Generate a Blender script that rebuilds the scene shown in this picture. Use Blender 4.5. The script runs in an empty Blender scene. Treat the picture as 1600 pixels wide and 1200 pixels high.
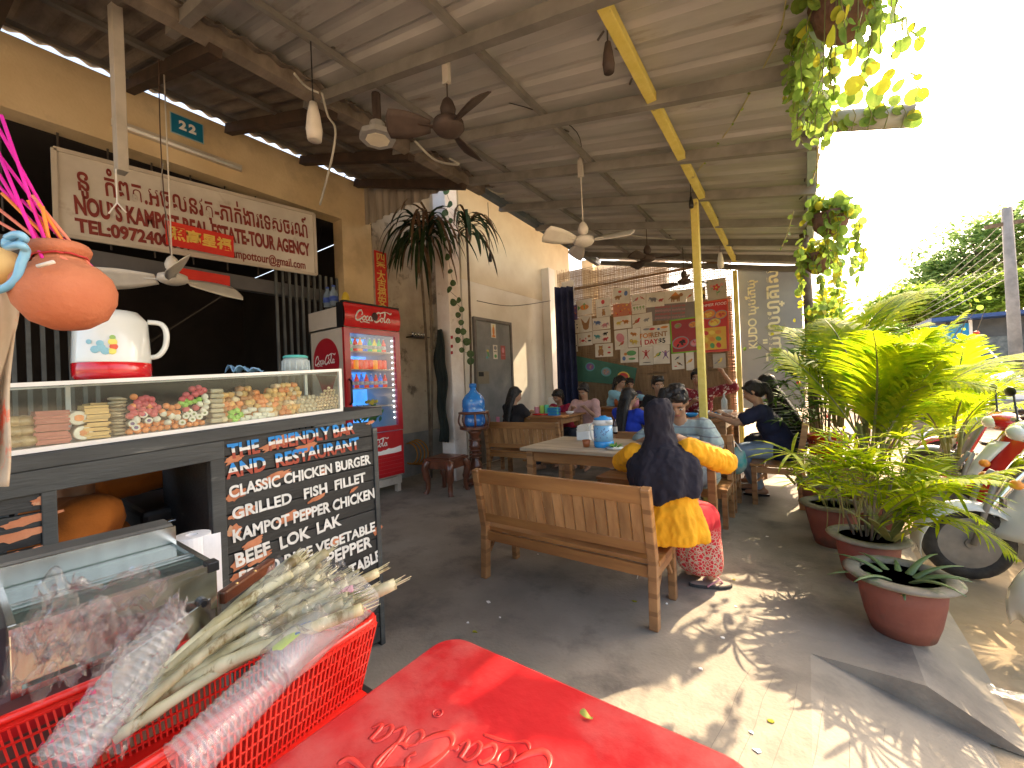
import bpy, bmesh, math, random
from math import sin, cos, pi, radians as R, atan2, hypot, sqrt
from mathutils import Vector as V, Matrix, Quaternion, noise as mnoise
S = bpy.context.scene
COL = S.collection
rnd = random.Random(7)
# ---------------------------------------------------------------- camera, world, sun, exposure
FPX = 640.0; CH = 1.25; YAW = math.atan(460/640); ROLL = .042; PITCH = math.atan(3/640)
cd = bpy.data.cameras.new('camera'); cam = bpy.data.objects.new('camera', cd); COL.objects.link(cam); S.camera = cam
cd.sensor_width = 36; cd.lens = 36*FPX/1600; cd.clip_start = .02; cd.clip_end = 1000
FW = V((-sin(YAW), cos(YAW), 0)); RT = V((cos(YAW), sin(YAW), 0)); UP = V((0, 0, 1))
fw = FW*cos(PITCH)+UP*sin(PITCH); up = UP*cos(PITCH)-FW*sin(PITCH)
r2 = RT*cos(ROLL)-up*sin(ROLL); u2 = up*cos(ROLL)+RT*sin(ROLL)
mm = Matrix((r2, u2, -fw)).transposed().to_4x4(); mm.translation = (0, 0, CH); cam.matrix_world = mm
SAZ, SEL = R(15), R(40)      # sun azimuth from +Y towards +X, elevation
w = bpy.data.worlds.new('World'); S.world = w; w.use_nodes = True
nt = w.node_tree; sk = nt.nodes.new('ShaderNodeTexSky'); sk.sky_type = 'NISHITA'; sk.sun_disc = False
sk.sun_elevation = SEL; sk.sun_rotation = SAZ; sk.dust_density = 5.0; sk.air_density = 1.0; sk.ozone_density = .3
bg = nt.nodes['Background']; wb = nt.nodes.new('ShaderNodeMix'); wb.data_type = 'RGBA'; wb.blend_type = 'MULTIPLY'; wb.inputs[0].default_value = 1; wb.inputs[7].default_value = (1, .94, .85, 1)   # hazy warm day
nt.links.new(sk.outputs[0], wb.inputs[6]); nt.links.new(wb.outputs[2], bg.inputs[0]); bg.inputs[1].default_value = .15
sl = bpy.data.lights.new('sun', 'SUN'); sl.energy = 3.1; sl.angle = R(.5); sl.color = (1, .78, .5)
so = bpy.data.objects.new('sun', sl); COL.objects.link(so)
sdir = V((sin(SAZ)*cos(SEL), cos(SAZ)*cos(SEL), sin(SEL)))
so.rotation_euler = sdir.to_track_quat('Z', 'Y').to_euler()
S.view_settings.view_transform = 'Standard'; S.view_settings.look = 'None'; S.view_settings.gamma = 1
S.view_settings.use_curve_mapping = False; S.view_settings.exposure = 2.3
S.cycles.max_bounces = 8; S.cycles.diffuse_bounces = 5; S.cycles.transparent_max_bounces = 12
S.cycles.use_denoising = True
# ---------------------------------------------------------------- measuring: a sight line met with a real plane
def ray(x, y):
    a = x-800; b = y-600; c, s = cos(ROLL), sin(ROLL)
    return fw*FPX+RT*(a*c-b*s)-up*(a*s+b*c)
def on(x, y, axis, val):
    d = ray(x, y); o = V((0, 0, CH)); t = (val-o[axis])/d[axis]
    return o+d*t
# ---------------------------------------------------------------- materials
MATS = {}
def _n(nt, t, **k):
    n = nt.nodes.new(t)
    for a, b in k.items(): setattr(n, a, b)
    return n
def mat(name, c1, c2=None, scale=6, rough=.7, metal=0, bump=0, bscale=40, stretch=(1, 1, 1), lo=.35, hi=.65, detail=5,
        c3=None, s3=3, t3=(.55, .62), trans=0, alpha=1, coat=0, emit=0, world=False, spec=.5, transl=0, objvar=0, wave=None):
    if name in MATS: return MATS[name]
    m = bpy.data.materials.new(name); m.use_nodes = True; MATS[name] = m
    nt = m.node_tree; L = nt.links.new; b = nt.nodes['Principled BSDF']
    b.inputs['Roughness'].default_value = rough; b.inputs['Metallic'].default_value = metal
    b.inputs['Specular IOR Level'].default_value = spec
    if coat: b.inputs['Coat Weight'].default_value = coat; b.inputs['Coat Roughness'].default_value = .1
    if trans: b.inputs['Transmission Weight'].default_value = trans; b.inputs['IOR'].default_value = 1.3
    if alpha < 1: b.inputs['Alpha'].default_value = alpha
    c1 = (*c1, 1); c2 = (*(c2 or c1[:3]), 1)
    tc = _n(nt, 'ShaderNodeTexCoord'); mp = _n(nt, 'ShaderNodeMapping'); mp.inputs['Scale'].default_value = stretch
    if world:
        g = _n(nt, 'ShaderNodeNewGeometry'); L(g.outputs['Position'], mp.inputs[0])
    else: L(tc.outputs['Object'], mp.inputs[0])
    vec = mp.outputs[0]
    if not world:
        oi = _n(nt, 'ShaderNodeObjectInfo'); ad = _n(nt, 'ShaderNodeVectorMath', operation='ADD')
        ml = _n(nt, 'ShaderNodeMath', operation='MULTIPLY'); ml.inputs[1].default_value = 37.0
        L(oi.outputs['Random'], ml.inputs[0]); L(mp.outputs[0], ad.inputs[0]); L(ml.outputs[0], ad.inputs[1]); vec = ad.outputs[0]
    nz = _n(nt, 'ShaderNodeTexNoise'); nz.inputs['Scale'].default_value = scale; nz.inputs['Detail'].default_value = detail
    nz.inputs['Roughness'].default_value = .6; L(vec, nz.inputs['Vector'])
    rp = _n(nt, 'ShaderNodeValToRGB'); rp.color_ramp.elements[0].position = lo; rp.color_ramp.elements[1].position = hi
    rp.color_ramp.elements[0].color = c1; rp.color_ramp.elements[1].color = c2
    L(nz.outputs['Fac'], rp.inputs[0]); col = rp.outputs[0]
    if wave:
        wv = _n(nt, 'ShaderNodeTexWave', bands_direction=wave[0]); wv.inputs['Scale'].default_value = wave[1]
        wv.inputs['Distortion'].default_value = wave[2]; L(vec, wv.inputs['Vector'])
        mx = _n(nt, 'ShaderNodeMix', data_type='RGBA'); mx.inputs[7].default_value = (*wave[3], 1)
        r_ = _n(nt, 'ShaderNodeValToRGB'); r_.color_ramp.elements[0].position = wave[4]; r_.color_ramp.elements[1].position = wave[4]+.05
        L(wv.outputs['Fac'], r_.inputs[0]); L(r_.outputs[0], mx.inputs[0]); L(col, mx.inputs[6]); col = mx.outputs[2]
    if c3:
        n3 = _n(nt, 'ShaderNodeTexNoise'); n3.inputs['Scale'].default_value = s3; n3.inputs['Detail'].default_value = 7
        n3.inputs['Roughness'].default_value = .65; L(vec, n3.inputs['Vector'])
        r3 = _n(nt, 'ShaderNodeValToRGB'); r3.color_ramp.elements[0].position = t3[0]; r3.color_ramp.elements[1].position = t3[1]
        L(n3.outputs['Fac'], r3.inputs[0]); mx = _n(nt, 'ShaderNodeMix', data_type='RGBA'); mx.inputs[7].default_value = (*c3, 1)
        L(r3.outputs[0], mx.inputs[0]); L(col, mx.inputs[6]); col = mx.outputs[2]
    if objvar:
        oi2 = _n(nt, 'ShaderNodeObjectInfo'); hs = _n(nt, 'ShaderNodeHueSaturation')
        mr = _n(nt, 'ShaderNodeMapRange'); mr.inputs[3].default_value = 1-objvar; mr.inputs[4].default_value = 1+objvar
        L(oi2.outputs['Random'], mr.inputs[0]); L(mr.outputs[0], hs.inputs['Value']); L(col, hs.inputs['Color']); col = hs.outputs[0]
    L(col, b.inputs['Base Color'])
    if emit:
        L(col, b.inputs['Emission Color']); b.inputs['Emission Strength'].default_value = emit
    if bump:
        nb = _n(nt, 'ShaderNodeTexNoise'); nb.inputs['Scale'].default_value = bscale; nb.inputs['Detail'].default_value = 6
        L(vec, nb.inputs['Vector']); bp = _n(nt, 'ShaderNodeBump'); bp.inputs['Strength'].default_value = bump
        bp.inputs['Distance'].default_value = .01; L(nb.outputs['Fac'], bp.inputs['Height']); L(bp.outputs[0], b.inputs['Normal'])
    if transl:
        tl = _n(nt, 'ShaderNodeBsdfTranslucent'); ms = _n(nt, 'ShaderNodeMixShader'); ms.inputs[0].default_value = transl
        L(col, tl.inputs[0]); L(b.outputs[0], ms.inputs[1]); L(tl.outputs[0], ms.inputs[2])
        L(ms.outputs[0], nt.nodes['Material Output'].inputs[0])
    return m
def clear(name, diff=.04, gl=.8, tint=(.95, .96, .97), bump=0, bscale=30, rough=.06, dcol=(.8, .8, .8)):   # thin clear plastic or glass
    m = bpy.data.materials.new(name); m.use_nodes = True; MATS[name] = m; nt = m.node_tree; L = nt.links.new; nt.nodes.remove(nt.nodes['Principled BSDF'])
    tr = _n(nt, 'ShaderNodeBsdfTransparent'); tr.inputs[0].default_value = (*tint, 1); g = _n(nt, 'ShaderNodeBsdfGlossy'); g.inputs['Roughness'].default_value = rough
    d = _n(nt, 'ShaderNodeBsdfDiffuse'); d.inputs[0].default_value = (*dcol, 1); f = _n(nt, 'ShaderNodeLayerWeight'); f.inputs[0].default_value = .5; pw = _n(nt, 'ShaderNodeMath', operation='POWER'); pw.inputs[1].default_value = 2.5; L(f.outputs['Facing'], pw.inputs[0]); a_ = _n(nt, 'ShaderNodeMath', operation='ADD'); a_.inputs[1].default_value = .05; L(pw.outputs[0], a_.inputs[0])
    ml = _n(nt, 'ShaderNodeMath', operation='MULTIPLY'); ml.inputs[1].default_value = gl; ml.use_clamp = True; m1 = _n(nt, 'ShaderNodeMixShader'); m2 = _n(nt, 'ShaderNodeMixShader'); m1.inputs[0].default_value = diff
    L(a_.outputs[0], ml.inputs[0]); L(tr.outputs[0], m1.inputs[1]); L(d.outputs[0], m1.inputs[2]); L(ml.outputs[0], m2.inputs[0]); L(m1.outputs[0], m2.inputs[1]); L(g.outputs[0], m2.inputs[2]); L(m2.outputs[0], nt.nodes['Material Output'].inputs[0])
    if bump:
        tc = _n(nt, 'ShaderNodeTexCoord'); nb = _n(nt, 'ShaderNodeTexNoise'); nb.inputs['Scale'].default_value = bscale; nb.inputs['Detail'].default_value = 4; bp = _n(nt, 'ShaderNodeBump'); bp.inputs['Strength'].default_value = bump; bp.inputs['Distance'].default_value = .01
        L(tc.outputs['Object'], nb.inputs['Vector']); L(nb.outputs['Fac'], bp.inputs['Height']); L(bp.outputs[0], g.inputs['Normal']); L(bp.outputs[0], f.inputs['Normal'])
    return m
def flat(name, c, rough=.6, **k): return mat(name, c, tuple(min(1, x*1.12) for x in c), scale=9, rough=rough, **k)
# ---------------------------------------------------------------- mesh builder
class MB:
    def __init__(s): s.v = []; s.f = []; s.m = []; s.cur = 0; s.X = None
    def add(s, vs, fs):
        o = len(s.v); s.v += [tuple(s.X @ V(p)) if s.X else tuple(p) for p in vs]
        s.f += [tuple(i+o for i in f) for f in fs]; s.m += [s.cur]*len(fs); return s
    def box(s, lo, hi):
        x0, y0, z0 = lo; x1, y1, z1 = hi
        return s.add([(x0, y0, z0), (x1, y0, z0), (x1, y1, z0), (x0, y1, z0), (x0, y0, z1), (x1, y0, z1), (x1, y1, z1), (x0, y1, z1)],
              [(0, 3, 2, 1), (4, 5, 6, 7), (0, 1, 5, 4), (1, 2, 6, 5), (2, 3, 7, 6), (3, 0, 4, 7)])
    def bar(s, p, q, w, h=None, upv=(0, 0, 1), w1=None, h1=None):     # rectangular bar from p to q
        p = V(p); q = V(q); h = h or w; w1 = w1 or w; h1 = h1 or h; d = (q-p).normalized(); u = V(upv)
        if abs(d.dot(u)) > .98: u = V((0, 1, 0))
        a = d.cross(u).normalized(); b = a.cross(d)
        vs = [c+a*sx*ww/2+b*sy*hh/2 for c, ww, hh in ((p, w, h), (q, w1, h1)) for sx, sy in ((-1, -1), (1, -1), (1, 1), (-1, 1))]
        return s.add(vs, [(0, 1, 2, 3), (7, 6, 5, 4), (0, 4, 5, 1), (1, 5, 6, 2), (2, 6, 7, 3), (3, 7, 4, 0)])
    def tube(s, pts, r, n=8, cap=True, sy=1):
        pts = [V(p) for p in pts]; rs = r if isinstance(r, (list, tuple)) else [r]*len(pts); vs = []; a = None
        for i, p in enumerate(pts):
            d = (pts[min(i+1, len(pts)-1)]-pts[max(i-1, 0)]).normalized()
            if a is None: a = d.cross(V((0, 0, 1)) if abs(d.z) < .9 else V((1, 0, 0))).normalized()
            else: a = (a-d*a.dot(d)).normalized()
            b = d.cross(a)
            vs += [p+(a*cos(2*pi*k/n)+b*sin(2*pi*k/n)*sy)*rs[i] for k in range(n)]
        fs = [(i*n+k, i*n+(k+1) % n, (i+1)*n+(k+1) % n, (i+1)*n+k) for i in range(len(pts)-1) for k in range(n)]
        if cap: fs += [tuple(range(n-1, -1, -1)), tuple(range((len(pts)-1)*n, len(pts)*n))]
        return s.add(vs, fs)
    def cyl(s, p, q, r, r1=None, n=16): return s.tube([p, q], [r, r if r1 is None else r1], n)
    def lathe(s, prof, c=(0, 0, 0), n=24, sx=1, sy=1):            # prof: (radius, z)
        vs = [(c[0]+r*cos(2*pi*k/n)*sx, c[1]+r*sin(2*pi*k/n)*sy, c[2]+z) for r, z in prof for k in range(n)]
        fs = [(i*n+k, i*n+(k+1) % n, (i+1)*n+(k+1) % n, (i+1)*n+k) for i in range(len(prof)-1) for k in range(n)]
        if prof[0][0] > 1e-4: fs.append(tuple(range(n-1, -1, -1)))
        if prof[-1][0] > 1e-4: fs.append(tuple(range((len(prof)-1)*n, len(prof)*n)))
        return s.add(vs, fs)
    def ball(s, c, r, n=12, rot=None):
        r = (r, r, r) if not isinstance(r, (tuple, list)) else r; h = max(4, n//2+1); vs = []; c = V(c)
        M_ = rot or Matrix.Identity(3)
        for i in range(1, h):
            t = pi*i/h
            vs += [c+M_ @ V((r[0]*sin(t)*cos(2*pi*k/n), r[1]*sin(t)*sin(2*pi*k/n), r[2]*cos(t))) for k in range(n)]
        fs = [(i*n+k, (i+1)*n+k, (i+1)*n+(k+1) % n, i*n+(k+1) % n) for i in range(h-2) for k in range(n)]
        vs += [c+M_ @ V((0, 0, r[2])), c+M_ @ V((0, 0, -r[2]))]; a = (h-1)*n
        fs += [(a, k, (k+1) % n) for k in range(n)]+[(a+1, (h-2)*n+(k+1) % n, (h-2)*n+k) for k in range(n)]
        return s.add(vs, fs)
    def cap(s, p, q, r, r1=None, n=14):                           # rounded tapered capsule (closed)
        p = V(p); q = V(q); r1 = r if r1 is None else r1; L = (q-p).length
        if L < 1e-5: return s.ball(p, r, n)
        d = (q-p)/L; pts = []; rs = []
        for i in range(1, 5): a = pi/2*i/4; pts.append(p-d*r*cos(a)); rs.append(r*sin(a))
        for i in range(4): a = pi/2*i/4; pts.append(q+d*r1*sin(a)); rs.append(r1*cos(a))
        return s.tube(pts, rs, n)
    def prism(s, poly, z0, z1):
        n = len(poly); vs = [(x, y, z0) for x, y in poly]+[(x, y, z1) for x, y in poly]
        return s.add(vs, [tuple(range(n-1, -1, -1)), tuple(range(n, 2*n))]+[(i, (i+1) % n, n+(i+1) % n, n+i) for i in range(n)])
    def grid(s, f, nu, nv):
        vs = [f(i/nu, j/nv) for j in range(nv+1) for i in range(nu+1)]
        return s.add(vs, [(j*(nu+1)+i, j*(nu+1)+i+1, (j+1)*(nu+1)+i+1, (j+1)*(nu+1)+i) for j in range(nv) for i in range(nu)])
    def mesh(s, name, mats, smooth=False):
        me = bpy.data.meshes.new(name); me.from_pydata(s.v, [], s.f)
        for m in (mats if isinstance(mats, (list, tuple)) else [mats]): me.materials.append(m)
        if any(s.m): me.polygons.foreach_set('material_index', s.m)
        if smooth: me.polygons.foreach_set('use_smooth', [True]*len(s.f))
        me.update(); return me
    def obj(s, name, mats, parent=None, smooth=False, bevel=0, world=False, solid=0, **k):
        if world and parent:
            o_ = parent.location; s.v = [(x-o_.x, y-o_.y, z-o_.z) for x, y, z in s.v]
        return link(name, s.mesh(name, mats, smooth), parent, bevel=bevel, solid=solid, **k)
def tag(o, label=None, cat=None, group=None, kind=None):
    if label: o['label'] = label
    if cat: o['category'] = cat
    if group: o['group'] = group
    if kind: o['kind'] = kind
    return o
def link(name, me, parent=None, loc=None, rot=None, scale=None, bevel=0, solid=0, label=None, cat=None, group=None, kind=None, auto=False):
    o = bpy.data.objects.new(name, me); COL.objects.link(o); o.parent = parent
    if loc is not None: o.location = loc
    if rot is not None: o.rotation_euler = rot
    if scale is not None: o.scale = scale if isinstance(scale, (tuple, list)) else (scale,)*3
    if solid: md = o.modifiers.new('s', 'SOLIDIFY'); md.thickness = solid
    if bevel: md = o.modifiers.new('b', 'BEVEL'); md.width = bevel; md.segments = 2; md.limit_method = 'ANGLE'; md.angle_limit = R(50)
    return tag(o, label, cat, group, kind)
def thing(name, label, cat, loc=(0, 0, 0), rz=0, group=None):
    o = bpy.data.objects.new(name, None); COL.objects.link(o); o.location = loc; o.rotation_euler = (0, 0, rz)
    o.empty_display_size = .05
    return tag(o, label, cat, group)
def dup(root, loc=None, rz=None, label=None, scale=None):
    def cp(o, par):
        c = o.copy(); COL.objects.link(c); c.parent = par
        if par is not None: c.matrix_parent_inverse = o.matrix_parent_inverse.copy()
        for ch in o.children: cp(ch, c)
        return c
    c = cp(root, None)
    if loc is not None: c.location = loc
    if rz is not None: c.rotation_euler = (0, 0, rz)
    if label: c['label'] = label
    if scale: c.scale = (scale,)*3
    return c
def text_mesh(s, size, m, extrude=.001, align='CENTER', bold=0, shear=0, sx=1, spacing=1):
    c = bpy.data.curves.new('text', 'FONT'); c.body = s; c.size = size; c.align_x = align; c.align_y = 'CENTER'
    c.extrude = extrude; c.offset = bold; c.shear = shear; c.space_character = spacing; c.resolution_u = 4
    o = bpy.data.objects.new('text', c); COL.objects.link(o)
    bpy.context.view_layer.update()
    me = bpy.data.meshes.new_from_object(o.evaluated_get(bpy.context.evaluated_depsgraph_get())); bpy.data.objects.remove(o)
    if sx != 1: me.transform(Matrix.Diagonal((sx, 1, 1, 1)))
    me.materials.clear(); me.materials.append(m); return me
def frame(o, xd, yd):                                             # matrix with local x,y along given directions
    x = V(xd).normalized(); y = V(yd); y = (y-x*y.dot(x)).normalized(); z = x.cross(y)
    m = Matrix((x, y, z)).transposed().to_4x4(); m.translation = V(o); return m
def catm(pts, k=6):                                               # smooth a polyline
    P = [V(p) for p in pts]; out = []
    for i in range(len(P)-1):
        a, b, c, d = P[max(i-1, 0)], P[i], P[i+1], P[min(i+2, len(P)-1)]
        for j in range(k):
            t = j/k; out.append(.5*((2*b)+(-a+c)*t+(2*a-5*b+4*c-d)*t*t+(-a+3*b-3*c+d)*t**3))
    return out+[P[-1]]
def sag(a, b, s, n=14): a = V(a); b = V(b); return [a.lerp(b, i/n)-V((0, 0, s*4*(i/n)*(1-i/n))) for i in range(n+1)]
def cable(a, b, s, r, m, label, group=None, extra=None):
    pts = sag(a, b, s) if extra is None else catm([a]+extra+[b], 6)
    return MB().tube(pts, r, 5).obj('cable', m, smooth=True, label=label, cat='cable', group=group)
# ================================================================ SETTING
M_conc = mat('concrete floor', (.2, .175, .14), (.31, .272, .22), scale=1.6, rough=.75, bump=.35, bscale=55, c3=(.135, .118, .1), s3=2.3, t3=(.5, .68), world=True, detail=9)
M_dirt = mat('sandy dirt', (.3, .225, .14), (.42, .325, .21), scale=2.5, rough=.95, bump=.8, bscale=18, c3=(.24, .2, .15), s3=1.2, t3=(.55, .65), world=True)
M_road = mat('dusty asphalt', (.2, .17, .14), (.3, .26, .2), scale=.8, rough=.9, bump=.3, world=True)
M_sheet = mat('galvanised sheet', (.38, .37, .355), (.51, .5, .485), scale=2.2, rough=.5, metal=.1, bump=.1, bscale=8, c3=(.24, .2, .16), s3=3.5, t3=(.6, .72), stretch=(.5, 2.5, 1), objvar=.16)
M_old = mat('old fibre cement', (.12, .095, .072), (.22, .18, .145), scale=4, rough=.9, bump=.3, stretch=(.5, 2, 1), objvar=.15)
M_steel = mat('grey steel', (.2, .19, .175), (.3, .285, .26), scale=5, rough=.55, metal=.3)
M_steeld = mat('dull steel', (.13, .12, .11), (.2, .185, .165), scale=5, rough=.6, metal=.3, c3=(.12, .07, .045), t3=(.6, .7))
M_ypaint = mat('yellow paint', (.62, .5, .1), (.72, .6, .17), scale=14, rough=.55, bump=.1, c3=(.35, .27, .1), s3=9, t3=(.64, .7))
M_ywall = mat('ochre plaster', (.6, .45, .25), (.72, .57, .35), scale=1.5, rough=.85, bump=.25, c3=(.36, .27, .17), s3=1.4, t3=(.5, .78), world=True)
M_peel = mat('peeling plaster', (.34, .285, .215), (.5, .43, .33), scale=2.2, rough=.9, bump=.5, bscale=20, c3=(.16, .13, .1), s3=3.2, t3=(.57, .66), world=True, detail=8)
M_white = mat('off white plaster', (.68, .63, .54), (.8, .76, .68), scale=1.8, rough=.85, bump=.2, c3=(.4, .34, .27), s3=2.1, t3=(.62, .8), world=True)
M_col = mat('whitewashed column', (.66, .56, .5), (.8, .74, .68), scale=3, rough=.85, bump=.3, c3=(.42, .33, .27), s3=5, t3=(.62, .74))
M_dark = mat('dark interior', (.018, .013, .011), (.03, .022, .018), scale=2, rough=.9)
M_wood = mat('varnished wood', (.27, .13, .05), (.42, .22, .09), scale=5, rough=.38, bump=.12, bscale=30, stretch=(1.2, 1.2, 1.2), wave=('Z', 3, 2, (.24, .115, .045), .8), objvar=.14, coat=.25)
M_woodx = mat('varnished rail wood', (.26, .11, .035), (.4, .19, .06), scale=7, rough=.4, bump=.12, bscale=30, stretch=(.25, 2, 2), objvar=.1, coat=.25)
M_woodz = mat('varnished slat wood', (.3, .145, .055), (.47, .25, .1), scale=7, rough=.36, bump=.12, bscale=30, stretch=(2.5, 2.5, .22), objvar=.2, coat=.3)
M_worn = mat('worn table top', (.36, .27, .17), (.56, .45, .31), scale=4, rough=.5, bump=.2, stretch=(.25, 3, 1), c3=(.22, .14, .08), s3=3, t3=(.56, .68), objvar=.1)
M_dwood = mat('dark rosewood', (.09, .028, .014), (.17, .055, .025), scale=8, rough=.32, bump=.1, coat=.4)

# ground
g = MB()
g.add([(-.03, -3, 0), (-.03, 2.24, 0), (-.03, 8.6, 0), (-9, 8.6, 0), (-9, -3, 0),           # slab
       (.5, -3, -.15), (.5, 2.24, -.15), (.34, 2.24, 0), (.34, 8.6, 0), (.62, 8.6, -.16), (.62, 2.24, -.16)],
      [(0, 1, 2, 3, 4), (0, 5, 6, 1), (1, 7, 8, 2), (7, 10, 9, 8), (1, 6, 7), (6, 10, 7)])
g.obj('concrete_floor', M_conc, kind='structure')
g = MB(); g.grid(lambda u, v: (.3+u*8, -3+v*24, -.165+.02*mnoise.noise(V((u*24, v*70, 0)))+.012*mnoise.noise(V((u*90, v*240, 3)))), 90, 220)
g.obj('dirt_verge', M_dirt, kind='structure', smooth=True)
MB().add([(-300, -300, -.19), (300, -300, -.19), (300, 300, -.19), (-300, 300, -.19)], [(0, 1, 2, 3)]).obj('ground', M_dirt, kind='structure')
MB().add([(3.4, -60, -.135), (9, -60, -.135), (9, 200, -.135), (3.4, 200, -.135)], [(0, 1, 2, 3)]).obj('road', M_road, kind='structure')
# floor cracks cut by hand into the slab as thin dark grooves with real edges
g = MB()
for k in range(6):
    x = -.32+k*.085; g.tube([(x+rnd.uniform(-.008, .008)+.02*j, 1.35+j*.16, -.283*max(0, x+.02*j+.03)+.0004) for j in range(5)], .0006, 4)
g.obj('score_lines', flat('groove', (.14, .125, .105), .9), kind='structure')

# ---- roof over the terrace
rz = lambda x: 3.0+.24*(-.76-x)
roof = thing('metal_roof', 'grey corrugated sheet roof with steel rafters over the dining terrace', 'roof', (0, 0, 0))
def sheetmesh(name, x0, x1, zf, w, period, amp, m, trap=True):
    n = int(w/period)*8; pts = []
    for i in range(n+1):
        y = w*i/n; ph = (y/period) % 1
        z = amp*(max(0, min(1, (abs(ph-.5)-.28)*9)) if trap else .5+.5*cos(2*pi*ph)); pts.append((y, z))
    b = MB(); xs = [x0+(x1-x0)*k/4 for k in range(5)]
    b.v = [(x, y, zf(x)+z) for x in xs for y, z in pts]; N = len(pts)
    b.f = [(a*N+i, (a+1)*N+i, (a+1)*N+i+1, a*N+i+1) for a in range(4) for i in range(N-1)]; b.m = [0]*len(b.f)
    return b.mesh(name, m, False)
sm = sheetmesh('roof_sheet', -3.06, .13, rz, .84, .21, .022, M_sheet)
for k in range(11): link('roof_sheet', sm, roof, loc=(0, -1.75+k*.82, .004*(k % 2)), solid=.0015)
for x in (-2.3, -1.42):
    MB().box((x-.016, -1.8, rz(x)-.045), (x+.016, 7.2, rz(x)-.007)).obj('purlin', M_steel, roof)
MB().bar((.085, -1.8, rz(.085)-.03), (.085, 7.25, rz(.085)-.03), .05, .06).obj('edge_rail', mat('teal grey paint', (.2, .27, .26), (.3, .36, .34), rough=.6), roof)
for y in (-.8, .02, .84, 1.66, 2.48, 3.26, 4.08, 4.92, 5.7, 6.5, 7.15):
    d = V((1, 0, -.24)).normalized()
    MB().bar((-3.0, y, rz(-3.0)-.085), (.12, y, rz(.12)-.085), .05, .075, upv=(0, 0, 1)).obj('rafter', M_steeld if y > 5 else M_steel, roof)
MB().bar((-2.81, -1.8, rz(-2.81)-.07), (-2.81, 3.5, rz(-2.81)-.07), .09, .12).obj('valley_gutter', M_old, roof)
MB().bar((-2.9, 3.4, rz(-3.05)-.05), (-3.12, 7.3, rz(-3.1)-.05), .08, .11).obj('eave_beam', mat('blue grey beam', (.1, .13, .16), (.16, .18, .2), rough=.6), roof)
b = MB()
for k in range(60):
    x = rnd.choice((-2.3, -1.42, -.76, .05)); y = rnd.uniform(0, 7); b.cyl((x+rnd.uniform(-.05, .05), y, rz(x)-.02), (x, y, rz(x)+.01), .006, n=6)
b.obj('screw', M_steeld, roof, kind='stuff')
# yellow frame
yf = thing('roof_support', 'yellow painted steel beam and two posts holding up the terrace roof', 'frame', (-.76, 4.0, 0))
bq0, bq1 = on(941, 2, 2, 2.9), on(1147, 405, 2, 2.9)
MB().bar(bq0+(bq0-bq1)*.5, bq1+(bq1-bq0)*.02, .055, .055).obj('beam', M_ypaint, yf, world=True, bevel=.004)
MB().box((-.8, 4.0, .0), (-.74, 4.07, 2.87)).obj('post', M_ypaint, yf, world=True, bevel=.004)
MB().box((-.86, 7.08, .0), (-.8, 7.15, 2.87)).obj('post', M_ypaint, yf, world=True, bevel=.004)
# ---- old roof by the shop front
oz = lambda x: 3.44+.33*(-2.79-x)
orf = thing('old_roof', 'low brown fibre cement roof between the gutter and the shop front', 'roof', (0, 0, 0))
sm = sheetmesh('roof_sheet', -4.86, -2.7, oz, .9, .15, .03, M_old, False)
for k in range(6): link('roof_sheet', sm, orf, loc=(0, -1.6+k*.86, .006*(k % 2)), solid=.003)
for y in (.25, 1.0, 1.75, 2.5, 3.2): MB().bar((-4.66, y, oz(-4.66)-.09), (-2.8, y, oz(-2.8)-.09), .07, .09).obj('rafter', mat('tarred timber', (.03, .018, .012), (.06, .035, .022), rough=.8), orf)
for x in (-4.5, -3.6): MB().box((x-.02, -1.6, oz(x)-.05), (x+.02, 3.4, oz(x)-.012)).obj('purlin', M_steeld, orf)
cl = thing('corrugated_cladding', 'grey corrugated panel hung under the roof end beside the white column', 'panel', (-4, 3.42, 3.6))
n = 90; b = MB(); x0, x1 = -4.9, -3.02; vs = []; N = n+1
for i in range(N):
    x = x0+(x1-x0)*i/n; y = 3.42+.018*cos(i*2*pi/7); zb = 3.52+.02*(x-x0)/(x1-x0)+.01*sin(i*.3)
    vs += [(x, y, zb), (x, y, oz(x)+.08)]
b.add(vs, [(2*i, 2*i+2, 2*i+3, 2*i+1) for i in range(n)]); b.obj('sheet', mat('cladding sheet', (.2, .17, .14), (.34, .3, .25), scale=3, stretch=(4, 1, .4), rough=.7), cl, world=True, solid=.002)
# ---- shop front
fc = thing('shophouse', 'ochre plastered shop front with a wide dark opening behind the counter', 'building', (-4.8, 1, 0))
MB().box((-5.0, -2.2, 3.5), (-4.8, 3.6, 4.07)).obj('wall', M_ywall, fc, world=True)
MB().box((-5.0, 3.06, 0), (-4.8, 3.5, 3.5)).obj('pier', M_ywall, fc, world=True)
MB().box((-5.0, 3.5, 0), (-4.78, 4.75, 4.9)).obj('side_wall', M_peel, fc, world=True)
MB().box((-4.775, 3.5, .0), (-4.72, 4.75, .62)).obj('plinth', mat('grey plinth', (.17, .17, .16), (.26, .26, .24), scale=4, bump=.3), fc, world=True)
MB().box((-5.15, -2.2, 2.45), (-5.05, 3.06, 2.6)).obj('transom', flat('grey wood', (.12, .12, .13)), fc, world=True)
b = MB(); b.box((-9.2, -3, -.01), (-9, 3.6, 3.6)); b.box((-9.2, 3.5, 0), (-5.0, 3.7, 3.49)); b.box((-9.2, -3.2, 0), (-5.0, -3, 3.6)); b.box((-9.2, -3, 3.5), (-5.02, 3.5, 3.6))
b.box((-9, -3, .002), (-5.0, 3.5, .02)); b.obj('interior_wall', M_dark, fc, world=True)
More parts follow.
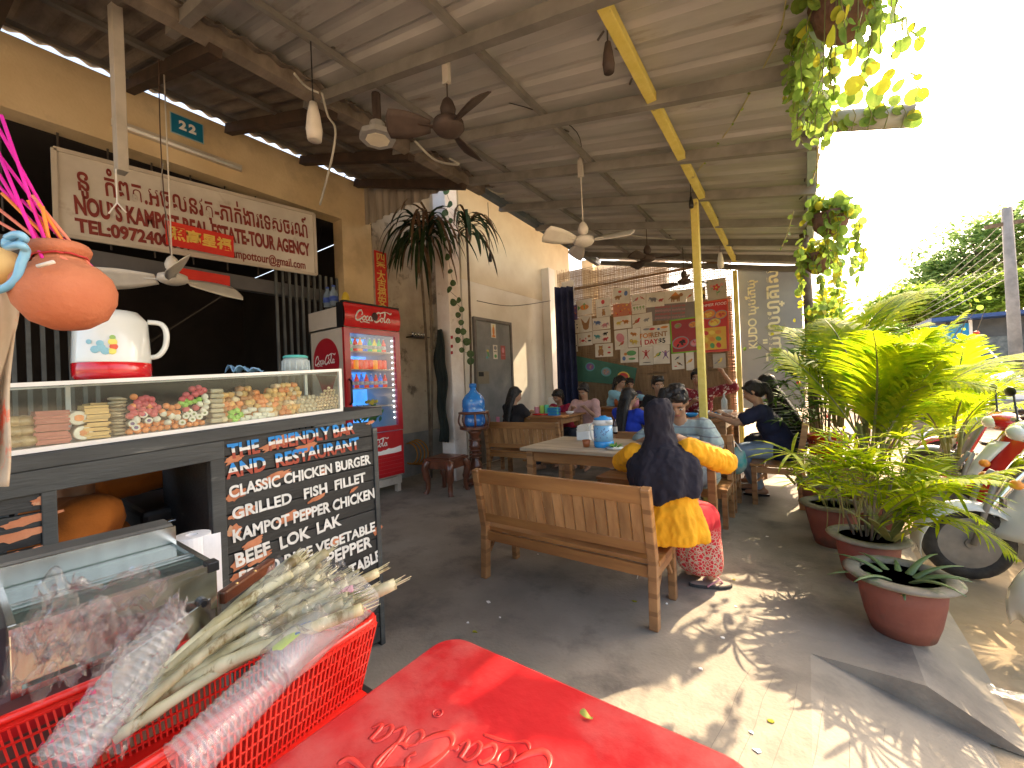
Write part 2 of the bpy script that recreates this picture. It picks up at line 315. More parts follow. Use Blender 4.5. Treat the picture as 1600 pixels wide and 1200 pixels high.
# roll-up transom grille with wires above the sign
b = MB()
for k in range(14): b.cyl((-4.95, -1.2+k*.3, 2.6), (-4.95, -1.2+k*.3, 3.5), .008, n=5)
b.obj('grille', flat('dark iron', (.05, .04, .035)), fc, world=True)
# white side wall with the door, blind corner
sw = thing('side_wall', 'stained white plaster side wall with a grey metal door', 'wall', (-4.3, 6, 0))
MB().box((-4.55, 4.75, 0), (-4.3, 8.4, 2.95)).obj('wall', M_white, sw, world=True)
MB().box((-4.56, 4.75, 2.95), (-4.295, 8.4, 5.2)).obj('upper_wall', mat('shade tone plaster', (.6, .5, .34), (.72, .63, .46), scale=1.5, rough=.85, world=True), sw, world=True)  # cream tone puts the shade on the upper wall into its colour
MB().box((-4.78, 4.6, 0), (-4.55, 4.75, 4.59)).obj('return_wall', M_peel, sw, world=True)
MB().box((-4.6, 3.6, 4.6), (-1.6, 9.4, 4.75)).obj('sun_shield_slab', M_white, sw, world=True)  # unseen slab added to keep direct sun off the white wall
pl = on(862, 480, 0, -4.3); MB().box((-4.3, 7.15, 0), (-4.12, 7.4, 3.6)).obj('pilaster', M_white, sw, world=True, bevel=.01)
dA = on(741, 500, 0, -4.29); dB = on(794, 505, 0, -4.29)
dr = thing('metal_door', 'grey painted metal door in the white wall with stickers on it', 'door', (-4.28, 5.4, 0))
MB().box((-4.3, dA.y, .02), (-4.265, dB.y, dA.z)).obj('door_leaf', mat('grey door paint', (.17, .175, .18), (.25, .255, .25), scale=3, rough=.6, bump=.15, c3=(.12, .09, .07), t3=(.66, .72)), dr, world=True, bevel=.006)
b = MB(); b.box((-4.3, dA.y-.05, .0), (-4.25, dA.y, dA.z+.05)); b.box((-4.3, dB.y, .0), (-4.25, dB.y+.05, dA.z+.05)); b.box((-4.3, dA.y, dA.z), (-4.25, dB.y, dA.z+.05)); b.obj('frame', M_steeld, dr, world=True)
p = on(755, 590, 0, -4.25); MB().box((-4.265, p.y-.14, p.z-.1), (-4.24, p.y+.14, p.z+.1)).obj('lock_plate', flat('lock tan', (.22, .19, .14)), dr, world=True)
MB().box((-4.245, p.y-.12, p.z+.02), (-4.235, p.y+.0, p.z+.09)).obj('hatch', flat('black', (.01, .01, .01)), dr, world=True)
# column
cx, cy = -3.98, 4.12
col = thing('white_column', 'square whitewashed column with a creeping vine between fridge and door', 'column', (cx, cy, 0))
MB().box((cx-.12, cy-.12, 0), (cx+.12, cy+.12, 4.2)).obj('shaft', M_col, col, world=True, bevel=.012)
MB().box((cx-.16, cy-.16, 4.2), (cx+.16, cy+.16, 4.25)).obj('cap', M_col, col, world=True)
# collapsible gates
def gate(y0, y1, z1, label):
    t = thing('folding_gate', label, 'gate', (-4.93, (y0+y1)/2, 0))
    m = mat('gate paint', (.07, .08, .085), (.13, .14, .14), scale=5, rough=.6, objvar=.15); n = max(3, int((y1-y0)/.075))
    for k in range(n+1):
        y = y0+(y1-y0)*k/n; MB().box((-4.95, y-.013, .02), (-4.925, y+.013, z1)).obj('bar', m, t, world=True)
    b = MB(); w_ = (y1-y0)/n
    for j in range(2):
        for k in range(n-1):
            y = y0+k*w_; b.bar((-4.92, y, .1+j*.42), (-4.92, y+2*w_, .1+j*.42+.36), .008, .02); b.bar((-4.91, y+2*w_, .1+j*.42), (-4.91, y, .1+j*.42+.36), .008, .02)
    b.obj('lattice', m, t, world=True); return t
gate(2.28, 3.04, 2.75, 'grey folding metal gate pushed against the ochre pier')
gate(.1, .78, 2.4, 'grey folding metal gate seen below the clay pot')
# ---- bamboo screen, banner
BY = 7.2
bs = thing('bamboo_screen', 'woven split bamboo screen closing the far end of the terrace', 'screen', (-2.4, BY, 0))
M_bam = mat('split bamboo', (.21, .125, .06), (.36, .23, .12), scale=12, rough=.7, stretch=(2, 2, .3), bump=.2, c3=(.16, .09, .05), s3=6, t3=(.6, .7))
tl = on(875, 428, 1, BY); topz = lambda x: 3.5-.14*(x+3.95)
b = MB(); x = -3.95
while x < -.88:
    b.bar((x, BY+rnd.uniform(-.004, .004), .2), (x+rnd.uniform(-.01, .01), BY, topz(x)+rnd.uniform(-.03, .03)), .009, .003, upv=(0, 1, 0)); x += .03+rnd.random()*.006
b.obj('slats', M_bam, bs, world=True, kind='stuff')
b = MB(); z = .25
while z < 3.6:
    z += .017 if z < 2.55 else rnd.choice((.013, .014, .019))
    e = rnd.uniform(-.008, .008); x = -3.95
    while x < -.9:
        x2 = min(-.88, x+rnd.uniform(.5, 1.3))
        if z < topz((x+x2)/2): b.bar((x, BY-.006, z), (x2-.005, BY-.006, z+e+rnd.uniform(-.006, .006)), .012 if z < 2.55 else .009, .003, upv=(0, 1, 0))
        x = x2
b.obj('strips', M_bam, bs, world=True, kind='stuff')
MB().bar((-3.97, BY+.02, 3.07), (-.9, BY+.02, 3.07), .03, .03).obj('pole', M_bam, bs, world=True)
MB().box((-3.94, BY+.012, .2), (-.98, BY+.02, 2.5)).obj('backing_sheet', mat('brown backing', (.25, .16, .09), (.34, .23, .14), scale=2, rough=.9), bs, world=True)
# blue curtain
b = MB(); A = on(866, 450, 1, BY-.25); B = on(890, 450, 1, BY-.25)
b.grid(lambda u, v: (A.x+(B.x-A.x+.12)*u, BY-.3+.05*sin(u*22+v*1.5), .3+(A.z-.3)*v-.05*u*v), 40, 12)
b.obj('curtain', mat('navy cloth', (.012, .016, .05), (.03, .035, .09), scale=3, rough=.9), smooth=True, label='gathered navy blue curtain at the left end of the bamboo screen', cat='curtain', solid=.004)
# banner
bA, bB = on(1152, 420, 1, BY+.1), on(1252, 426, 1, BY+.1)
bn = thing('banner', 'tall grey green vinyl banner with yellow lettering right of the bamboo screen', 'banner', (bA.x, BY+.1, 0))
M_ban = mat('banner vinyl', (.12, .13, .15), (.19, .195, .2), scale=1.1, rough=.5, c3=(.2, .215, .19), s3=1.0, t3=(.45, .75), transl=.08)
b = MB(); b.grid(lambda u, v: (bA.x+(bB.x-bA.x)*u-.02*(1-v)*u, BY+.1+.02*sin(u*5+v*3), .75+(bA.z-.75)*v-.1*u*v), 20, 20); b.obj('cloth', M_ban, bn, world=True, smooth=True)
M_byel = flat('banner yellow', (.82, .76, .5))
me = text_mesh('KUDO ឃុបែកឃុ', .16, M_byel, .002, align='LEFT', bold=.004); me.transform(frame(on(1178, 545, 1, BY+.055), (0, 0, 1), (-1, 0, 0))); me.transform(Matrix.Translation(-bn.location)); link('lettering', me, bn)
me = text_mesh('អ៊ូយ៉េលហ្គាស', .25, M_byel, .002, align='LEFT', bold=.006); me.transform(frame(on(1212, 566, 1, BY+.055), (0, 0, 1), (-1, 0, 0))); me.transform(Matrix.Translation(-bn.location)); link('lettering', me, bn)
MB().cyl((bA.x-.02, BY+.12, bA.z+.0), (bB.x+.03, BY+.12, bB.z+.02), .012).obj('rod', M_steel, bn, world=True)
# bright walls behind the screen
nb = thing('neighbour_house', 'cream walled neighbour house seen over the bamboo screen', 'building', (-5, 11, 0))
MB().box((-9, 10, 0), (-2.6, 10.3, 4.3)).obj('wall', M_white, nb, world=True)
MB().box((-4.6, 9.7, 0), (-4.3, 10, 4.4)).obj('pillar', M_ywall, nb, world=True)
MB().box((-2.5, 9.4, 0), (-1.2, 9.6, 2.9)).obj('brick_wall', mat('neighbour brick', (.35, .13, .07), (.48, .2, .1), scale=8), nb, world=True)
# ================================================================ FURNITURE
def bench(label, L=1.14, seat=.33, back=.72, nsl=16, depth=.4, group='slatted wooden benches around the tables', wmul=None):
    t = thing('wooden_bench', label, 'bench', group=group); h = L/2; tilt = .07       # back at y=0 side, seat towards +y
    for x in (-h+.022, h-.022):
        MB().bar((x, .03, 0), (x, .05, seat), .045, .05).bar((x, .05, seat), (x, .05-tilt, back), .045, .05).obj('leg', M_wood, t, bevel=.004)
        MB().box((x-.02, depth-.045, 0), (x+.02, depth, seat-.03)).obj('leg', M_wood, t, bevel=.004)
        MB().box((x-.012, .075, seat-.09), (x+.012, depth-.045, seat-.035)).obj('side_rail', M_wood, t)
        b = MB(); b.bar((x, .08, seat-.17), (x, .17, seat-.06), .02, .02); b.bar((x, depth-.05, seat-.17), (x, depth-.14, seat-.06), .02, .02); b.obj('bracket', M_wood, t)
    for k in range(3):
        y0 = .065+k*(depth-.05)/3; MB().box((-h-.005+.0, y0, seat-.025), (h+.005, y0+(depth-.05)/3-.006, seat)).obj('seat_board', M_woodx, t, bevel=.003)
    MB().box((-h+.045, .045, seat-.085), (h-.045, .065, seat-.027)).obj('front_rail', M_woodx, t)
    MB().box((-h+.045, depth-.03, seat-.085), (h-.045, depth-.012, seat-.027)).obj('front_rail', M_woodx, t)
    yb = lambda z: .05-tilt*(z-seat)/(back-seat)
    def rail(z0, z1): MB().bar((-h+.044, yb((z0+z1)/2), (z0+z1)/2), (h-.044, yb((z0+z1)/2), (z0+z1)/2), .026, z1-z0).obj('back_rail', M_woodx, t, bevel=.003)
    rail(back-.085, back); rail(seat+.045, seat+.1)
    w_ = (L-.1)/nsl
    z0, z1 = seat+.095, back-.08
    sm_ = MB().bar((0, yb(z0), z0), (0, yb(z1), z1), w_*.86, .012, upv=(0, 1, 0)).mesh('slat', M_woodz)
    for k in range(nsl): link('slat', sm_, t, loc=(-h+.05+w_*(k+.5), 0, 0))
    return t
b1 = bench('long slatted bench in the foreground holding the woman in the black headscarf'); b1.location = (-1.21, 2.03, 0)
b3 = dup(b1, (-1.13, 4.12, 0), pi, 'slatted bench behind the long worn table with the boy in the pale tee')
b4 = dup(b1, (-1.13, 4.2, 0), 0, 'slatted bench set back to back with the bench of the boy in the pale tee')
b2 = dup(b1, (-3.02, 4.33, .06), .05, 'slatted bench at far left with the long haired woman sitting on it')
b5 = bench('plain open ended bench beside the potted palms holding the girl in navy', L=1.25, seat=.4, back=.8, nsl=8, depth=.43); b5.location = (-.04, 5.2, 0); b5.rotation_euler = (0, 0, pi/2)
b6 = dup(b1, (-3.0, 6.15, .05), pi, 'slatted bench behind the left table with the two laughing girls')
def table(label, L, W, z, m, cat='table'):
    t = thing('wooden_table', label, cat, group='wooden dining tables'); n = 5
    for k in range(n):
        w_ = W/n; MB().box((-L/2, -W/2+k*w_+.0015, z-.025), (L/2, -W/2+(k+1)*w_-.0015, z)).obj('top_board', m, t, bevel=.003)
    for x in (-L/2+.07, L/2-.07):
        for y in (-W/2+.06, W/2-.06): MB().box((x-.028, y-.028, 0), (x+.028, y+.028, z-.026)).obj('leg', M_wood, t, bevel=.004)
    for y in (-W/2+.06, W/2-.06): MB().box((-L/2+.1, y-.01, z-.11), (L/2-.1, y+.01, z-.026)).obj('apron', M_woodx, t)
    for x in (-L/2+.07, L/2-.07): MB().box((x-.01, -W/2+.09, z-.11), (x+.01, W/2-.09, z-.026)).obj('apron', M_wood, t)
    MB().bar((-L/2+.1, 0, .12), (L/2-.1, 0, .12), .04, .03).obj('stretcher', M_woodx, t)
    return t
t1 = table('long worn table with the blue water jug on it, between the two foreground benches', 1.36, .74, .75, M_worn); t1.location = (-1.22, 2.98+.1, 0)
t2 = table('brown table at the left carrying the red tray and blue box', 1.0, .72, .82, M_woodx); t2.location = (-3.13, 5.13, 0)
t3 = table('far right table crowded with bowls beside the girl in navy', .62, 1.1, .8, M_woodx); t3.location = (-.98, 5.35, 0)
t4 = table('small dark table in the far corner under the fallen green banner', .9, .6, .84, M_woodx); t4.location = (-2.35, 6.55, 0)
# dark carved stool and stand
st = thing('carved_stool', 'low dark rosewood stool with curved legs on the floor by the fridge', 'stool', (-3.58, 3.55, 0), .12)
b = MB(); b.box((-.2, -.19, .4), (.2, .19, .425)); b.box((-.175, -.165, .425), (.175, .165, .437)); b.obj('seat', M_dwood, st, bevel=.006)
b = MB(); b.box((-.17, -.16, .3), (.17, .16, .4)); b.obj('apron', M_dwood, st, bevel=.01)
for sx in (-1, 1):
    for sy in (-1, 1):
        MB().tube(catm([(sx*.15, sy*.14, .39), (sx*.185, sy*.175, .3), (sx*.165, sy*.155, .14), (sx*.17, sy*.16, .04), (sx*.19, sy*.18, .0)], 4), [.05]*4+[.045]*4+[.03]*4+[.028]*4+[.04], 8).obj('leg', M_dwood, st, smooth=True)
ws = thing('carved_stand', 'turned dark rosewood stand holding the large blue water bottle', 'stand', (-3.5, 4.0, 0))
MB().lathe([(.0, .03), (.17, .03), (.17, .06), (.06, .09), (.05, .15), (.085, .2), (.085, .26), (.06, .3), (.045, .42), (.07, .46), (.075, .5), (.055, .54), (.05, .62), (.08, .66), (.1, .7), (.0, .7)], n=24).obj('column', M_dwood, ws, smooth=True)
for z in (.22, .34, .38, .43, .48, .56): MB().lathe([(.05, z), (.082, z+.008), (.082, z+.022), (.05, z+.03)], n=20).obj('ring', M_dwood, ws, smooth=True)
b = MB(); b.lathe([(.0, .7), (.14, .7), (.19, .72), (.19, .75), (.15, .76), (0, .76)], n=28); b.obj('tray', M_dwood, ws)
b = MB()
for k in range(8): a = k*pi/4; b.tube(catm([(.17*cos(a), .17*sin(a), .75), (.2*cos(a), .2*sin(a), .82), (.18*cos(a), .18*sin(a), .92)], 4), .014, 6)
b.lathe([(.165, .91), (.2, .915), (.2, .94), (.165, .945)], n=28); b.obj('gallery', M_dwood, ws, smooth=True)
for k in range(3): a = k*2.1+.4; MB().tube(catm([(.04*cos(a), .04*sin(a), .2), (.16*cos(a), .16*sin(a), .12), (.2*cos(a), .2*sin(a), .0)], 5), .025, 8).obj('leg', M_dwood, ws, smooth=True)
wb = thing('water_bottle', 'large blue shrink wrapped water bottle on the carved stand', 'bottle', (-3.5, 4.0, .76))
M_blue = mat('blue wrapped plastic', (.02, .16, .55), (.04, .3, .8), scale=5, rough=.15, bump=1.0, bscale=16, coat=.8, c3=(.35, .6, .85), s3=14, t3=(.6, .66))
MB().lathe([(.0, 0), (.13, .0), (.15, .03), (.15, .08), (.142, .1), (.152, .12), (.15, .2), (.142, .22), (.15, .25), (.145, .33), (.11, .39), (.06, .43), (.04, .46), (.04, .5), (0, .5)], n=32).obj('body', M_blue, wb, smooth=True)
MB().lathe([(.0, .49), (.048, .49), (.045, .54), (.0, .545)], n=16).obj('cap', flat('blue cap', (.03, .2, .6), .4), wb, smooth=True)
# ---------------------------------------------------------------- drinks fridge
M_red = mat('fridge red', (.42, .008, .014), (.52, .014, .02), scale=3, rough=.3, coat=.4, c3=(.22, .02, .015), s3=7, t3=(.68, .72))
M_cream = mat('fridge side', (.5, .44, .36), (.6, .54, .46), scale=2, rough=.5, c3=(.33, .26, .2), t3=(.6, .75))
M_wht = flat('white plastic', (.8, .8, .77), .35); M_blk = flat('black plastic', (.012, .012, .014), .35); M_chr = mat('chrome', (.6, .6, .6), (.7, .7, .7), rough=.12, metal=1)
fr = thing('drinks_fridge', 'tall red glass door drinks fridge with lit shelves against the ochre pier', 'fridge', (-4.5, 2.98, 0))
fx, fy0, fy1 = -4.13, 2.6, 3.36
b = MB(); b.box((-4.85, fy0, .22), (fx-.03, fy0+.03, 2.0)); b.box((-4.85, fy1-.03, .22), (fx-.03, fy1, 2.0)); b.box((-4.85, fy0, .22), (-4.82, fy1, 2.0)); b.box((-4.85, fy0, 1.98), (fx-.03, fy1, 2.22)); b.box((-4.85, fy0, .2), (fx-.03, fy1, .72))
b.obj('cabinet', M_cream, fr, world=True)
MB().box((fx-.03, fy0, .22), (fx+.005, fy1, .76)).obj('lower_panel', M_red, fr, world=True, bevel=.006)
for k in range(6): MB().box((fx+.004, fy0+.03, .24+k*.045), (fx+.014, fy1-.03, .268+k*.045)).obj('louvre', M_red, fr, world=True)
b = MB(); b.box((fx-.03, fy0, .77), (fx+.01, fy0+.07, 1.98)); b.box((fx-.03, fy1-.07, .77), (fx+.01, fy1, 1.98)); b.box((fx-.03, fy0+.07, .77), (fx+.01, fy1-.07, .83)); b.box((fx-.03, fy0+.07, 1.92), (fx+.01, fy1-.07, 1.98)); b.obj('door_frame', M_red, fr, world=True)
b = MB(); b.tube([(fx+.012, fy0+.04, 1.12), (fx+.05, fy0+.04, 1.14), (fx+.05, fy0+.04, 1.38), (fx+.012, fy0+.04, 1.4)], .012, 8); b.obj('handle', M_blk, fr, world=True, smooth=True)
M_lit = mat('lit blue back', (.03, .16, .62), (.1, .4, .85), scale=1.5, rough=.6, emit=.42)
b = MB(); b.box((-4.8, fy0+.04, .8), (-4.78, fy1-.04, 1.95)); b.obj('back_panel', M_lit, fr, world=True)
M_glow = flat('fridge led', (.85, .93, 1.0), emit=2.2)
for k in range(15): MB().ball((fx-.045, fy1-.085, .92+k*.068), .009, 8).obj('led', M_glow, fr, world=True)
for z in (1.08, 1.3, 1.52, 1.73): MB().box((-4.76, fy0+.05, z-.012), (fx-.07, fy1-.05, z)).obj('shelf', flat('shelf tan', (.62, .5, .38)), fr, world=True)
MB().box((fx-.012, fy0+.07, .83), (fx-.006, fy1-.07, 1.92)).obj('glass', clear('fridge glass', .01, .6, (.97, .98, 1)), fr, world=True)
# header with scripted lettering
b = MB(); b.grid(lambda u, v: (fx+.06*sin(pi*(.15+.7*v))-.02, fy0+(fy1-fy0)*u, 1.99+.27*v), 2, 8); b.obj('header', mat('header red', (.6, .01, .015), (.7, .02, .02), rough=.3, coat=.5), fr, world=True, smooth=True)
b = MB(); b.box((fx-.12, fy0-.004, 1.99), (fx+.01, fy0+.016, 2.265)); b.box((fx-.12, fy1-.016, 1.99), (fx+.01, fy1+.004, 2.265)); b.box((fx-.05, fy0, 2.262), (fx+.02, fy1, 2.28)); b.obj('header_end', M_blk, fr, world=True)
b = MB(); b.box((fx-.1, fy0+.02, .1), (fx-.03, fy1-.02, .19)); b.obj('stand_rail', M_cream, fr, world=True)
for y in (fy0+.04, fy1-.08): 
    for x in (fx-.1, -4.8): MB().box((x, y, 0), (x+.06, y+.05, .2)).obj('foot', M_cream, fr, world=True)
def script_logo(w, m):            # flowing drink logo written as pen strokes in the x,y plane
    b = MB(); s = w/5.6
    def st(pts, r=.07):
        q = catm([(x*s, y*s, 0) for x, y in pts], 6); n_ = len(q); b.tube(q, [s*r*(.55+.75*abs(sin(pi*2*i/n_))) for i in range(n_)], 5)
    def C(x): st([(x+.95, .95), (x+.8, 1.15), (x+.45, 1.0), (x+.1, .5), (x+.0, .1), (x+.2, -.15), (x+.6, 0), (x+.95, .3)], .1); st([(x+.95, .95), (x+1.0, .75), (x+.85, .6)], .07)
    def o(x): st([(x+.3, .5), (x+.08, .3), (x+.05, .05), (x+.2, -.08), (x+.38, .1), (x+.42, .38), (x+.28, .5), (x+.45, .42), (x+.6, .45)])
    def c_(x): st([(x+.4, .42), (x+.28, .5), (x+.08, .3), (x+.05, .05), (x+.2, -.08), (x+.5, .15)])
    def a(x): st([(x+.4, .45), (x+.25, .5), (x+.06, .25), (x+.06, 0), (x+.2, -.06), (x+.38, .2), (x+.46, .48), (x+.4, .1), (x+.46, -.06), (x+.65, .12)])
    C(0); o(.95); c_(1.45); a(1.9); C(2.75); o(3.65)
    st([(4.2, .2), (4.45, .8), (4.5, 1.15), (4.38, 1.15), (4.3, .6), (4.28, .1), (4.4, -.06), (4.6, .15)]); a(4.65)
    st([(.6, -.15), (.75, -.35), (1.3, -.25), (2.0, -.35)], .06); st([(3.6, 1.05), (4.0, 1.2), (4.6, 1.35), (5.3, 1.15), (5.5, 1.35)], .08); st([(2.5, .25), (2.75, .25)], .09)
    b.v = [(x, y, z*.12) for x, y, z in b.v]; me = b.mesh('lettering', m, True); return me
def place(me, M_, root, name='lettering'):
    me.transform(M_); me.transform(Matrix.Translation(-root.location)); return link(name, me, root)
M_ltr = flat('white lettering', (.82, .8, .76), .5)
place(script_logo(.5, M_ltr), frame((fx+.045, fy0+.13, 2.08), (0, 1, .0), (0, 0, 1)), fr)
place(script_logo(.4, M_ltr), frame((fx+.008, fy0+.14, .6), (0, 1, .0), (0, 0, 1)), fr)
b = MB(); b.cyl((-4.5, fy0-.004, 1.62), (-4.5, fy0-.001, 1.62), .27, n=40); b.prism([(-4.77+.02, 0), (-4.5+.25, 0), (-4.5, -.42)], 0, .001)
for i in range(len(b.v)-6, len(b.v)): x, y, z = b.v[i]; b.v[i] = (x, fy0-.004+z, 1.53+y)
b.obj('roundel', flat('roundel red', (.4, .01, .02), .5), fr, world=True)
place(script_logo(.44, M_ltr), frame((-4.73, fy0-.006, 1.6), (1, 0, .0), (0, 0, 1)), fr)
b = MB(); zz = .47; pts = [(fy0+.04, zz-.03)]+[(fy0+.04+.68*k/18, zz+.035+.02*rnd.random()+.05*k/18) for k in range(19)]+[(fy1-.04, zz+.03)]
b.prism(pts, 0, .002); b.v = [(fx+.006+z, x, y) for x, y, z in b.v]; b.obj('snow_print', M_ltr, fr, world=True)
MB().ball((fx+.05, 2.98, 2.13), (.012, .04, .05), 10).obj('peeled_patch', flat('dark peel', (.05, .02, .02)), fr, world=True)
# bottles and cans on the shelves, each one its own thing
def bottle_mesh(r, h, m, m2):
    b = MB(); b.lathe([(0, 0), (r, 0), (r, h*.55), (r*.9, h*.62), (r*.4, h*.82), (r*.36, h*.93), (0, h*.93)], n=10); b.cur = 1
    b.lathe([(0, h*.92), (r*.42, h*.92), (r*.42, h), (0, h)], n=8); b.lathe([(r*1.02, h*.2), (r*1.03, h*.2), (r*1.03, h*.45), (r*1.02, h*.45)], n=10); return b.mesh('bottle', [m, m2], True)
def can_mesh(m): return MB().lathe([(0, 0), (.026, .0), (.03, .006), (.03, .104), (.024, .115), (0, .113)], n=12).mesh('can', m, True)
cols = [((.7, .5, .05), 'yellow'), ((.05, .4, .12), 'green'), ((.6, .05, .03), 'red'), ((.75, .3, .03), 'orange'), ((.05, .15, .6), 'blue')]
rows = [(1.73, 'bottle', (0, 1, 2, 3, 4, 1), .17, 'top'), (1.52, 'can', (2, 2, 3, 2), .12, 'second'), (1.3, 'bottle', (2, 4, 2, 4), .16, 'third')]
for z, kd, cs, h, nm in rows:
    for k in range(9):
        c, cn = cols[cs[k % len(cs)]]; m = flat('drink '+cn, c, .25, coat=.5, emit=.12)
        me = bpy.data.meshes.get('dk_%s_%s' % (kd, cn)) or (can_mesh(m) if kd == 'can' else bottle_mesh(.028, h, m, M_wht)); me.name = 'dk_%s_%s' % (kd, cn)
        o = link('drink_'+kd, me, loc=(fx-.14, fy0+.1+k*.066, z+.001)); tag(o, '%s drinks %s standing on the %s shelf of the lit fridge' % (cn, kd, nm), kd, 'drinks on the %s fridge shelf' % nm)
lf = thing('leafy_greens', 'bunch of green leaves and yellow flowers at the bottom of the lit fridge', 'vegetables', (fx-.2, 3.0, .8))
b = MB()
for k in range(60):
    a = rnd.uniform(0, 6.28); r_ = rnd.uniform(.02, .2); x, y = r_*cos(a)*.5, r_*sin(a)*1.2; z = rnd.uniform(.08, .24)
    b.grid(lambda u, v: (x+(u-.5)*.06*sin(pi*v), y+(v-.5)*.1*cos(a), z+.07*v+.03*sin(6*u)), 2, 3)
b.obj('leaf', mat('salad green', (.05, .2, .02), (.2, .42, .05), scale=20), lf, kind='stuff')
b = MB()
for k in range(9): b.ball((rnd.uniform(-.05, .05), rnd.uniform(-.08, .12), .3+rnd.random()*.05), .022, 6)
b.obj('flower', flat('yellow flower', (.8, .6, .05)), lf)
# things on and by the fridge
for k in range(2): tag(link('plastic_bottle', bottle_mesh(.05, .24, mat('clear blue plastic', (.3, .4, .5), (.4, .5, .6), rough=.2, alpha=.6), flat('blue lid', (.05, .1, .4))), loc=(-4.62+.13*k, 2.72, 2.285)), 'clear plastic bottle with blue band standing on the fridge', 'bottle', 'two clear bottles on the fridge')
MB().lathe([(0, 0), (.04, 0), (.045, .05), (.03, .1), (.015, .12), (0, .12)], n=12).obj('yellow_pot', flat('yellow pot', (.6, .42, .03)), smooth=True).location = (-4.25, 2.72, 2.285)
tag(bpy.data.objects['yellow_pot'], 'small yellow squeeze pot on top of the fridge', 'pot')
p = on(655, 527, 0, -4.72); sh = thing('wall_shelf', 'small dark shelf on the peeling wall right of the fridge', 'shelf', p)
MB().box((-.06, -.2, -.015), (.1, .12, 0)).obj('board', M_blk, sh)
for k in range(5): MB().lathe([(0, 0), (.014, 0), (.014, .05), (.008, .065), (0, .065)], n=8).obj('vial', M_chr, None, smooth=True).location = p+V((.03, -.15+k*.055, .001))
for o in [o for o in bpy.data.objects if o.name.startswith('vial')]: tag(o, 'tiny glass vial standing on the small wall shelf', 'vial', 'vials on the wall shelf')
# vertical red paper banner on the pier
pv = on(596, 440, 0, -4.77); rb = thing('red_paper_strip', 'narrow vertical red paper strip with gold characters above the fridge', 'banner', (-4.765, pv.y, 2.6))
b = MB(); A = on(590, 392, 0, -4.77); B = on(600, 470, 0, -4.77); MB().box((-4.776, pv.y-.1, B.z-.15), (-4.77, pv.y+.1, A.z)).obj('paper', mat('red paper', (.6, .02, .015), (.72, .04, .02), scale=4, rough=.7), rb, world=True)
M_gold = flat('gold ink', (.75, .5, .1), .4)
for k, ch in enumerate('四季大吉福安'):
    place(text_mesh(ch, .15, M_gold, .001, bold=.003), frame((-4.768, pv.y, A.z-.1-k*(A.z-B.z+.05)/6), (0, 1, 0), (0, 0, 1)), rb)
# ---------------------------------------------------------------- shop sign
s0 = on(83, 232, 0, -4.72); s1 = on(490, 335, 0, -4.72); s2 = on(487, 428, 0, -4.72); s3 = on(88, 366, 0, -4.72)
SX = -4.72; sy0, sy1 = s0.y, s1.y; szt0, szt1, szb0, szb1 = s0.z, s1.z, s3.z, s2.z
sg = thing('shop_sign', 'long white board with dark red Khmer and English hand lettering over the opening', 'sign', (SX, (sy0+sy1)/2, 3))
b = MB(); b.prism([(sy0, szb0), (sy1, szb1), (sy1, szt1), (sy0, szt0)], -.03, 0); b.v = [(SX+z, x, y) for x, y, z in b.v]
b.obj('board', mat('sign white', (.55, .5, .43), (.68, .63, .56), scale=2.5, rough=.7, c3=(.4, .32, .25), s3=3, t3=(.6, .75)), sg, world=True)
b = MB()
for P, Q in (((sy0, szb0), (sy1, szb1)), ((sy1, szb1), (sy1, szt1)), ((sy1, szt1), (sy0, szt0)), ((sy0, szt0), (sy0, szb0))): b.bar((SX+.006, P[0], P[1]), (SX+.006, Q[0], Q[1]), .025, .03)
b.obj('frame', M_cream, sg, world=True)
M_maroon = mat('maroon paint', (.19, .022, .018), (.27, .04, .03), scale=9, rough=.7)
def sline(s, size, v0, u0, wtot, bold, **k):
    me = text_mesh(s, size, M_maroon, .0015, align='LEFT', bold=bold, **k); xs = [p.co.x for p in me.vertices]; me.transform(Matrix.Translation((-min(xs), 0, 0)))
    me.transform(Matrix.Diagonal((wtot*(sy1-sy0)/(max(xs)-min(xs)), 1, 1, 1)))
    yy = sy0+(sy1-sy0)*u0; z = (szb0+(szt0-szb0)*v0)*(1-u0)+(szb1+(szt1-szb1)*v0)*u0; sl_ = (szb1-szb0)*(1-v0)+(szt1-szt0)*v0
    place(me, frame((SX+.004, yy, z), (0, sy1-sy0, sl_), (0, 0, 1)), sg)
sline('នូ  កំពត.អចលនវតុ-ភាក់ងារេទសចរណ៍', .25, .69, .06, .9, .004)
sline("NOU`S KAMPOT REAL ESTATE-TOUR AGENCY", .2, .38, .05, .92, .008)
sline('TEL:0972400009', .15, .14, .05, .37, .006); sline('kampottour@gmail.com', .13, .12, .56, .38, .002)
rp_ = thing('red_greeting_sheet', 'red paper sheet with four gold Chinese characters pinned over the sign', 'banner', on(315, 375, 0, -4.62))
MB().box((-.004, -.27, -.11), (0, .27, .11)).obj('paper', MATS['red paper'], rp_)
link('lettering', text_mesh('照高星福', .125, M_gold, .001, bold=.004, spacing=1.0), rp_, loc=(.003, 0, 0), rot=(R(90), 0, R(90)))
MB().box((-4.78, 1.25, 2.36), (-4.77, 1.75, 2.5)).obj('red_strip', MATS['red paper'], label='faded red paper hanging below the shop sign behind the fan', cat='banner')
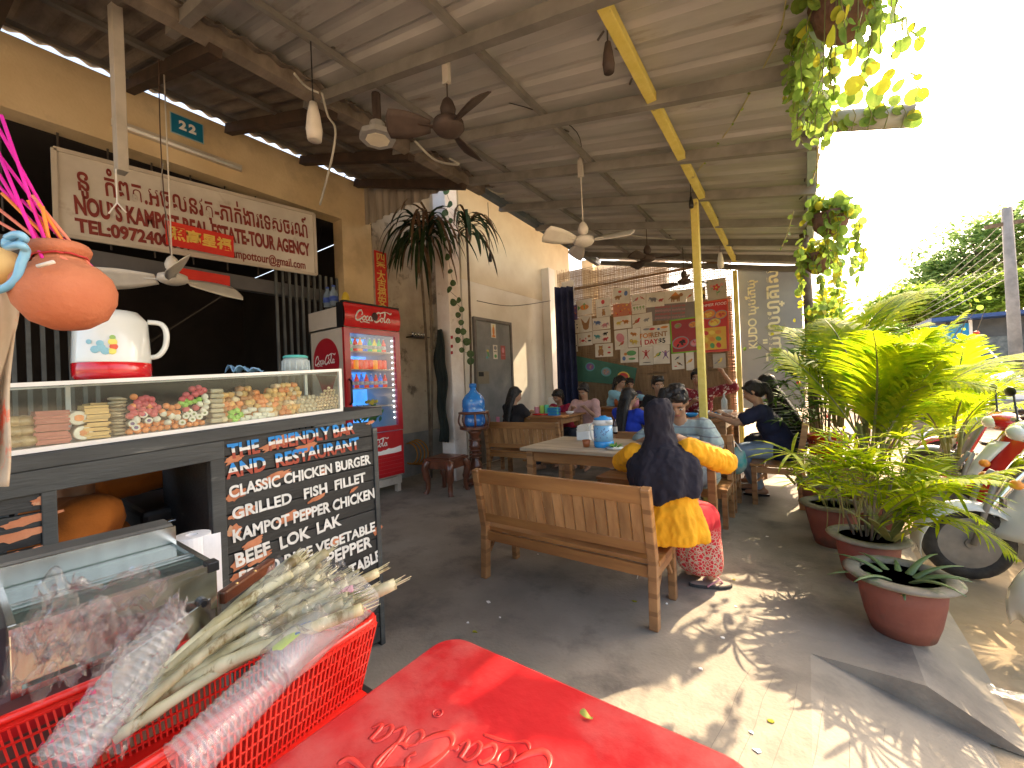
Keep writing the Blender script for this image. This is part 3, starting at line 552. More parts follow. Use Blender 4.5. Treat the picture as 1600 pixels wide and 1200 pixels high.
# house number
hp = on(293, 200, 0, -4.775); hn = thing('house_number_plate', 'small blue house number plate reading 22 on the ochre wall', 'plate', hp)
MB().box((-.01, -.125, -.09), (0, .125, .09)).obj('plate', flat('enamel blue', (.01, .17, .3), .4), hn, bevel=.003)
MB().box((-.012, -.132, -.097), (-.003, .132, .097)).obj('rim', flat('pale blue', (.3, .45, .5)), hn)
link('lettering', text_mesh('22', .11, M_ltr, .001, bold=.006, spacing=1.4), hn, loc=(.002, 0, 0), rot=(R(90), 0, R(90)))
tb = thing('tube_lamp', 'unlit fluorescent tube fitting under the ochre beam behind the number plate', 'lamp', on(285, 232, 0, -4.79))
MB().box((0, -.5, -.03), (.04, .5, .03)).obj('housing', M_cream, tb); MB().cyl((.055, -.48, -.02), (.055, .48, -.02), .016, n=10).obj('tube', M_wht, tb, smooth=True)
# hanging white post
pt = on(172, 1, 1, .62); pb = on(190, 270, 1, .66)
hpst = thing('hanging_post', 'pale steel box section hanging down from the old roof with a wire hook', 'post', (pt.x, .64, pb.z))
MB().bar((pt.x, .64, pt.z+.25), (pb.x, .66, pb.z), .1, .05, upv=(0, 1, 0)).obj('bar', mat('pale steel', (.4, .37, .32), (.52, .48, .42), scale=5, rough=.5), hpst, world=True, bevel=.003)
b = MB(); b.tube([(pb.x+.03, .63, pb.z), (pb.x+.03, .63, pb.z-.2), (pb.x-.02, .6, pb.z-.26)], .004, 5); b.tube([(pb.x+.03, .63, pb.z-.2), (pb.x+.07, .66, pb.z-.26)], .004, 5); b.obj('wire_hook', M_ltr, hpst, world=True)
# ---------------------------------------------------------------- fans, lamps
def fan(label, hub, top, R_, m, phase, droop=.0, pitch=.22, white=True, names=True):
    t = thing('ceiling_fan', label, 'fan', hub, group='ceiling fans under the roof')
    H_ = (V(top)-V(hub)).length
    MB().cyl((0, 0, .08), tuple(V(top)-V(hub)), .0045, n=8).obj('rod', m, t, smooth=True)
    MB().lathe([(0, .17), (.012, .17), (.03, .15), (.045, .11), (.04, .08), (.02, .06), (.02, .04), (0, .04)], n=16).obj('canopy', m, t, smooth=True)
    MB().lathe([(0, .045), (.05, .045), (.085, .03), (.09, .0), (.075, -.02), (.04, -.035), (0, -.038)], n=24).obj('motor', m, t, smooth=True)
    for k in range(3):
        a = phase+k*2*pi/3; b = MB()
        def f(u, v):
            r_ = .1+(R_-.1)*v; w_ = (.045+.055*sin(min(1, v*1.3)*pi*.5))*(1 if v < .93 else sqrt(max(.05, 1-((v-.93)/.07)**2*.8)))
            x = (u-.5)*2*w_*.62; return (r_, x, x*pitch*2+droop*v)
        b.grid(f, 4, 14); ca, sa = cos(a), sin(a); b.v = [(x*ca-y*sa, x*sa+y*ca, z) for x, y, z in b.v]; b.obj('blade', m, t, smooth=True, solid=.004)
        MB().bar((.07*ca, .07*sa, 0), (.17*ca, .17*sa, .005), .025, .006).obj('blade_arm', m, t)
    return t
M_fw = mat('fan cream', (.62, .57, .5), (.72, .68, .6), scale=8, rough=.45); M_fd = mat('fan dusty brown', (.035, .022, .018), (.075, .05, .04), scale=8, rough=.7)
h1 = on(270, 437, 1, .98); fan('cream ceiling fan low in front of the dark opening', h1, (h1.x-.02, h1.y, oz(h1.x)), .52, M_fw, -.2, pitch=.5)
h2 = on(701, 200, 1, 1.7); fan('dark dusty ceiling fan nearest the camera', (h2.x, h2.y, h2.z), (h2.x, h2.y, rz(h2.x)), .34, M_fd, -.25, pitch=.35)
h3 = on(912, 378, 1, 3.2); fan('white ceiling fan above the long worn table', h3, (h3.x, h3.y, rz(h3.x)), .42, M_fw, .15, pitch=.35)
h4 = on(1012, 405, 1, 4.95); fan('dark ceiling fan in front of the bamboo screen', h4, (h4.x, h4.y, rz(h4.x)), .36, M_fd, .3)
h5 = on(1069, 441, 1, 6.3); fan('smallest dark ceiling fan just left of the yellow post', h5, (h5.x, h5.y, rz(h5.x)), .36, M_fd, .8)
MB().box((h2.x-.022, h2.y-.012, h2.z+.25), (h2.x+.022, h2.y+.012, rz(h2.x)-.03)).obj('fan_drop_bar', MATS['pale steel'], label='pale steel drop bar between roof and the nearest dark fan', cat='bar')
MB().box((h3.x-.022, h3.y-.012, h3.z+.55), (h3.x+.022, h3.y+.012, rz(h3.x)-.03)).obj('fan_drop_bar', MATS['pale steel'], label='short pale steel drop bar above the white fan', cat='bar')
lp = on(590, 215, 1, 1.77); fl = thing('flood_lamp', 'small octagonal LED lamp fixed under the gutter near the number plate', 'lamp', lp)
MB().lathe([(0, .1), (.05, .1), (.05, .05), (.12, .02), (.12, -.015), (0, -.015)], n=8).obj('housing', mat('lamp grey', (.25, .25, .25), (.35, .35, .34), rough=.4), fl)
MB().lathe([(0, -.02), (.08, -.02), (.08, -.016), (0, -.016)], n=8).obj('lens', flat('lamp lens', (.75, .7, .55), .3), fl)
MB().cyl((0, 0, .1), (0, 0, .3), .03, n=8).obj('bracket', M_fd, fl)
def bulb(label, p, top, m, s=1, cord=True):
    t = thing('hanging_lampholder', label, 'lampholder', p, group='lampholders hanging from the roof')
    MB().lathe([(0, .09*s), (.012*s, .09*s), (.02*s, .05*s), (.026*s, 0), (.022*s, -.035*s), (0, -.03*s)], n=12).obj('socket', m, t, smooth=True)
    MB().tube(sag((0, 0, .08*s), tuple(V(top)-V(p)), 0, 4), .004, 5).obj('cord', M_blk, t)
q = on(951, 100, 1, 1.83); bulb('brass lampholder on a black cord beside the yellow beam', q, (q.x, q.y, rz(q.x)), M_fd, 1.1)
q = on(1080, 320, 1, 3.9); bulb('small black lampholder hanging in front of the yellow post', q, (q.x, q.y, rz(q.x)), M_blk, .8)
q = on(491, 203, 1, 1.26); bulb('pale bell shaped lampholder hanging left of the flood lamp', q, (q.x, q.y, oz(q.x)), M_fw, 1.7)
q = on(766, 405, 1, 4.0); bulb('tiny lampholder on a long cord before the upper side wall', q, (q.x, q.y, rz(-3)), M_blk, .9)
q = on(1126, 412, 1, 6.0); bulb('white plastic lampholder hanging near the second yellow post', q, (q.x, q.y, rz(q.x)), M_wht, 1.6)
# ---------------------------------------------------------------- loose cables
M_cab = flat('grey cable', (.4, .38, .33), .6); M_cabd = flat('black cable', (.015, .013, .012), .6)
cp = lambda x, y, Y: tuple(on(x, y, 1, Y))
def cab(pts, r, m, label, group=None): MB().tube(catm([cp(*p) for p in pts], 7), r, 5).obj('cable', m, smooth=True, label=label, cat='cable', group=group)
cab([(460, 115, 1.29), (478, 135, 1.39), (498, 145, 1.45)], .008, M_cab, 'short pale cable end poking out of the gutter')
cab([(503, 145, 1.53), (512, 180, 1.61), (524, 203, 1.62), (518, 250, 1.64), (500, 320, 1.73)], .008, M_cab, 'pale cable dangling from the gutter left of the flood lamp')
cab([(648, 220, 2.23), (680, 250, 2.37), (716, 257, 2.35), (703, 248, 2.35)], .01, M_cab, 'pale cable loop hanging below the nearest dark fan')
cab([(735, 268, 3.5), (770, 300, 3.6), (800, 305, 4), (850, 330, 5)], .008, M_cab, 'pale cable clipped along the eave beam')
cab([(0, 95, .5), (60, 132, .7), (158, 117, .9)], .007, M_cabd, 'black cable drooping across the ochre wall at far left')
cab([(0, 85, .6), (40, 97, .7), (80, 88, .8)], .007, M_cabd, 'second black cable tight under the old roof edge at far left')
cab([(0, 120, .6), (200, 270, 1.5), (350, 310, 2.3), (500, 335, 3.2)], .006, M_cabd, 'long thin black cable running behind the hanging post')
for k in range(5): cab([(200, 250+k*9, 1.4), (330, 290+k*10, 2.1), (440, 322+k*5, 2.6), (510, 330+k*6, 3.2), (580, 335+k*4-(k % 2)*20, 3.5)], .005, M_cabd, 'thin black cable sagging above the shop sign', 'tangled cables over the shop sign')
cab([(500, 330, 2.9), (545, 270, 3.3), (590, 262, 3.4)], .006, M_cabd, 'black cable rising from the sign end to the corrugated panel')
cab([(540, 285, 3.2), (510, 330, 3.1), (490, 420, 2.9)], .006, M_cabd, 'black cable falling beside the right edge of the sign')
cab([(248, 70, .95), (250, 200, .96), (258, 330, .97), (268, 405, .98)], .004, flat('brown cable', (.1, .06, .04)), 'twisted brown cable feeding the low cream fan')
cab([(255, 255, .94), (252, 290, .95), (262, 345, .97), (266, 390, .98)], .0022, M_cab, 'loose pale wire beside the low fan cable')
cab([(745, 470, 4.6), (800, 478, 5.2), (860, 470, 6.9)], .006, M_cabd, 'black cable crossing the white wall to the blind corner')
cab([(912, 380, 3.3), (960, 365, 4.6), (1020, 372, 5.2), (1105, 378, 6.5)], .006, M_cab, 'pale cable drooping past the white fan towards the yellow post')
cab([(500, 180, 2.3), (700, 150, 2.2), (880, 190, 2.6), (910, 240, 3.2)], .003, M_cabd, 'hair thin wire under the roof sheets')
# ================================================================ COUNTER
TL = .05
tz = lambda y, z: z+TL*(y-1.24)
M_bwood = mat('black painted boards', (.011, .012, .013), (.028, .03, .03), scale=4, rough=.55, bump=.25, stretch=(1, .4, 3), c3=(.07, .07, .065), s3=9, t3=(.62, .72), objvar=.2)
M_gwood = mat('worn charcoal trim', (.028, .031, .031), (.065, .07, .068), scale=5, rough=.6, bump=.3, stretch=(1, .3, 2), c3=(.15, .15, .135), s3=10, t3=(.6, .7))
ct = thing('food_counter', 'black painted plank counter with a chipped hand lettered menu on its end panel', 'counter', (-1.9, .9, 0))
CX = -1.75
def tbox(y0, y1, z0, z1, x0, x1, nm, m, bev=.003):
    b = MB(); b.prism([(y0, tz(y0, z0)), (y1, tz(y1, z0)), (y1, tz(y1, z1)), (y0, tz(y0, z1))], 0, 1)
    b.v = [(x0+(x1-x0)*z, x, y) for x, y, z in b.v]; return b.obj(nm, m, ct, world=True, bevel=bev)
tbox(-1.2, 1.29, 1.128, 1.17, CX-.45, CX+.012, 'top_rail', M_gwood)
tbox(-1.2, .6, 1.06, 1.127, CX-.03, CX+.01, 'header_rail', M_gwood)
npk = 15
for k in range(npk):
    z0 = .02+k*(1.085/npk); MB().box((CX-.02, .6, z0+.002), (CX+rnd.uniform(-.0015, .0015), 1.235, z0+1.085/npk-.0015)).obj('plank', M_bwood, ct, world=True, bevel=.002)
MB().box((CX-.03, .555, 0), (CX+.008, .6, 1.075)).obj('stile', M_gwood, ct, world=True, bevel=.003)
MB().box((CX-.03, 1.235, 0), (CX+.008, 1.26, 1.07)).obj('stile', M_gwood, ct, world=True, bevel=.003)
MB().box((CX-.45, 1.24, 0), (CX-.03, 1.258, 1.07)).obj('end_panel', M_bwood, ct, world=True)
for k in range(9): MB().box((CX-.02, -1.2, .2+k*.095), (CX+rnd.uniform(-.002, .002), .155, .2+k*.095+.088)).obj('plank', M_bwood, ct, world=True, bevel=.002)
MB().box((CX-.03, .155, 0), (CX+.008, .185, 1.02)).obj('stile', M_gwood, ct, world=True, bevel=.003)
MB().box((CX-.55, .555, .0), (CX-.03, .57, 1.07)).obj('inner_panel', M_bwood, ct, world=True)
# chipped paint showing the pinkish undercoat, as thin raised islands
M_chip = mat('orange undercoat', (.42, .14, .06), (.58, .24, .12), scale=12, rough=.8, bump=.3, c3=(.5, .33, .2), s3=14, t3=(.58, .66))
def blob(b, cy_, cz_, ry, rz_, x, n=26, ang=0):
    pts = []; ph = rnd.random()*9
    for k in range(n):
        a = 2*pi*k/n; r_ = 1+.45*mnoise.noise(V((cos(a)*1.7+ph, sin(a)*1.7, ph)))+.3*mnoise.noise(V((cos(a)*5+ph, sin(a)*5, ph)))
        u, v = ry*r_*cos(a), rz_*r_*sin(a); pts.append((cy_+u*cos(ang)-v*sin(ang), cz_+u*sin(ang)+v*cos(ang)))
    s0_ = len(b.v); b.prism(pts, 0, .0012); b.v[s0_:] = [(x+z, y_, z_) for y_, z_, z in b.v[s0_:]]
b = MB()
for (px, py, a, c_) in [(365, 718, 22, 7), (440, 690, 55, 9), (475, 700, 30, 8), (370, 772, 24, 9), (430, 745, 45, 7), (540, 672, 14, 6), (380, 800, 28, 8), (365, 830, 16, 12), (395, 848, 26, 8), (450, 808, 26, 8), (375, 880, 22, 11), (480, 800, 22, 6), (372, 902, 18, 12), (495, 778, 26, 4), (552, 765, 12, 3), (590, 828, 12, 7), (405, 872, 28, 7), (525, 845, 20, 5), (505, 735, 9, 5), (578, 660, 12, 3)]:
    p = on(px, py, 0, CX); dpt = 1.75/(ray(px, py).x*-1)*640; s_ = dpt/640; blob(b, p.y, p.z, a*s_*.62, c_*s_*.8, CX+.0024, ang=.28)
for (px, py, a, c_) in [(55, 810, 26, 5), (35, 835, 28, 6), (40, 868, 20, 5), (62, 783, 8, 5), (60, 858, 18, 4), (15, 870, 10, 4)]:
    p = on(px, py, 0, CX); blob(b, p.y, p.z, a/640*1.3, c_/640*1.4, CX+.0024, ang=.1)
b.obj('chipped_paint', M_chip, ct, world=True, kind='stuff')
M_chalk = mat('hand paint white', (.62, .62, .58), (.82, .82, .78), scale=30, rough=.7)
M_pb = flat('sign blue', (.01, .22, .6), .6); M_pr = flat('sign rust', (.35, .06, .03), .6)
def mline(s, L_, R_, hpx, tri=False):
    a, c_ = on(*L_, 0, CX), on(*R_, 0, CX); me = text_mesh(s, .1, M_chalk, .0008, align='LEFT', bold=.0032)
    xs = [p.co.x for p in me.vertices]; ys = [p.co.y for p in me.vertices]; w_ = (c_-a).length; dm = a.lerp(c_, .5)
    h_ = hpx*(dm.x/ray((L_[0]+R_[0])/2, (L_[1]+R_[1])/2).x)
    me.transform(Matrix.Translation((-min(xs), -(min(ys)+max(ys))/2, 0))); me.transform(Matrix.Diagonal((w_/(max(xs)-min(xs)), h_/(max(ys)-min(ys)), 1, 1)))
    for v in me.vertices:                                   # uneven brush hand
        v.co.x += .0018*mnoise.noise(V((v.co.x*60, v.co.y*60, 1))); v.co.y += .003*mnoise.noise(V((v.co.x*22, v.co.y*30, 7)))
    if tri:
        bm = bmesh.new(); bm.from_mesh(me)
        for t_ in (-.12, .16): bmesh.ops.bisect_plane(bm, geom=bm.verts[:]+bm.edges[:]+bm.faces[:], plane_co=(0, t_*h_, 0), plane_no=(0, 1, 0))
        for f in bm.faces: y_ = f.calc_center_median().y; f.material_index = 1 if y_ > .16*h_ else (0 if y_ > -.12*h_ else 2)
        me.materials.append(M_pb); me.materials.append(M_pr); bm.to_mesh(me); bm.free()
    place(me, frame(a+V((.0045, 0, 0)), c_-a, (0, 0, 1)), ct)
mline('THE  FRIENDLY BAR', (355, 706), (553, 668), 21, True); mline('AND  RESTAURANT', (352, 737), (560, 692), 22, True)
mline('CLASSIC CHICKEN BURGER', (357, 769), (578, 717), 17); mline('GRILLED   FISH  FILLET', (362, 803), (570, 745), 17)
mline('KAMPOT PEPPER CHICKEN', (363, 838), (584, 770), 18); mline('BEEF  LOK  LAK', (367, 876), (532, 811), 20)
mline('FRIED RICE VEGETABLE', (373, 903), (585, 822), 17); mline('PEPPER', (510, 874), (580, 845), 19); mline('TABLE', (545, 893), (593, 866), 18)
# ---- glass display case
cs = thing('display_case', 'long glass display case with white frame standing on the black counter', 'display case', (-1.9, .4, 1.17))
def cbox(y0, y1, z0, z1, x0, x1, nm, m, bev=0):
    b = MB(); b.prism([(y0, tz(y0, z0)), (y1, tz(y1, z0)), (y1, tz(y1, z1)), (y0, tz(y0, z1))], 0, 1)
    b.v = [(x0+(x1-x0)*z, x, y) for x, y, z in b.v]; return b.obj(nm, m, cs, world=True, bevel=bev)
M_alu = mat('white aluminium', (.68, .68, .66), (.8, .8, .78), rough=.3, metal=.2)
Y0, Y1, ZB, ZT, XA, XB = -.7, 1.1, 1.172, 1.372, -1.775, -2.1
cbox(Y0, Y1, ZB, ZB+.014, XB, XA, 'base', M_alu); cbox(Y0, Y1, ZT-.012, ZT, XA-.012, XA, 'top_rail', M_alu); cbox(Y0, Y1, ZT-.012, ZT, XB, XB+.012, 'top_rail', M_alu)
for y in (Y1-.012, .25): cbox(y, y+.012, ZB+.014, ZT-.012, XB, XB+.012, 'post', M_alu)
cbox(Y1-.014, Y1, ZB+.014, ZT-.012, XA-.014, XA, 'post', M_alu); cbox(Y1-.012, Y1, ZT-.012, ZT, XB+.012, XA-.012, 'end_rail', M_alu)
M_gl = clear('case glass', .008, .7, (.93, .97, .96))
cbox(Y0, Y1-.014, ZB+.014, ZT-.012, XA-.006, XA-.003, 'pane', M_gl); cbox(Y1-.008, Y1-.005, ZB+.014, ZT-.012, XB+.012, XA-.014, 'pane', M_gl)
cbox(Y0, Y1-.012, ZT-.009, ZT-.004, XB+.012, XA-.012, 'top_pane', M_gl); cbox(Y0, Y1-.012, ZB+.014, ZT-.012, XB+.004, XB+.007, 'pane', M_gl)
# ---- snacks: every roll, ball and slice a thing
zf = lambda y: tz(y, ZB+.0145)
yy = lambda px, py=665: on(px, py, 0, XA-.03).y
def foodm(c, v=.12): return mat('food %.2f %.2f %.2f' % c, c, tuple(min(1, x*1.18+.02) for x in c), scale=30, rough=.42, bump=.15, bscale=90, objvar=v, coat=.2)
def snack(kind, me, p, label, group, rot=None, s=None):
    o = link(kind, me, loc=p, rot=rot, scale=s); tag(o, label, kind.replace('_', ' '), group); return o
def cylm(nm, r, l, m, seg=10): return MB().lathe([(0, -l/2), (r*.85, -l/2), (r, -l/2+r*.2), (r, l/2-r*.2), (r*.85, l/2), (0, l/2)], n=seg).mesh(nm, m, True)
def ballm(nm, r, m, sq=(1, 1, 1)): return MB().ball((0, 0, 0), (r*sq[0], r*sq[1], r*sq[2]), 10).mesh(nm, m, True)
CHL = {}
def heap(px0, px1, top, d, mk, kind, label, group, rot=None, rows=2, jit=.1):     # mk: list of meshes; top(f) gives heap height in metres
    y0, y1 = yy(px0), yy(px1); n = 0; r_ = 0
    while r_*d*.86 < .16:
        y = y0+(d/2 if r_ % 2 else 0)
        while y < y1:
            if r_*d*.86 < top((y-y0)/(y1-y0)):
                for q in range(rows if r_ < 2 or True else 1):
                    if q and rnd.random() < .35: continue
                    x = XA-.022-d/2-q*d*1.0-r_*.006-rnd.random()*.004
                    me_ = rnd.choice(mk); snack(kind, me_, (x, y+rnd.uniform(-1, 1)*d*jit, zf(y)+d/2+r_*d*.84), CHL.get(me_.name, label), group, rot or (rnd.uniform(0, 6), rnd.uniform(0, 6), rnd.uniform(0, 6)))
                    n += 1
            y += d
        r_ += 1
    return n
pink = foodm((.55, .09, .1)); org = foodm((.7, .25, .07)); grn = foodm((.25, .5, .06)); beige = foodm((.66, .5, .3)); tan = foodm((.6, .38, .13)); gry = foodm((.45, .38, .25)); whi = foodm((.72, .68, .56)); brn = foodm((.42, .2, .07)); sau = foodm((.42, .13, .09))
# brown wrapped packs far left
pk = MB().ball((0, 0, 0), (.03, .035, .018), 10).mesh('pack', mat('wrapped pack', (.3, .19, .08), (.55, .4, .2), scale=25, rough=.25, coat=.6, bump=.6), True)
for k in range(9): y = yy(12+14*(k % 3)); snack('snack_pack', pk, (XA-.05-.01*(k//3), y, zf(y)+.02+.028*(k//3)), 'glossy brown snack pack heaped at the left end of the display case', 'brown packs at the left end of the case', (0, 0, k))
sm_ = MB().box((-.05, -.034, -.0035), (.05, .034, .0035)).mesh('sausage_slice', sau)
y = yy(82, 670)
for k in range(13): snack('meat_slice', sm_, (XA-.075, y+rnd.uniform(-.003, .003), zf(y)+.005+k*.0076), 'thin dark pink slice in the square meat stack', 'dark pink slices in the meat stack', (0, rnd.uniform(-.02, .02), rnd.uniform(-.05, .05)))
for o_, s_ in ((0, .0), (1, .047)):
    px = 125 if o_ else 130; y = yy(px); t = thing('fish_roll', 'large white roll with orange middle, %s one of the pair' % ('upper' if o_ else 'lower'), 'roll', (XA-.03, y-.003*o_, zf(y)+.024+s_), group='two big white rolls with orange middles')
    MB().tube([(-.1, 0, 0), (-.004, 0, 0), (0, 0, 0)], [.0225, .0225, .02], 24, sy=.97).obj('roll_body', whi, t, smooth=False)
    MB().prism([(.012*cos(a*pi/6)*(1 if a % 3 else .8)+.002, .010*sin(a*pi/6)) for a in range(12)], 0, .0015).obj('yolk', org, t).rotation_euler = (R(90), 0, R(90))
sm_ = MB().box((-.045, -.027, -.0032), (.045, .027, .0032)).mesh('tofu_slice', tan)
for j, (px, n_) in enumerate(((152, 14), (165, 12))):
    y = yy(px)
    for k in range(n_): snack('tofu_slice', sm_, (XA-.072-.05*j, y+rnd.uniform(-.004, .004), zf(y)+.005+k*.0075+j*.02), 'flat yellow brown slice in the tall tan stack', 'flat slices in the tall tan stack', (0, rnd.uniform(-.04, .04), rnd.uniform(-.08, .08)))
sm_ = MB().ball((0, 0, 0), (.045, .024, .007), 12).mesh('oval_cake', gry); y = yy(188)
for k in range(11): snack('oval_cake', sm_, (XA-.072, y+rnd.uniform(-.004, .004), zf(y)+.008+k*.0112), 'grey beige oval cake in the leaning stack', 'oval cakes in the leaning stack', (rnd.uniform(-.12, .12), rnd.uniform(-.05, .05), rnd.uniform(-.1, .1)))
bp, bo, bgn, bb = ballm('pink_ball', .0115, pink), ballm('orange_ball', .0105, org), ballm('green_ball', .01, grn), ballm('beige_ball', .0075, beige)
heap(202, 320, lambda f: .018, .02, [bo], 'meatball', 'orange ball along the bottom of the case', 'orange balls along the case bottom', rows=1)
pz = lambda k: k*.0185+.03
y = yy(200)
tubem = MB().tube([(-.04, 0, 0), (0, 0, 0)], .0105, 12).mesh('tube_cake', whi); dotm = MB().tube([(0, 0, 0), (.0015, 0, 0)], .0055, 10).mesh('filling', flat('purple filling', (.14, .08, .2), .5))
grd = MB().tube([(0, 0, 0), (.0015, 0, 0)], .004, 10).mesh('filling', flat('green filling', (.2, .25, .08), .5))
for (px, py, f_) in [(207, 632+30, dotm), (225, 648, dotm), (233, 657, dotm), (213, 668, dotm), (285, 660, grd), (291, 650, grd), (301, 655, grd), (303, 647, grd), (312, 651, grd), (296, 643, grd), (320, 645, grd)]:
    p = on(px, py, 0, XA-.02); t = thing('tube_cake', 'white tube cake with a %s middle near the bottom of the case' % ('purple' if f_ is dotm else 'greenish'), 'cake', p, group='white tube cakes with %s middles' % ('purple' if f_ is dotm else 'greenish'))
    link('cake_body', tubem, t); link('filling', f_, t)
def at_px(lst, me, kind, label, group, x=XA-.028, rot=None):
    for px, py in lst: snack(kind, me, tuple(on(px, py, 0, x)), label, group, rot or (rnd.random()*6, rnd.random()*6, 0))
at_px([(206, 637), (203, 650), (210, 645), (216, 634), (222, 640), (227, 631), (232, 643), (240, 647), (222, 647), (215, 629), (246, 637), (238, 632), (236, 624), (228, 622), (221, 624), (241, 657-14)], bp, 'meatball', 'round pink ball in the left pink heap', 'pink balls in the left heap')
at_px([(291, 640), (306, 637), (297, 622), (305, 616), (312, 613), (300, 608), (291, 617), (318, 610), (310, 606), (285, 624)], bp, 'meatball', 'round pink ball in the raised middle heap', 'pink balls in the middle heap')
at_px([(283, 630), (296, 629), (311, 624), (290, 626), (303, 627), (289, 633)], bgn, 'meatball', 'green ball tucked among the pink ones', 'green balls among the pink ones')
at_px([(209, 620), (260, 634), (268, 637), (277, 635), (271, 644), (234, 634), (264, 646), (277, 645), (208, 635), (253, 643)], bo, 'meatball', 'orange brown ball between the two pink heaps', 'orange balls between the pink heaps')
at_px([(213, 656), (245, 655), (262, 660), (255, 646), (268, 650), (277, 652), (321, 636), (320, 620), (323, 628), (312, 631), (317, 642)], ballm('pale_ball', .0115, whi, (1.2, 1, .9)), 'meatball', 'pale cream ball low in the middle of the case', 'pale cream balls in the middle')
bm_ = MB().box((-.03, -.022, -.0085), (.03, .022, .0085)).mesh('beige_block', gry)
for k in range(7): y = yy(340+(k % 2)*2); o = snack('block_cake', bm_, (XA-.055, y, zf(y)+.012+k*.0185), 'pale green beige block in the centre stack', 'beige blocks in the centre stack', (0, 0, rnd.uniform(-.1, .1))); md = o.modifiers.new('b', 'BEVEL'); md.width = .006; md.segments = 3
at_px([(360, 651), (369, 642), (361, 645), (370, 652), (366, 656), (375, 648)], cylm('green_chunk', .0105, .022, grn), 'green_chunk', 'bright green chunk right of the beige block stack', 'bright green chunks', rot=(0, R(80), .2))
at_px([(385, 643), (393, 640), (402, 648), (397, 653), (388, 652), (411, 640), (415, 647), (408, 652), (419, 640), (422, 648), (381, 655)], cylm('white_roll', .0095, .034, whi), 'white_roll', 'short white roll below the orange chunks', 'short white rolls', rot=(R(90), R(10), .3))
ch = [cylm('chunk', .012, .024, org), cylm('chunk', .0125, .022, tan), cylm('chunk', .0115, .026, brn), cylm('chunk', .012, .022, foodm((.72, .42, .14))), cylm('chunk', .011, .026, beige)]
for m_, l_ in zip(ch, ('bright orange', 'tan', 'dark brown', 'golden', 'pale beige')): CHL[m_.name] = l_+' fried chunk in the big centre heap'
heap(352, 376, lambda f: .11 if f < .9 else .06, .022, ch, 'fried_chunk', 'golden or orange fried chunk in the big centre heap', 'fried chunks in the centre heap')
heap(376, 424, lambda f: .1+.02*sin(f*5), .022, ch, 'fried_chunk', 'golden or orange fried chunk in the big centre heap', 'fried chunks in the centre heap', jit=.25)
heap(424, 478, lambda f: .1+.025*sin(f*3), .0225, [ch[1], ch[3], ch[4], ch[0]], 'fried_chunk', 'golden or orange fried chunk in the big centre heap', 'fried chunks in the centre heap', jit=.25)
heap(468, 494, lambda f: .055, .021, [cylm('grey_chunk', .0105, .024, gry)], 'grey_chunk', 'greyish cut sausage piece near the right end of the case', 'grey sausage pieces', rot=(0, R(80), .3))
heap(486, 532, lambda f: .03+.08*f if f < .9 else .08, .0155, [bb], 'fish_ball', 'small pale fish ball heaped at the right end of the case', 'small pale fish balls', rows=1)
# ---- things on the case and behind
jg = thing('water_jug', 'white insulated jug with a red base and handle on the display case', 'jug', (-1.93, .345, tz(.345, ZT)+.001))
b = MB(); b.lathe([(0, .055), (.1, .055), (.1, .06), (.094, .2), (.07, .232), (.03, .238), (0, .238)], n=36); b.obj('body', mat('jug white', (.74, .77, .72), (.8, .82, .78), rough=.18, coat=.6), jg, smooth=True)
MB().lathe([(0, 0), (.093, 0), (.1, .012), (.101, .054), (.098, .057), (0, .057)], n=36).obj('red_base', mat('jug red', (.6, .008, .012), (.7, .012, .02), rough=.2, coat=.6), jg, smooth=True)
MB().tube(catm([(.02, .09, .205), (.03, .125, .2), (.035, .138, .17), (.033, .135, .12), (.03, .115, .085), (.02, .092, .078)], 6), .009, 8).obj('handle', MATS['jug white'], jg, smooth=True)
b = MB(); pal = [M_alu, flat('print yellow', (.75, .7, .15)), flat('print red', (.7, .12, .06)), flat('print blue', (.25, .5, .6)), flat('print green', (.3, .5, .15))]
for (du, dz, r_, ci) in [(-.32, .12, .012, 1), (-.3, .105, .011, 2), (-.34, .09, .011, 1), (-.6, .1, .013, 3), (-.75, .095, .012, 3), (-.5, .09, .012, 3), (-.32, .135, .008, 4), (-.62, .115, .01, 3), (-.9, .12, .008, 3)]:
    b.cur = ci; a = du+.15; c_ = V((cos(a)*.1005, sin(a)*.1005, dz)); b.ball(c_, (.002, r_, r_), 10, Matrix.Rotation(a, 3, 'Z'))
b.obj('fruit_print', pal, jg)
tub = thing('clear_tub', 'clear plastic tub with a turquoise lid standing on the display case', 'tub', (-1.93, .965, tz(.965, ZT)+.001))
M_cp = mat('clear plastic', (.75, .85, .85), (.8, .9, .9), rough=.12, alpha=.45, spec=.8)
MB().lathe([(0, 0), (.058, 0), (.056, .05), (.05, .062)], n=28).obj('body', M_cp, tub, smooth=True)
for k in range(14): a = k*2*pi/14; MB().bar((.058*cos(a), .058*sin(a), .004), (.056*cos(a), .056*sin(a), .05), .006, .003).obj('rib', M_cp, tub)
MB().lathe([(0, .062), (.052, .062), (.052, .07), (.044, .075), (0, .076)], n=28).obj('lid', flat('turquoise lid', (.1, .5, .45), .35), tub, smooth=True)
b = MB(); b.grid(lambda u, v: (-1.93+(v-.5)*.07, .69+u*.12, tz(.75, ZT)+.006+.03*abs(sin(u*7+v*3))*(1-u*.6)+.01*mnoise.noise(V((u*9, v*9, 2)))), 16, 10)
b.obj('rubber_glove', mat('glove blue', (.2, .42, .68), (.3, .52, .78), scale=12, rough=.5), smooth=True, label='crumpled pale blue rubber glove lying on the display case', cat='glove', solid=.003)
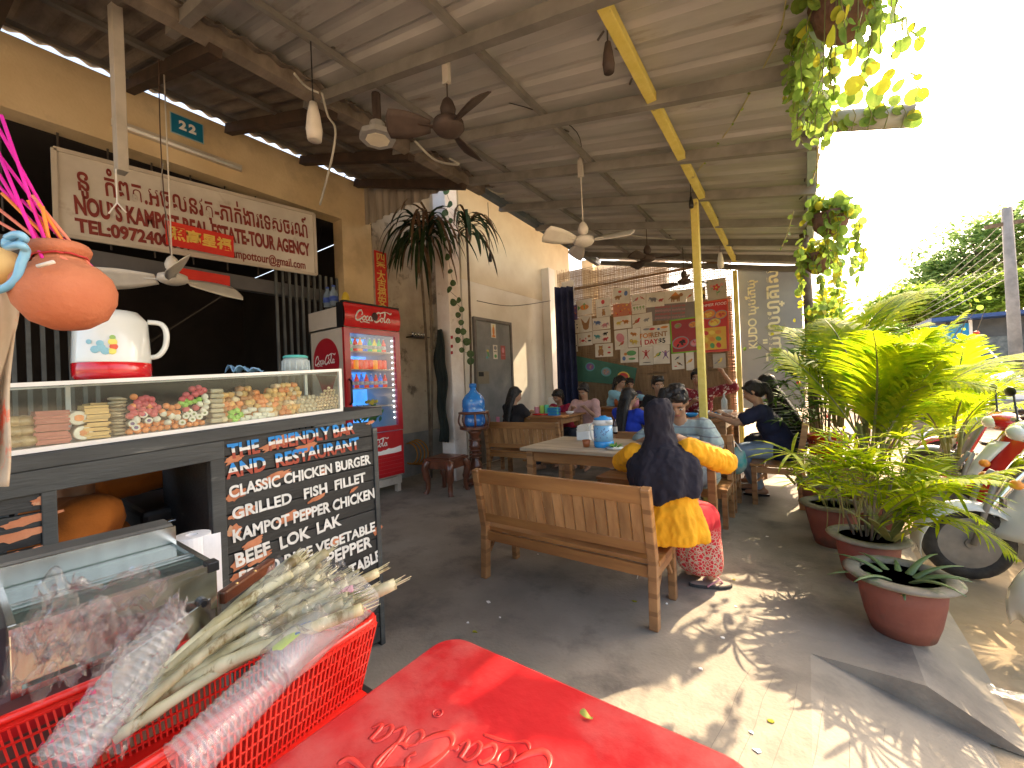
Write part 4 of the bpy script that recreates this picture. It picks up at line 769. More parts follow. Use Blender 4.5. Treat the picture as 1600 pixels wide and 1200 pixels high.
# ---- kitchen behind the counter opening
kt = thing('gas_stove', 'black gas stove on a shelf seen through the counter opening', 'stove', (-2.42, .62, .0))
MB().box((-2.7, .46, .55), (-2.2, .85, .8)).obj('body', M_blk, kt, world=True, bevel=.02); MB().box((-2.7, .3, 0), (-2.2, 1.1, .55)).obj('cabinet', flat('cabinet grey', (.12, .12, .12)), kt, world=True)
MB().tube([(-2.19, .5, .74), (-2.16, .5, .75), (-2.16, .7, .75), (-2.19, .7, .74)], .008, 8).obj('handle', M_chr, kt, world=True, smooth=True)
p = on(325, 850, 0, -1.95); bk = thing('red_bucket', 'red enamel bucket with a patterned rim behind the paper roll', 'bucket', (p.x, p.y+.01, p.z-.14))
MB().lathe([(0, 0), (.055, 0), (.075, .16), (.08, .165), (.078, .17), (.07, .165), (.05, .01)], n=24).obj('body', mat('bucket red', (.5, .01, .02), (.6, .03, .03), rough=.3), bk, smooth=True)
MB().lathe([(.078, .165), (.085, .17), (.083, .18), (.075, .175)], n=24).obj('rim', flat('rim lilac', (.5, .45, .6)), bk, smooth=True)
MB().box((-2.2, .2, .0), (-1.78, .54, .58)).obj('low_shelf', flat('shelf grey', (.3, .28, .26)), label='low grey shelf inside the counter opening', cat='shelf')
pr = thing('paper_roll', 'white paper towel roll standing behind the steel warmer', 'paper roll', (-1.36, .385, .72))
MB().lathe([(.0, 0), (.042, 0), (.042, .165), (.014, .166), (.014, .15), (0, .15)], n=28).obj('roll', mat('paper white', (.78, .78, .8), (.84, .84, .86), scale=30, rough=.9, bump=.1), pr, smooth=False)
b = MB(); b.grid(lambda u, v: (.0425*cos(.3+u*.5)+u*.018, .0425*sin(.3+u*.5)+u*.02, .165*v), 6, 2); b.obj('loose_sheet', MATS['paper white'], pr)
# ================================================================ WARMER AND BASKET
M_ss = mat('stainless steel', (.5, .5, .48), (.62, .62, .6), scale=3, rough=.22, metal=1, stretch=(1, 9, 1)); M_ssg = mat('grey hood', (.13, .13, .12), (.2, .2, .185), scale=4, rough=.4, metal=.3)
wm = thing('steel_warmer', 'stainless steel food warmer with a green tinted glass lid and grey hood', 'food warmer', (-1.2, .2, .7))
WY0, WY1, WX0, WX1 = .055, .345, -1.34, -1.075
b = MB(); b.box((WX0, WY0, .77), (WX1, WY0+.012, .875)); b.box((WX0, WY1-.012, .77), (WX1, WY1, .875)); b.box((WX0, WY0+.012, .77), (WX0+.012, WY1-.012, .875)); b.box((WX0+.012, WY0+.012, .77), (WX1, WY1-.012, .78)); b.obj('body', M_ss, wm, world=True)
MB().box((WX1-.001, WY0, .79), (WX1+.006, WY1, .877)).obj('front_panel', M_ss, wm, world=True, bevel=.002)
b = MB(); b.prism([(-1.43, .8), (WX0, .8), (WX0, .905), (-1.36, .928), (-1.43, .93)], WY0-.03, WY1); b.v = [(x, z, y) for x, y, z in b.v]; b.obj('rear_hood', M_ssg, wm, world=True, bevel=.004)
b = MB(); b.prism([(WX0, .9), (WX0+.003, .88), (WX0+.003, .925), (WX0, .926)], WY0, WY1); b.v = [(x, z, y) for x, y, z in b.v]; b.obj('hood_lip', M_ss, wm, world=True)
MB().box((WX0+.01, WY0+.01, .879), (WX1-.008, WY1-.01, .883)).obj('glass_lid', clear('green glass', .05, .5, (.72, .84, .78), 0, 1, .03), wm, world=True)
b = MB(); b.box((WX0+.004, WY1-.011, .877), (WX1, WY1+.001, .888)); b.box((WX1-.01, WY0, .876), (WX1+.008, WY1-.011, .887)); b.box((WX0+.004, WY0, .877), (WX1-.01, WY0+.009, .888)); b.box((-1.2, WY0+.009, .884), (-1.194, WY1-.011, .888)); b.obj('lid_frame', M_ss, wm, world=True)
MB().box((WX1-.02, WY1-.018, .872), (WX1+.011, WY1+.004, .893)).obj('corner_cap', M_blk, wm, world=True, bevel=.002)
for k in range(2): MB().box((WX0+.03, WY0+.02+k*.13, .781), (WX1-.03, WY0+.14+k*.13, .8)).obj('tray', mat('tray grey green', (.16, .2, .18), (.22, .26, .24), rough=.3, metal=.5), wm, world=True)
MB().lathe([(0, 0), (.01, 0), (.01, .01), (.006, .014), (0, .014)], n=12).obj('knob', M_blk, wm).matrix_basis = Matrix.Translation(V((WX1+.006, WY1-.03, .815))-wm.location) @ Matrix.Rotation(R(90), 4, 'Y')
ca = thing('cart', 'dark maroon cart body carrying the steel warmer', 'cart', (-1.25, 0, 0))
MB().box((-1.7, -.5, .15), (-1.1, .36, .769)).obj('body', mat('cart maroon', (.1, .04, .04), (.17, .08, .075), scale=3, rough=.5), ca, world=True, bevel=.01)
MB().box((-1.1, -.5, .7), (-1.09, .36, .73)).obj('trim', M_red, ca, world=True)
for sx in (-1.6, -1.15):
    for sy in (-.45, .28): MB().lathe([(0, 0), (.03, 0), (.03, .15), (0, .15)], n=10).obj('leg', M_steel, ca).location = V((sx, sy, 0))-ca.location
pa = place(text_mesh('ទឹកអំពៅ', .11, M_pr, .001, bold=.002), frame((-1.096, -.02, .6), (0, 1, 0), (0, 0, 1)), ca)
kv = thing('cleaver', 'broad steel knife with a riveted brown wooden handle by the warmer', 'knife', (-1.0, .4, .8))
ka, kb = on(345, 935, 2, .8), on(425, 880, 2, .8)
MB().bar(ka, kb, .022, .03).obj('handle', M_dwood, kv, world=True, bevel=.005)
kd = (ka-kb).normalized(); b = MB(); kp = ka+kd*.24
b.add([ka+V((0, 0, .016)), kp+V((0, 0, .012)), kp+V((0, .0, -.06)), ka+V((0, 0, -.05)), ka+V((.002, 0, .016)), kp+V((.002, 0, .012)), kp+V((.002, .0, -.06)), ka+V((.002, 0, -.05))], [(0, 1, 2, 3), (7, 6, 5, 4), (0, 4, 5, 1), (1, 5, 6, 2), (2, 6, 7, 3), (3, 7, 4, 0)]); b.obj('blade', M_ss, kv, world=True)
for f_ in (.25, .6): q = ka.lerp(kb, f_); MB().ball(q+V((.008, 0, .013)), .004, 8).obj('rivet', mat('brass', (.7, .5, .2), rough=.3, metal=1), kv, world=True)
# basket
M_rb = mat('basket red', (.62, .012, .008), (.74, .02, .012), scale=5, rough=.32, coat=.3)
bk = thing('plastic_basket', 'long bright red plastic basket with slotted sides full of sugarcane and cups', 'basket', (-.89, .28, .61))
KB = .754; zk = lambda z: CH-(CH-z)*KB
RC = [V((-.73, .0, .76)), V((-.776, .539, .76)), V((-1.01, .539, .76)), V((-1.044, .0, .76))]; BC = [V((-.755, .03, .615)), V((-.798, .509, .615)), V((-.988, .509, .615)), V((-1.02, .03, .615))]
for i in range(4):
    a, c_, d_, e_ = RC[i], RC[(i+1) % 4], BC[i], BC[(i+1) % 4]; n_ = int((c_-a).length/.0095); b = MB(); dz = (a-d_)
    out = ((a+c_)/2-V((-.89, .27, .76))).normalized(); out.z = 0
    for k in range(n_+1): f_ = k/n_; b.bar(a.lerp(c_, f_)-V((0, 0, .009)), d_.lerp(e_, f_), .003, .004, upv=out)
    for v_ in (.1, .27, .44, .61, .78, .93): b.bar(a.lerp(d_, v_), c_.lerp(e_, v_), .004, .003)
    b.bar(a.lerp(d_, .04), c_.lerp(e_, .04), .003, .022); b.obj('slotted_side', M_rb, bk, world=True)
rim = []
for i in range(4):
    a, c_, p_ = RC[i], RC[(i+1) % 4], RC[i-1]
    for t_ in range(5): f_ = t_/4; rim.append((a+(p_-a).normalized()*.027*(1-f_)**2+(c_-a).normalized()*.027*f_**2))
rim.append(rim[0]); b = MB(); b.tube(rim, .008, 8, cap=False, sy=1.0); b.obj('rim', M_rb, bk, world=True, smooth=True)
b = MB(); b.box((-1.02, .03, .61), (-.76, .509, .616)); b.obj('bottom', M_rb, bk, world=True)
ls = thing('low_stand', 'dark low stand under the red basket', 'stand', (-.89, .27, 0))
MB().box((-1.03, .0, .585), (-.75, .53, .609)).obj('top', M_bwood, ls, world=True, bevel=.004)
for x in (-1.02, -.79):
    for y in (.02, .48): MB().box((x, y, 0), (x+.03, y+.03, .585)).obj('leg', M_bwood, ls, world=True)
# sugarcane
M_cane = mat('peeled cane', (.33, .29, .15), (.62, .58, .38), scale=14, rough=.5, stretch=(1, 1, .35), bump=.2, c3=(.22, .16, .06), s3=22, t3=(.56, .62), objvar=.3)
def cane(a, c_, r_, lab):
    a = V(a); c_ = V(c_); pts = []; rs = []; n_ = 24; t = thing('sugarcane_stick', lab, 'sugarcane', a, group='sugarcane sticks in the red basket')
    side = (c_-a).cross(V((0, 0, 1))).normalized()
    for k in range(n_+1):
        f_ = k/n_; pts.append(a.lerp(c_, f_)+side*.006*sin(f_*5+r_*900)+V((0, 0, .01*sin(pi*f_)))); rs.append(r_*(1.16 if k % 7 == 3 else 1)*(1 if f_ < .97 else .8))
    MB().tube(pts, rs, 9).obj('stalk', M_cane, t, world=True, smooth=True)
    b = MB(); 
    for q in range(7): d_ = (c_-a).normalized(); o_ = side*rnd.uniform(-1, 1)*r_*.7+V((0, 0, rnd.uniform(-1, 1)*r_*.7)); b.bar(c_+o_*.8-d_*.01, c_+o_+d_*rnd.uniform(.01, .035), .003, .003, w1=.001, h1=.001)
    b.obj('frayed_end', M_cane, t, world=True, kind='stuff')
cn = [((150, 1150, .5), (618, 912, .72), .016, 'thickest pale cane lying along the near rim of the red basket'), ((170, 1130, .52), (590, 893, .7), .014, 'cane with its frayed end just past the menu letters'), ((200, 1100, .53), (560, 905, .71), .012, 'thin cane second from the near rim'),
      ((230, 1075, .56), (510, 862, .76), .015, 'tallest cane sticking up in front of the menu board'), ((210, 1090, .58), (480, 880, .75), .012, 'cane leaning beside the tallest one'), ((240, 1060, .6), (455, 895, .74), .013, 'cane lying against the knife handle'), ((200, 1120, .6), (430, 950, .73), .011, 'short cane under the plastic film'),
      ((260, 1050, .58), (530, 900, .72), .012, 'middle cane of the bundle half hidden by film'), ((180, 1150, .58), (575, 925, .7), .012, 'lower cane near the tied bag')]
for k in range(40):
    f_ = k/39; x1 = 455+115*rnd.random(); cn.append(((165+95*f_+rnd.uniform(-12, 12), 1150-100*f_+rnd.uniform(-8, 8), .5+.08*rnd.random()), (x1, 885+(x1-455)*.35+rnd.uniform(-18, 30), .69+.05*rnd.random()), rnd.uniform(.011, .018), '%s split cane packed in the middle of the bundle' % ('thin pale', 'crooked', 'short', 'longer', 'thicker')[k % 5]))
for (x0, y0, z0), (x1, y1, z1), r_, lab in cn: cane(on(x0, y0, 2, zk(z0)), on(x1, y1, 2, zk(z1)), r_*KB, lab)
M_film = clear('plastic film', .045, .5, (.97, .97, .97), .5, 26, .14); M_film2 = clear('creased film', .16, .6, (.95, .95, .96), .6, 45, .15)
def cupstack(label, A, B, r0, r1, n_, grp='stacks of clear cups in the red basket', prints=()):
    A = V(A); B = V(B); t = thing('cup_stack', label, 'cups', A, group=grp); L_ = (B-A).length; d = (B-A)/L_
    rot = d.to_track_quat('Z', 'Y').to_matrix().to_4x4()
    for k in range(n_):
        r_ = r0+(r1-r0)*k/n_; h = L_/n_; b = MB(); z = k*h
        b.lathe([(r_*.985, z+h*1.25), (r_*1.0, z+.001), (r_*1.045, z), (r_*1.045, z-.002), (r_*1.0, z-.0024)], n=26); b.v = [tuple(rot @ V(p)) for p in b.v]; b.f = b.f[:-2] if len(b.f) > 4*26 else b.f; b.m = b.m[:len(b.f)]
        b.obj('cup', M_cups, t, smooth=True)
    return t, rot
M_cups = clear('clear cup', .13, .5, (.95, .96, .97), 0, 1, .1, (.75, .78, .8))
A2, B2 = on(285, 1195, 2, zk(.6)), on(450, 1030, 2, zk(.66))
t, rot = cupstack('stack of ribbed clear cups running to the bottom edge of the photo', A2, B2, .035, .031, 15)
A3, B3 = on(430, 1045, 2, zk(.655)), on(555, 935, 2, zk(.7))
bg_ = thing('printed_bag', 'clear bag with green, blue and red printing wrapped round the upper cups', 'bag', A3); d = (B3-A3); rot3 = d.to_track_quat('Z', 'Y').to_matrix().to_4x4(); L_ = d.length
b = MB(); b.grid(lambda u, v: rot3 @ V(((.034+.005*sin(u*18+v*5)+.009*v)*cos(u*2*pi), (.034+.005*sin(u*14-v*7)+.009*v)*sin(u*2*pi), L_*1.1*v)), 40, 14); b.obj('film', M_film2, bg_, smooth=True)
b = MB(); b.grid(lambda u, v: rot3 @ V((.03*cos(u*2*pi), .03*sin(u*2*pi), L_*v)), 24, 4); b.obj('cup_body', clear('frosted cup', .35, .5, (.9, .85, .86), 0, 1, .15, (.6, .5, .52)), bg_, smooth=True)
pal = [flat('print lime', (.45, .6, .06), .3), flat('print navy', (.03, .12, .3), .3), flat('print crimson', (.6, .08, .12), .3), flat('print pink', (.75, .35, .4), .3)]; b = MB()
sidev = rot3.to_3x3().inverted() @ V((.3, -.25, .9)); a0 = atan2(sidev.y, sidev.x)
for ci, v0, v1, u0, u1 in ((0, .02, .3, -.7, .1), (1, .25, .5, -.5, .0), (1, .3, .45, .1, .4), (2, .55, .95, .2, .7), (3, .6, 1.0, -.6, .2)):
    for q in range(26 if ci in (1, 2) else 1):
        b.cur = ci; cu, cv = (rnd.uniform(u0, u1), rnd.uniform(v0, v1)) if ci in (1, 2) else ((u0+u1)/2, (v0+v1)/2); du, dv = (.05, .03) if ci in (1, 2) else ((u1-u0)/2, (v1-v0)/2)
        b.grid(lambda u, v: rot3 @ V((.0312*cos(a0+cu+du*(2*u-1)), .0312*sin(a0+cu+du*(2*u-1)), L_*(cv+dv*(2*v-1)*(1-.3*abs(2*u-1))))), 6, 2)
b.obj('print', pal, bg_)
A1, B1 = on(95, 1195, 2, zk(.63)), on(275, 965, 2, zk(.76))
t, rot = cupstack('stack of clear cups with red print wrapped in film at the left end', A1, B1, .034, .028, 18)
b = MB(); M_rp = flat('print magenta', (.6, .02, .1), .3); b.cur = 0; ir = rot.to_3x3().inverted() @ V((.1, -.5, .8)); a0 = atan2(ir.y, ir.x); L_ = (V(B1)-V(A1)).length
for q in range(46): cu, cv = rnd.uniform(-1.2, .3), rnd.choice((.06, .14, .2, .28, .35))+rnd.uniform(-.01, .01); b.grid(lambda u, v: rot @ V(((.0362-.006*cv)*cos(a0+cu+.07*(2*u-1)), (.0362-.006*cv)*sin(a0+cu+.07*(2*u-1)), L_*(cv+.012*(2*v-1)*(1.2-u)))), 4, 1)
b.obj('print', M_rp, t)
# loose film sheets
def film(label, pts, amp, m, seed, nu=46, nv=30):
    P = [V(p) for p in pts]; b = MB()
    def f(u, v):
        p = P[0].lerp(P[1], u).lerp(P[3].lerp(P[2], u), v); n1 = mnoise.noise(V((u*3+seed, v*3, 0))); n2 = mnoise.noise(V((u*9+seed, v*7, 5))); n3 = abs(mnoise.noise(V((u*5-v*4+seed, v*6+u*3, 9))))
        return p+V((.4*amp*n2, .4*amp*n1, amp*(n1+.6*n2+1.3*n3)))
    b.grid(f, nu, nv); b.obj('plastic_film', m, smooth=True, label=label, cat='plastic bag')
film('crumpled clear bag spilling over the steel warmer', [on(20, 1010, 2, zk(.8)), on(290, 990, 2, zk(.8)), on(250, 900, 2, zk(.92)), on(60, 930, 2, zk(.93))], .035, M_film, 1)
film('knotted twist of clear film above the left cup stack', [on(60, 1040, 2, zk(.78)), on(190, 1080, 2, zk(.72)), on(210, 970, 2, zk(.84)), on(70, 950, 2, zk(.88))], .04, M_film, 4)
film('clear film lying over the sugarcane bundle', [on(380, 1010, 2, zk(.73)), on(560, 985, 2, zk(.72)), on(540, 880, 2, zk(.8)), on(420, 890, 2, zk(.82))], .025, M_film, 7)
film('film wrapped over the left cup stack', [on(60, 1190, 2, zk(.69)), on(190, 1190, 2, zk(.67)), on(290, 985, 2, zk(.8)), on(190, 1000, 2, zk(.82))], .02, M_film, 12)
film('clear bag draped from the warmer down to the basket', [on(0, 1090, 2, zk(.76)), on(120, 1080, 2, zk(.72)), on(170, 985, 2, zk(.84)), on(15, 1000, 2, zk(.84))], .03, M_film, 17)
film('small crumpled clear wrap by the knife blade', [on(255, 965, 2, zk(.82)), on(290, 975, 2, zk(.8)), on(285, 945, 2, zk(.86)), on(262, 945, 2, zk(.86))], .02, M_film2, 21, 20, 14)
# ---- red table
rt = thing('red_table', 'bright red moulded plastic table with scrolled relief lettering, nearest the camera', 'table', (-.35, .3, 0))
M_rt = mat('scuffed red plastic', (.42, .01, .015), (.52, .02, .025), scale=3.5, rough=.34, bump=.12, bscale=60, c3=(.52, .13, .12), s3=4, t3=(.48, .75), coat=.3)
def rrect(x0, x1, y0, y1, r_, n_=8):
    out = []
    for cx_, cy_, a0_ in ((x1-r_, y1-r_, 0), (x0+r_, y1-r_, 90), (x0+r_, y0+r_, 180), (x1-r_, y0+r_, 270)):
        out += [(cx_+r_*cos(R(a0_+90*k/n_)), cy_+r_*sin(R(a0_+90*k/n_))) for k in range(n_+1)]
    return out
MB().prism(rrect(-.65, -.06, .0, .635, .055), .695, .72).obj('top', M_rt, rt, world=True, bevel=.006)
b = MB(); o_ = rrect(-.652, -.058, -.002, .637, .057); b.tube([(x, y, .7) for x, y in o_]+[(o_[0][0], o_[0][1], .7)], .008, 6); b.obj('edge_lip', M_rt, rt, world=True, smooth=True)
for x in (-.6, -.11):
    for y in (.05, .585): MB().bar((x, y, .695), (x*1.04+.0, y*1.02, 0), .04, .04).obj('leg', M_rt, rt, world=True)
lg = script_logo(.3, mat('relief red', (.55, .02, .02), (.68, .06, .05), rough=.35)); q = on(845, 1190, 2, .7205); q2 = on(640, 1150, 2, .7205); dx = (q2-q).normalized()
lg.transform(Matrix.Diagonal((1, 1, .35, 1))); place(lg, frame(on(860, 1185, 2, .7204), dx, V((-dx.y, dx.x, 0))), rt, 'relief_logo')
q = on(684, 1114, 2, .7208); b = MB(); b.tube([(q.x+.008*cos(a*pi/8), q.y+.008*sin(a*pi/8), .7208) for a in range(17)], .0008, 4); b.obj('relief_ring', MATS['relief red'], rt, world=True)
place(text_mesh('R', .012, MATS['relief red'], .0004), frame(q, (1, .3, 0), (-.3, 1, 0)), rt)
q = on(916, 1121, 2, .721); b = MB(); b.grid(lambda u, v: (q.x+(u-.5)*.022, q.y+(v-.5)*.008*sin(pi*(.1+.8*u)), .724+.004*sin(u*6)*v+.003*v), 8, 3); b.obj('fallen_leaf', mat('yellow leaf', (.35, .35, .05), (.55, .5, .1), scale=30), label='tiny curled yellow leaf lying on the red table', cat='leaf', solid=.0006)
# ================================================================ CLAY POT
def rp3(x, y, t): return V((0, 0, CH))+ray(x, y)*(t/640)
M_clay = mat('fired clay', (.4, .12, .05), (.5, .18, .085), scale=6, rough=.75, bump=.25, bscale=120, c3=(.62, .3, .16), s3=60, t3=(.72, .75))
pc = rp3(103, 458, .66); pt_ = thing('clay_pot', 'round orange clay pot with sticks of incense hanging at the left edge', 'pot', pc)
tiltq = Matrix.Rotation(R(-7), 4, 'Y') @ Matrix.Rotation(R(4), 4, 'X')
b = MB(); b.X = tiltq; s_ = .0605
b.lathe([(0, -.98*s_), (.4*s_, -.93*s_), (.75*s_, -.7*s_), (.97*s_, -.3*s_), (1.02*s_, .02*s_), (.95*s_, .35*s_), (.75*s_, .62*s_), (.56*s_, .74*s_), (.52*s_, .78*s_), (.5*s_, .86*s_)], n=48); b.f = b.f[:-1]; b.m = b.m[:-1]; b.obj('body', M_clay, pt_, smooth=True)
b = MB(); b.X = tiltq @ Matrix.Diagonal((1, 1, 1.14, 1)); b.lathe([(.5*s_, .82*s_), (.6*s_, .9*s_), (.64*s_, 1.0*s_), (.6*s_, 1.1*s_), (.5*s_, 1.12*s_), (.46*s_, 1.0*s_), (.46*s_, .7*s_), (.46*s_, .2*s_)], n=40); b.f = b.f[:-2]; b.m = b.m[:-2]; b.obj('neck', M_clay, pt_, smooth=True)
M_inc = [flat('incense magenta', (.7, .01, .32), .7), flat('incense orange', (.75, .22, .03), .7), flat('incense salmon', (.7, .2, .12), .7)]
INL = ['magenta incense stick, tip cut by the photo edge just above the blue hose', 'magenta incense stick second from the top left', 'highest magenta incense stick leaning out of the photo', 'lowest magenta incense stick leaning left', 'long magenta incense stick, rightmost of the long ones', 'magenta incense stick between the long ones', 'short orange incense stick leaning left behind the long ones', 'salmon incense stick leaning far left', 'magenta incense stick with its tip by the sign corner', 'salmon incense stick with its tip before the sign', 'orange incense stick standing nearly upright in the clay pot', 'rightmost orange incense stick in the clay pot', 'lowest salmon incense stick beside the blue hose', 'short orange incense stick second from the right']
inn = pc+V((0, 0, -.02)); mouth = (tiltq @ V((0, 0, 1.2*s_)))+pc
for k, (x, y, ci) in enumerate([(-12, 215, 0), (-4, 238, 0), (-8, 190, 0), (-16, 275, 0), (2, 180, 0), (-15, 250, 0), (3, 302, 1), (-10, 320, 2), (33, 312, 0), (50, 305, 2), (44, 313, 1), (66, 322, 1), (-5, 345, 2), (60, 318, 1)]):
    top = rp3(x, y, .64); o_ = mouth+V((rnd.uniform(-.02, .02), rnd.uniform(-.025, .025), -.005)); low = o_+(o_-top).normalized()*.05
    MB().tube([low, top], .0024, 6).obj('incense_stick', M_inc[ci], smooth=True, label=INL[k], cat='incense', group='incense sticks in the clay pot')
M_tw = flat('red twine', (.4, .03, .03), .9); b = MB(); b.X = Matrix.Translation(pc) @ tiltq
b.tube([(.53*s_*cos(a*pi/12), .53*s_*sin(a*pi/12), .92*s_+.001*sin(a*2)) for a in range(25)], .0016, 6); b.obj('twine', M_tw, smooth=True, label='red twine tied round the neck of the clay pot', cat='twine')
a, c_ = rp3(59, 416, .6), rp3(84, 409, .6); MB().cyl(a, c_, .0028, n=8).obj('twine_toggle', M_fw, smooth=True, label='small pale stick tied into the red twine on the clay pot', cat='stick')
MB().tube(catm([rp3(12, 372, .6), rp3(28, 366, .595), rp3(38, 373, .6), rp3(28, 380, .61), rp3(12, 376, .6), rp3(12, 386, .6), rp3(32, 383, .59), rp3(40, 392, .6), rp3(33, 412, .6), rp3(26, 435, .6), rp3(8, 450, .6), rp3(-15, 456, .6)], 6), .0055, 8).obj('blue_hose', mat('hose blue', (.12, .38, .6), (.3, .55, .72), scale=10, rough=.3, coat=.4), smooth=True, label='pale blue plastic hose looped beside the clay pot', cat='hose')
MB().ball(rp3(-3, 415, .63), (.03, .03, .028), 16).obj('yellow_float', flat('cream yellow', (.7, .5, .2), .6), smooth=True, label='cream yellow round float behind the blue hose', cat='float')
b = MB(); b.grid(lambda u, v: rp3(-45+(70-12*v)*u+3*sin(v*9), 440+320*v, .7+.02*sin(u*7+v*4)), 10, 24); b.obj('sack_cloth', mat('pale sacking', (.36, .3, .22), (.5, .42, .32), scale=8, rough=.9, c3=(.6, .12, .06), s3=9, t3=(.56, .62)), smooth=True, label='pale sacking strip hanging below the clay pot at the photo edge', cat='cloth', solid=.004)

pq = rp3(-48, 452, .7); sp_ = thing('corner_post', 'thin wooden post just past the left edge with the clay pot wired to it', 'post', (pq.x, pq.y, 0))
MB().tube([(0, 0, 0), (.004, 0, 1.6), (0, 0, rz(pq.x)-.05)], [.018, .017, .015], 8).obj('shaft', mat('grey timber', (.2, .15, .1), (.3, .24, .17), scale=9, rough=.9, bump=.4), sp_, smooth=True)
MB().tube(catm([V((pq.x, pq.y, 1.52)), rp3(-5, 408, .68), rp3(40, 402, .665), rp3(62, 405, .655)], 5), .002, 6).obj('wire', M_tw, sp_, world=True, smooth=True)
# ================================================================ PEOPLE
def remesh(b, name, m, vox, smooth_it=4, disp=0, dsz=.09):
    o = link('tmp', b.mesh('tmp', m)); md = o.modifiers.new('r', 'REMESH'); md.mode = 'VOXEL'; md.voxel_size = vox
    md = o.modifiers.new('s', 'SMOOTH'); md.iterations = smooth_it; md.factor = .5
    bpy.context.view_layer.update()
    me = bpy.data.meshes.new_from_object(o.evaluated_get(bpy.context.evaluated_depsgraph_get())); bpy.data.objects.remove(o)
    me.name = name; me.materials.clear(); me.materials.append(m); me.polygons.foreach_set('use_smooth', [True]*len(me.polygons))
    if disp:
        sd = rnd.random()*50
        nn = [v.normal.copy() for v in me.vertices]
        for v, n_ in zip(me.vertices, nn):
            p = v.co; f_ = mnoise.noise(V((p.x/dsz+sd, p.y/dsz, p.z/dsz*.6)))+.5*mnoise.noise(V((p.x/dsz*2.3, p.y/dsz*2.3+sd, p.z/dsz)))
            v.co = p+n_*disp*f_
    return me
SKIN = lambda k: mat('skin %d' % k, [(.36, .19, .11), (.42, .23, .14), (.28, .14, .08)][k], [(.42, .23, .14), (.5, .29, .18), (.34, .18, .1)][k], scale=14, rough=.5)
HAIR = mat('black hair', (.006, .005, .005), (.016, .012, .011), scale=60, rough=.38, stretch=(6, 6, .4), bump=.5, bscale=120)
M_eye = flat('eye white', (.6, .57, .52), .3); M_lip = flat('lip', (.35, .1, .08), .5); M_brow = flat('brow', (.012, .009, .008), .8)
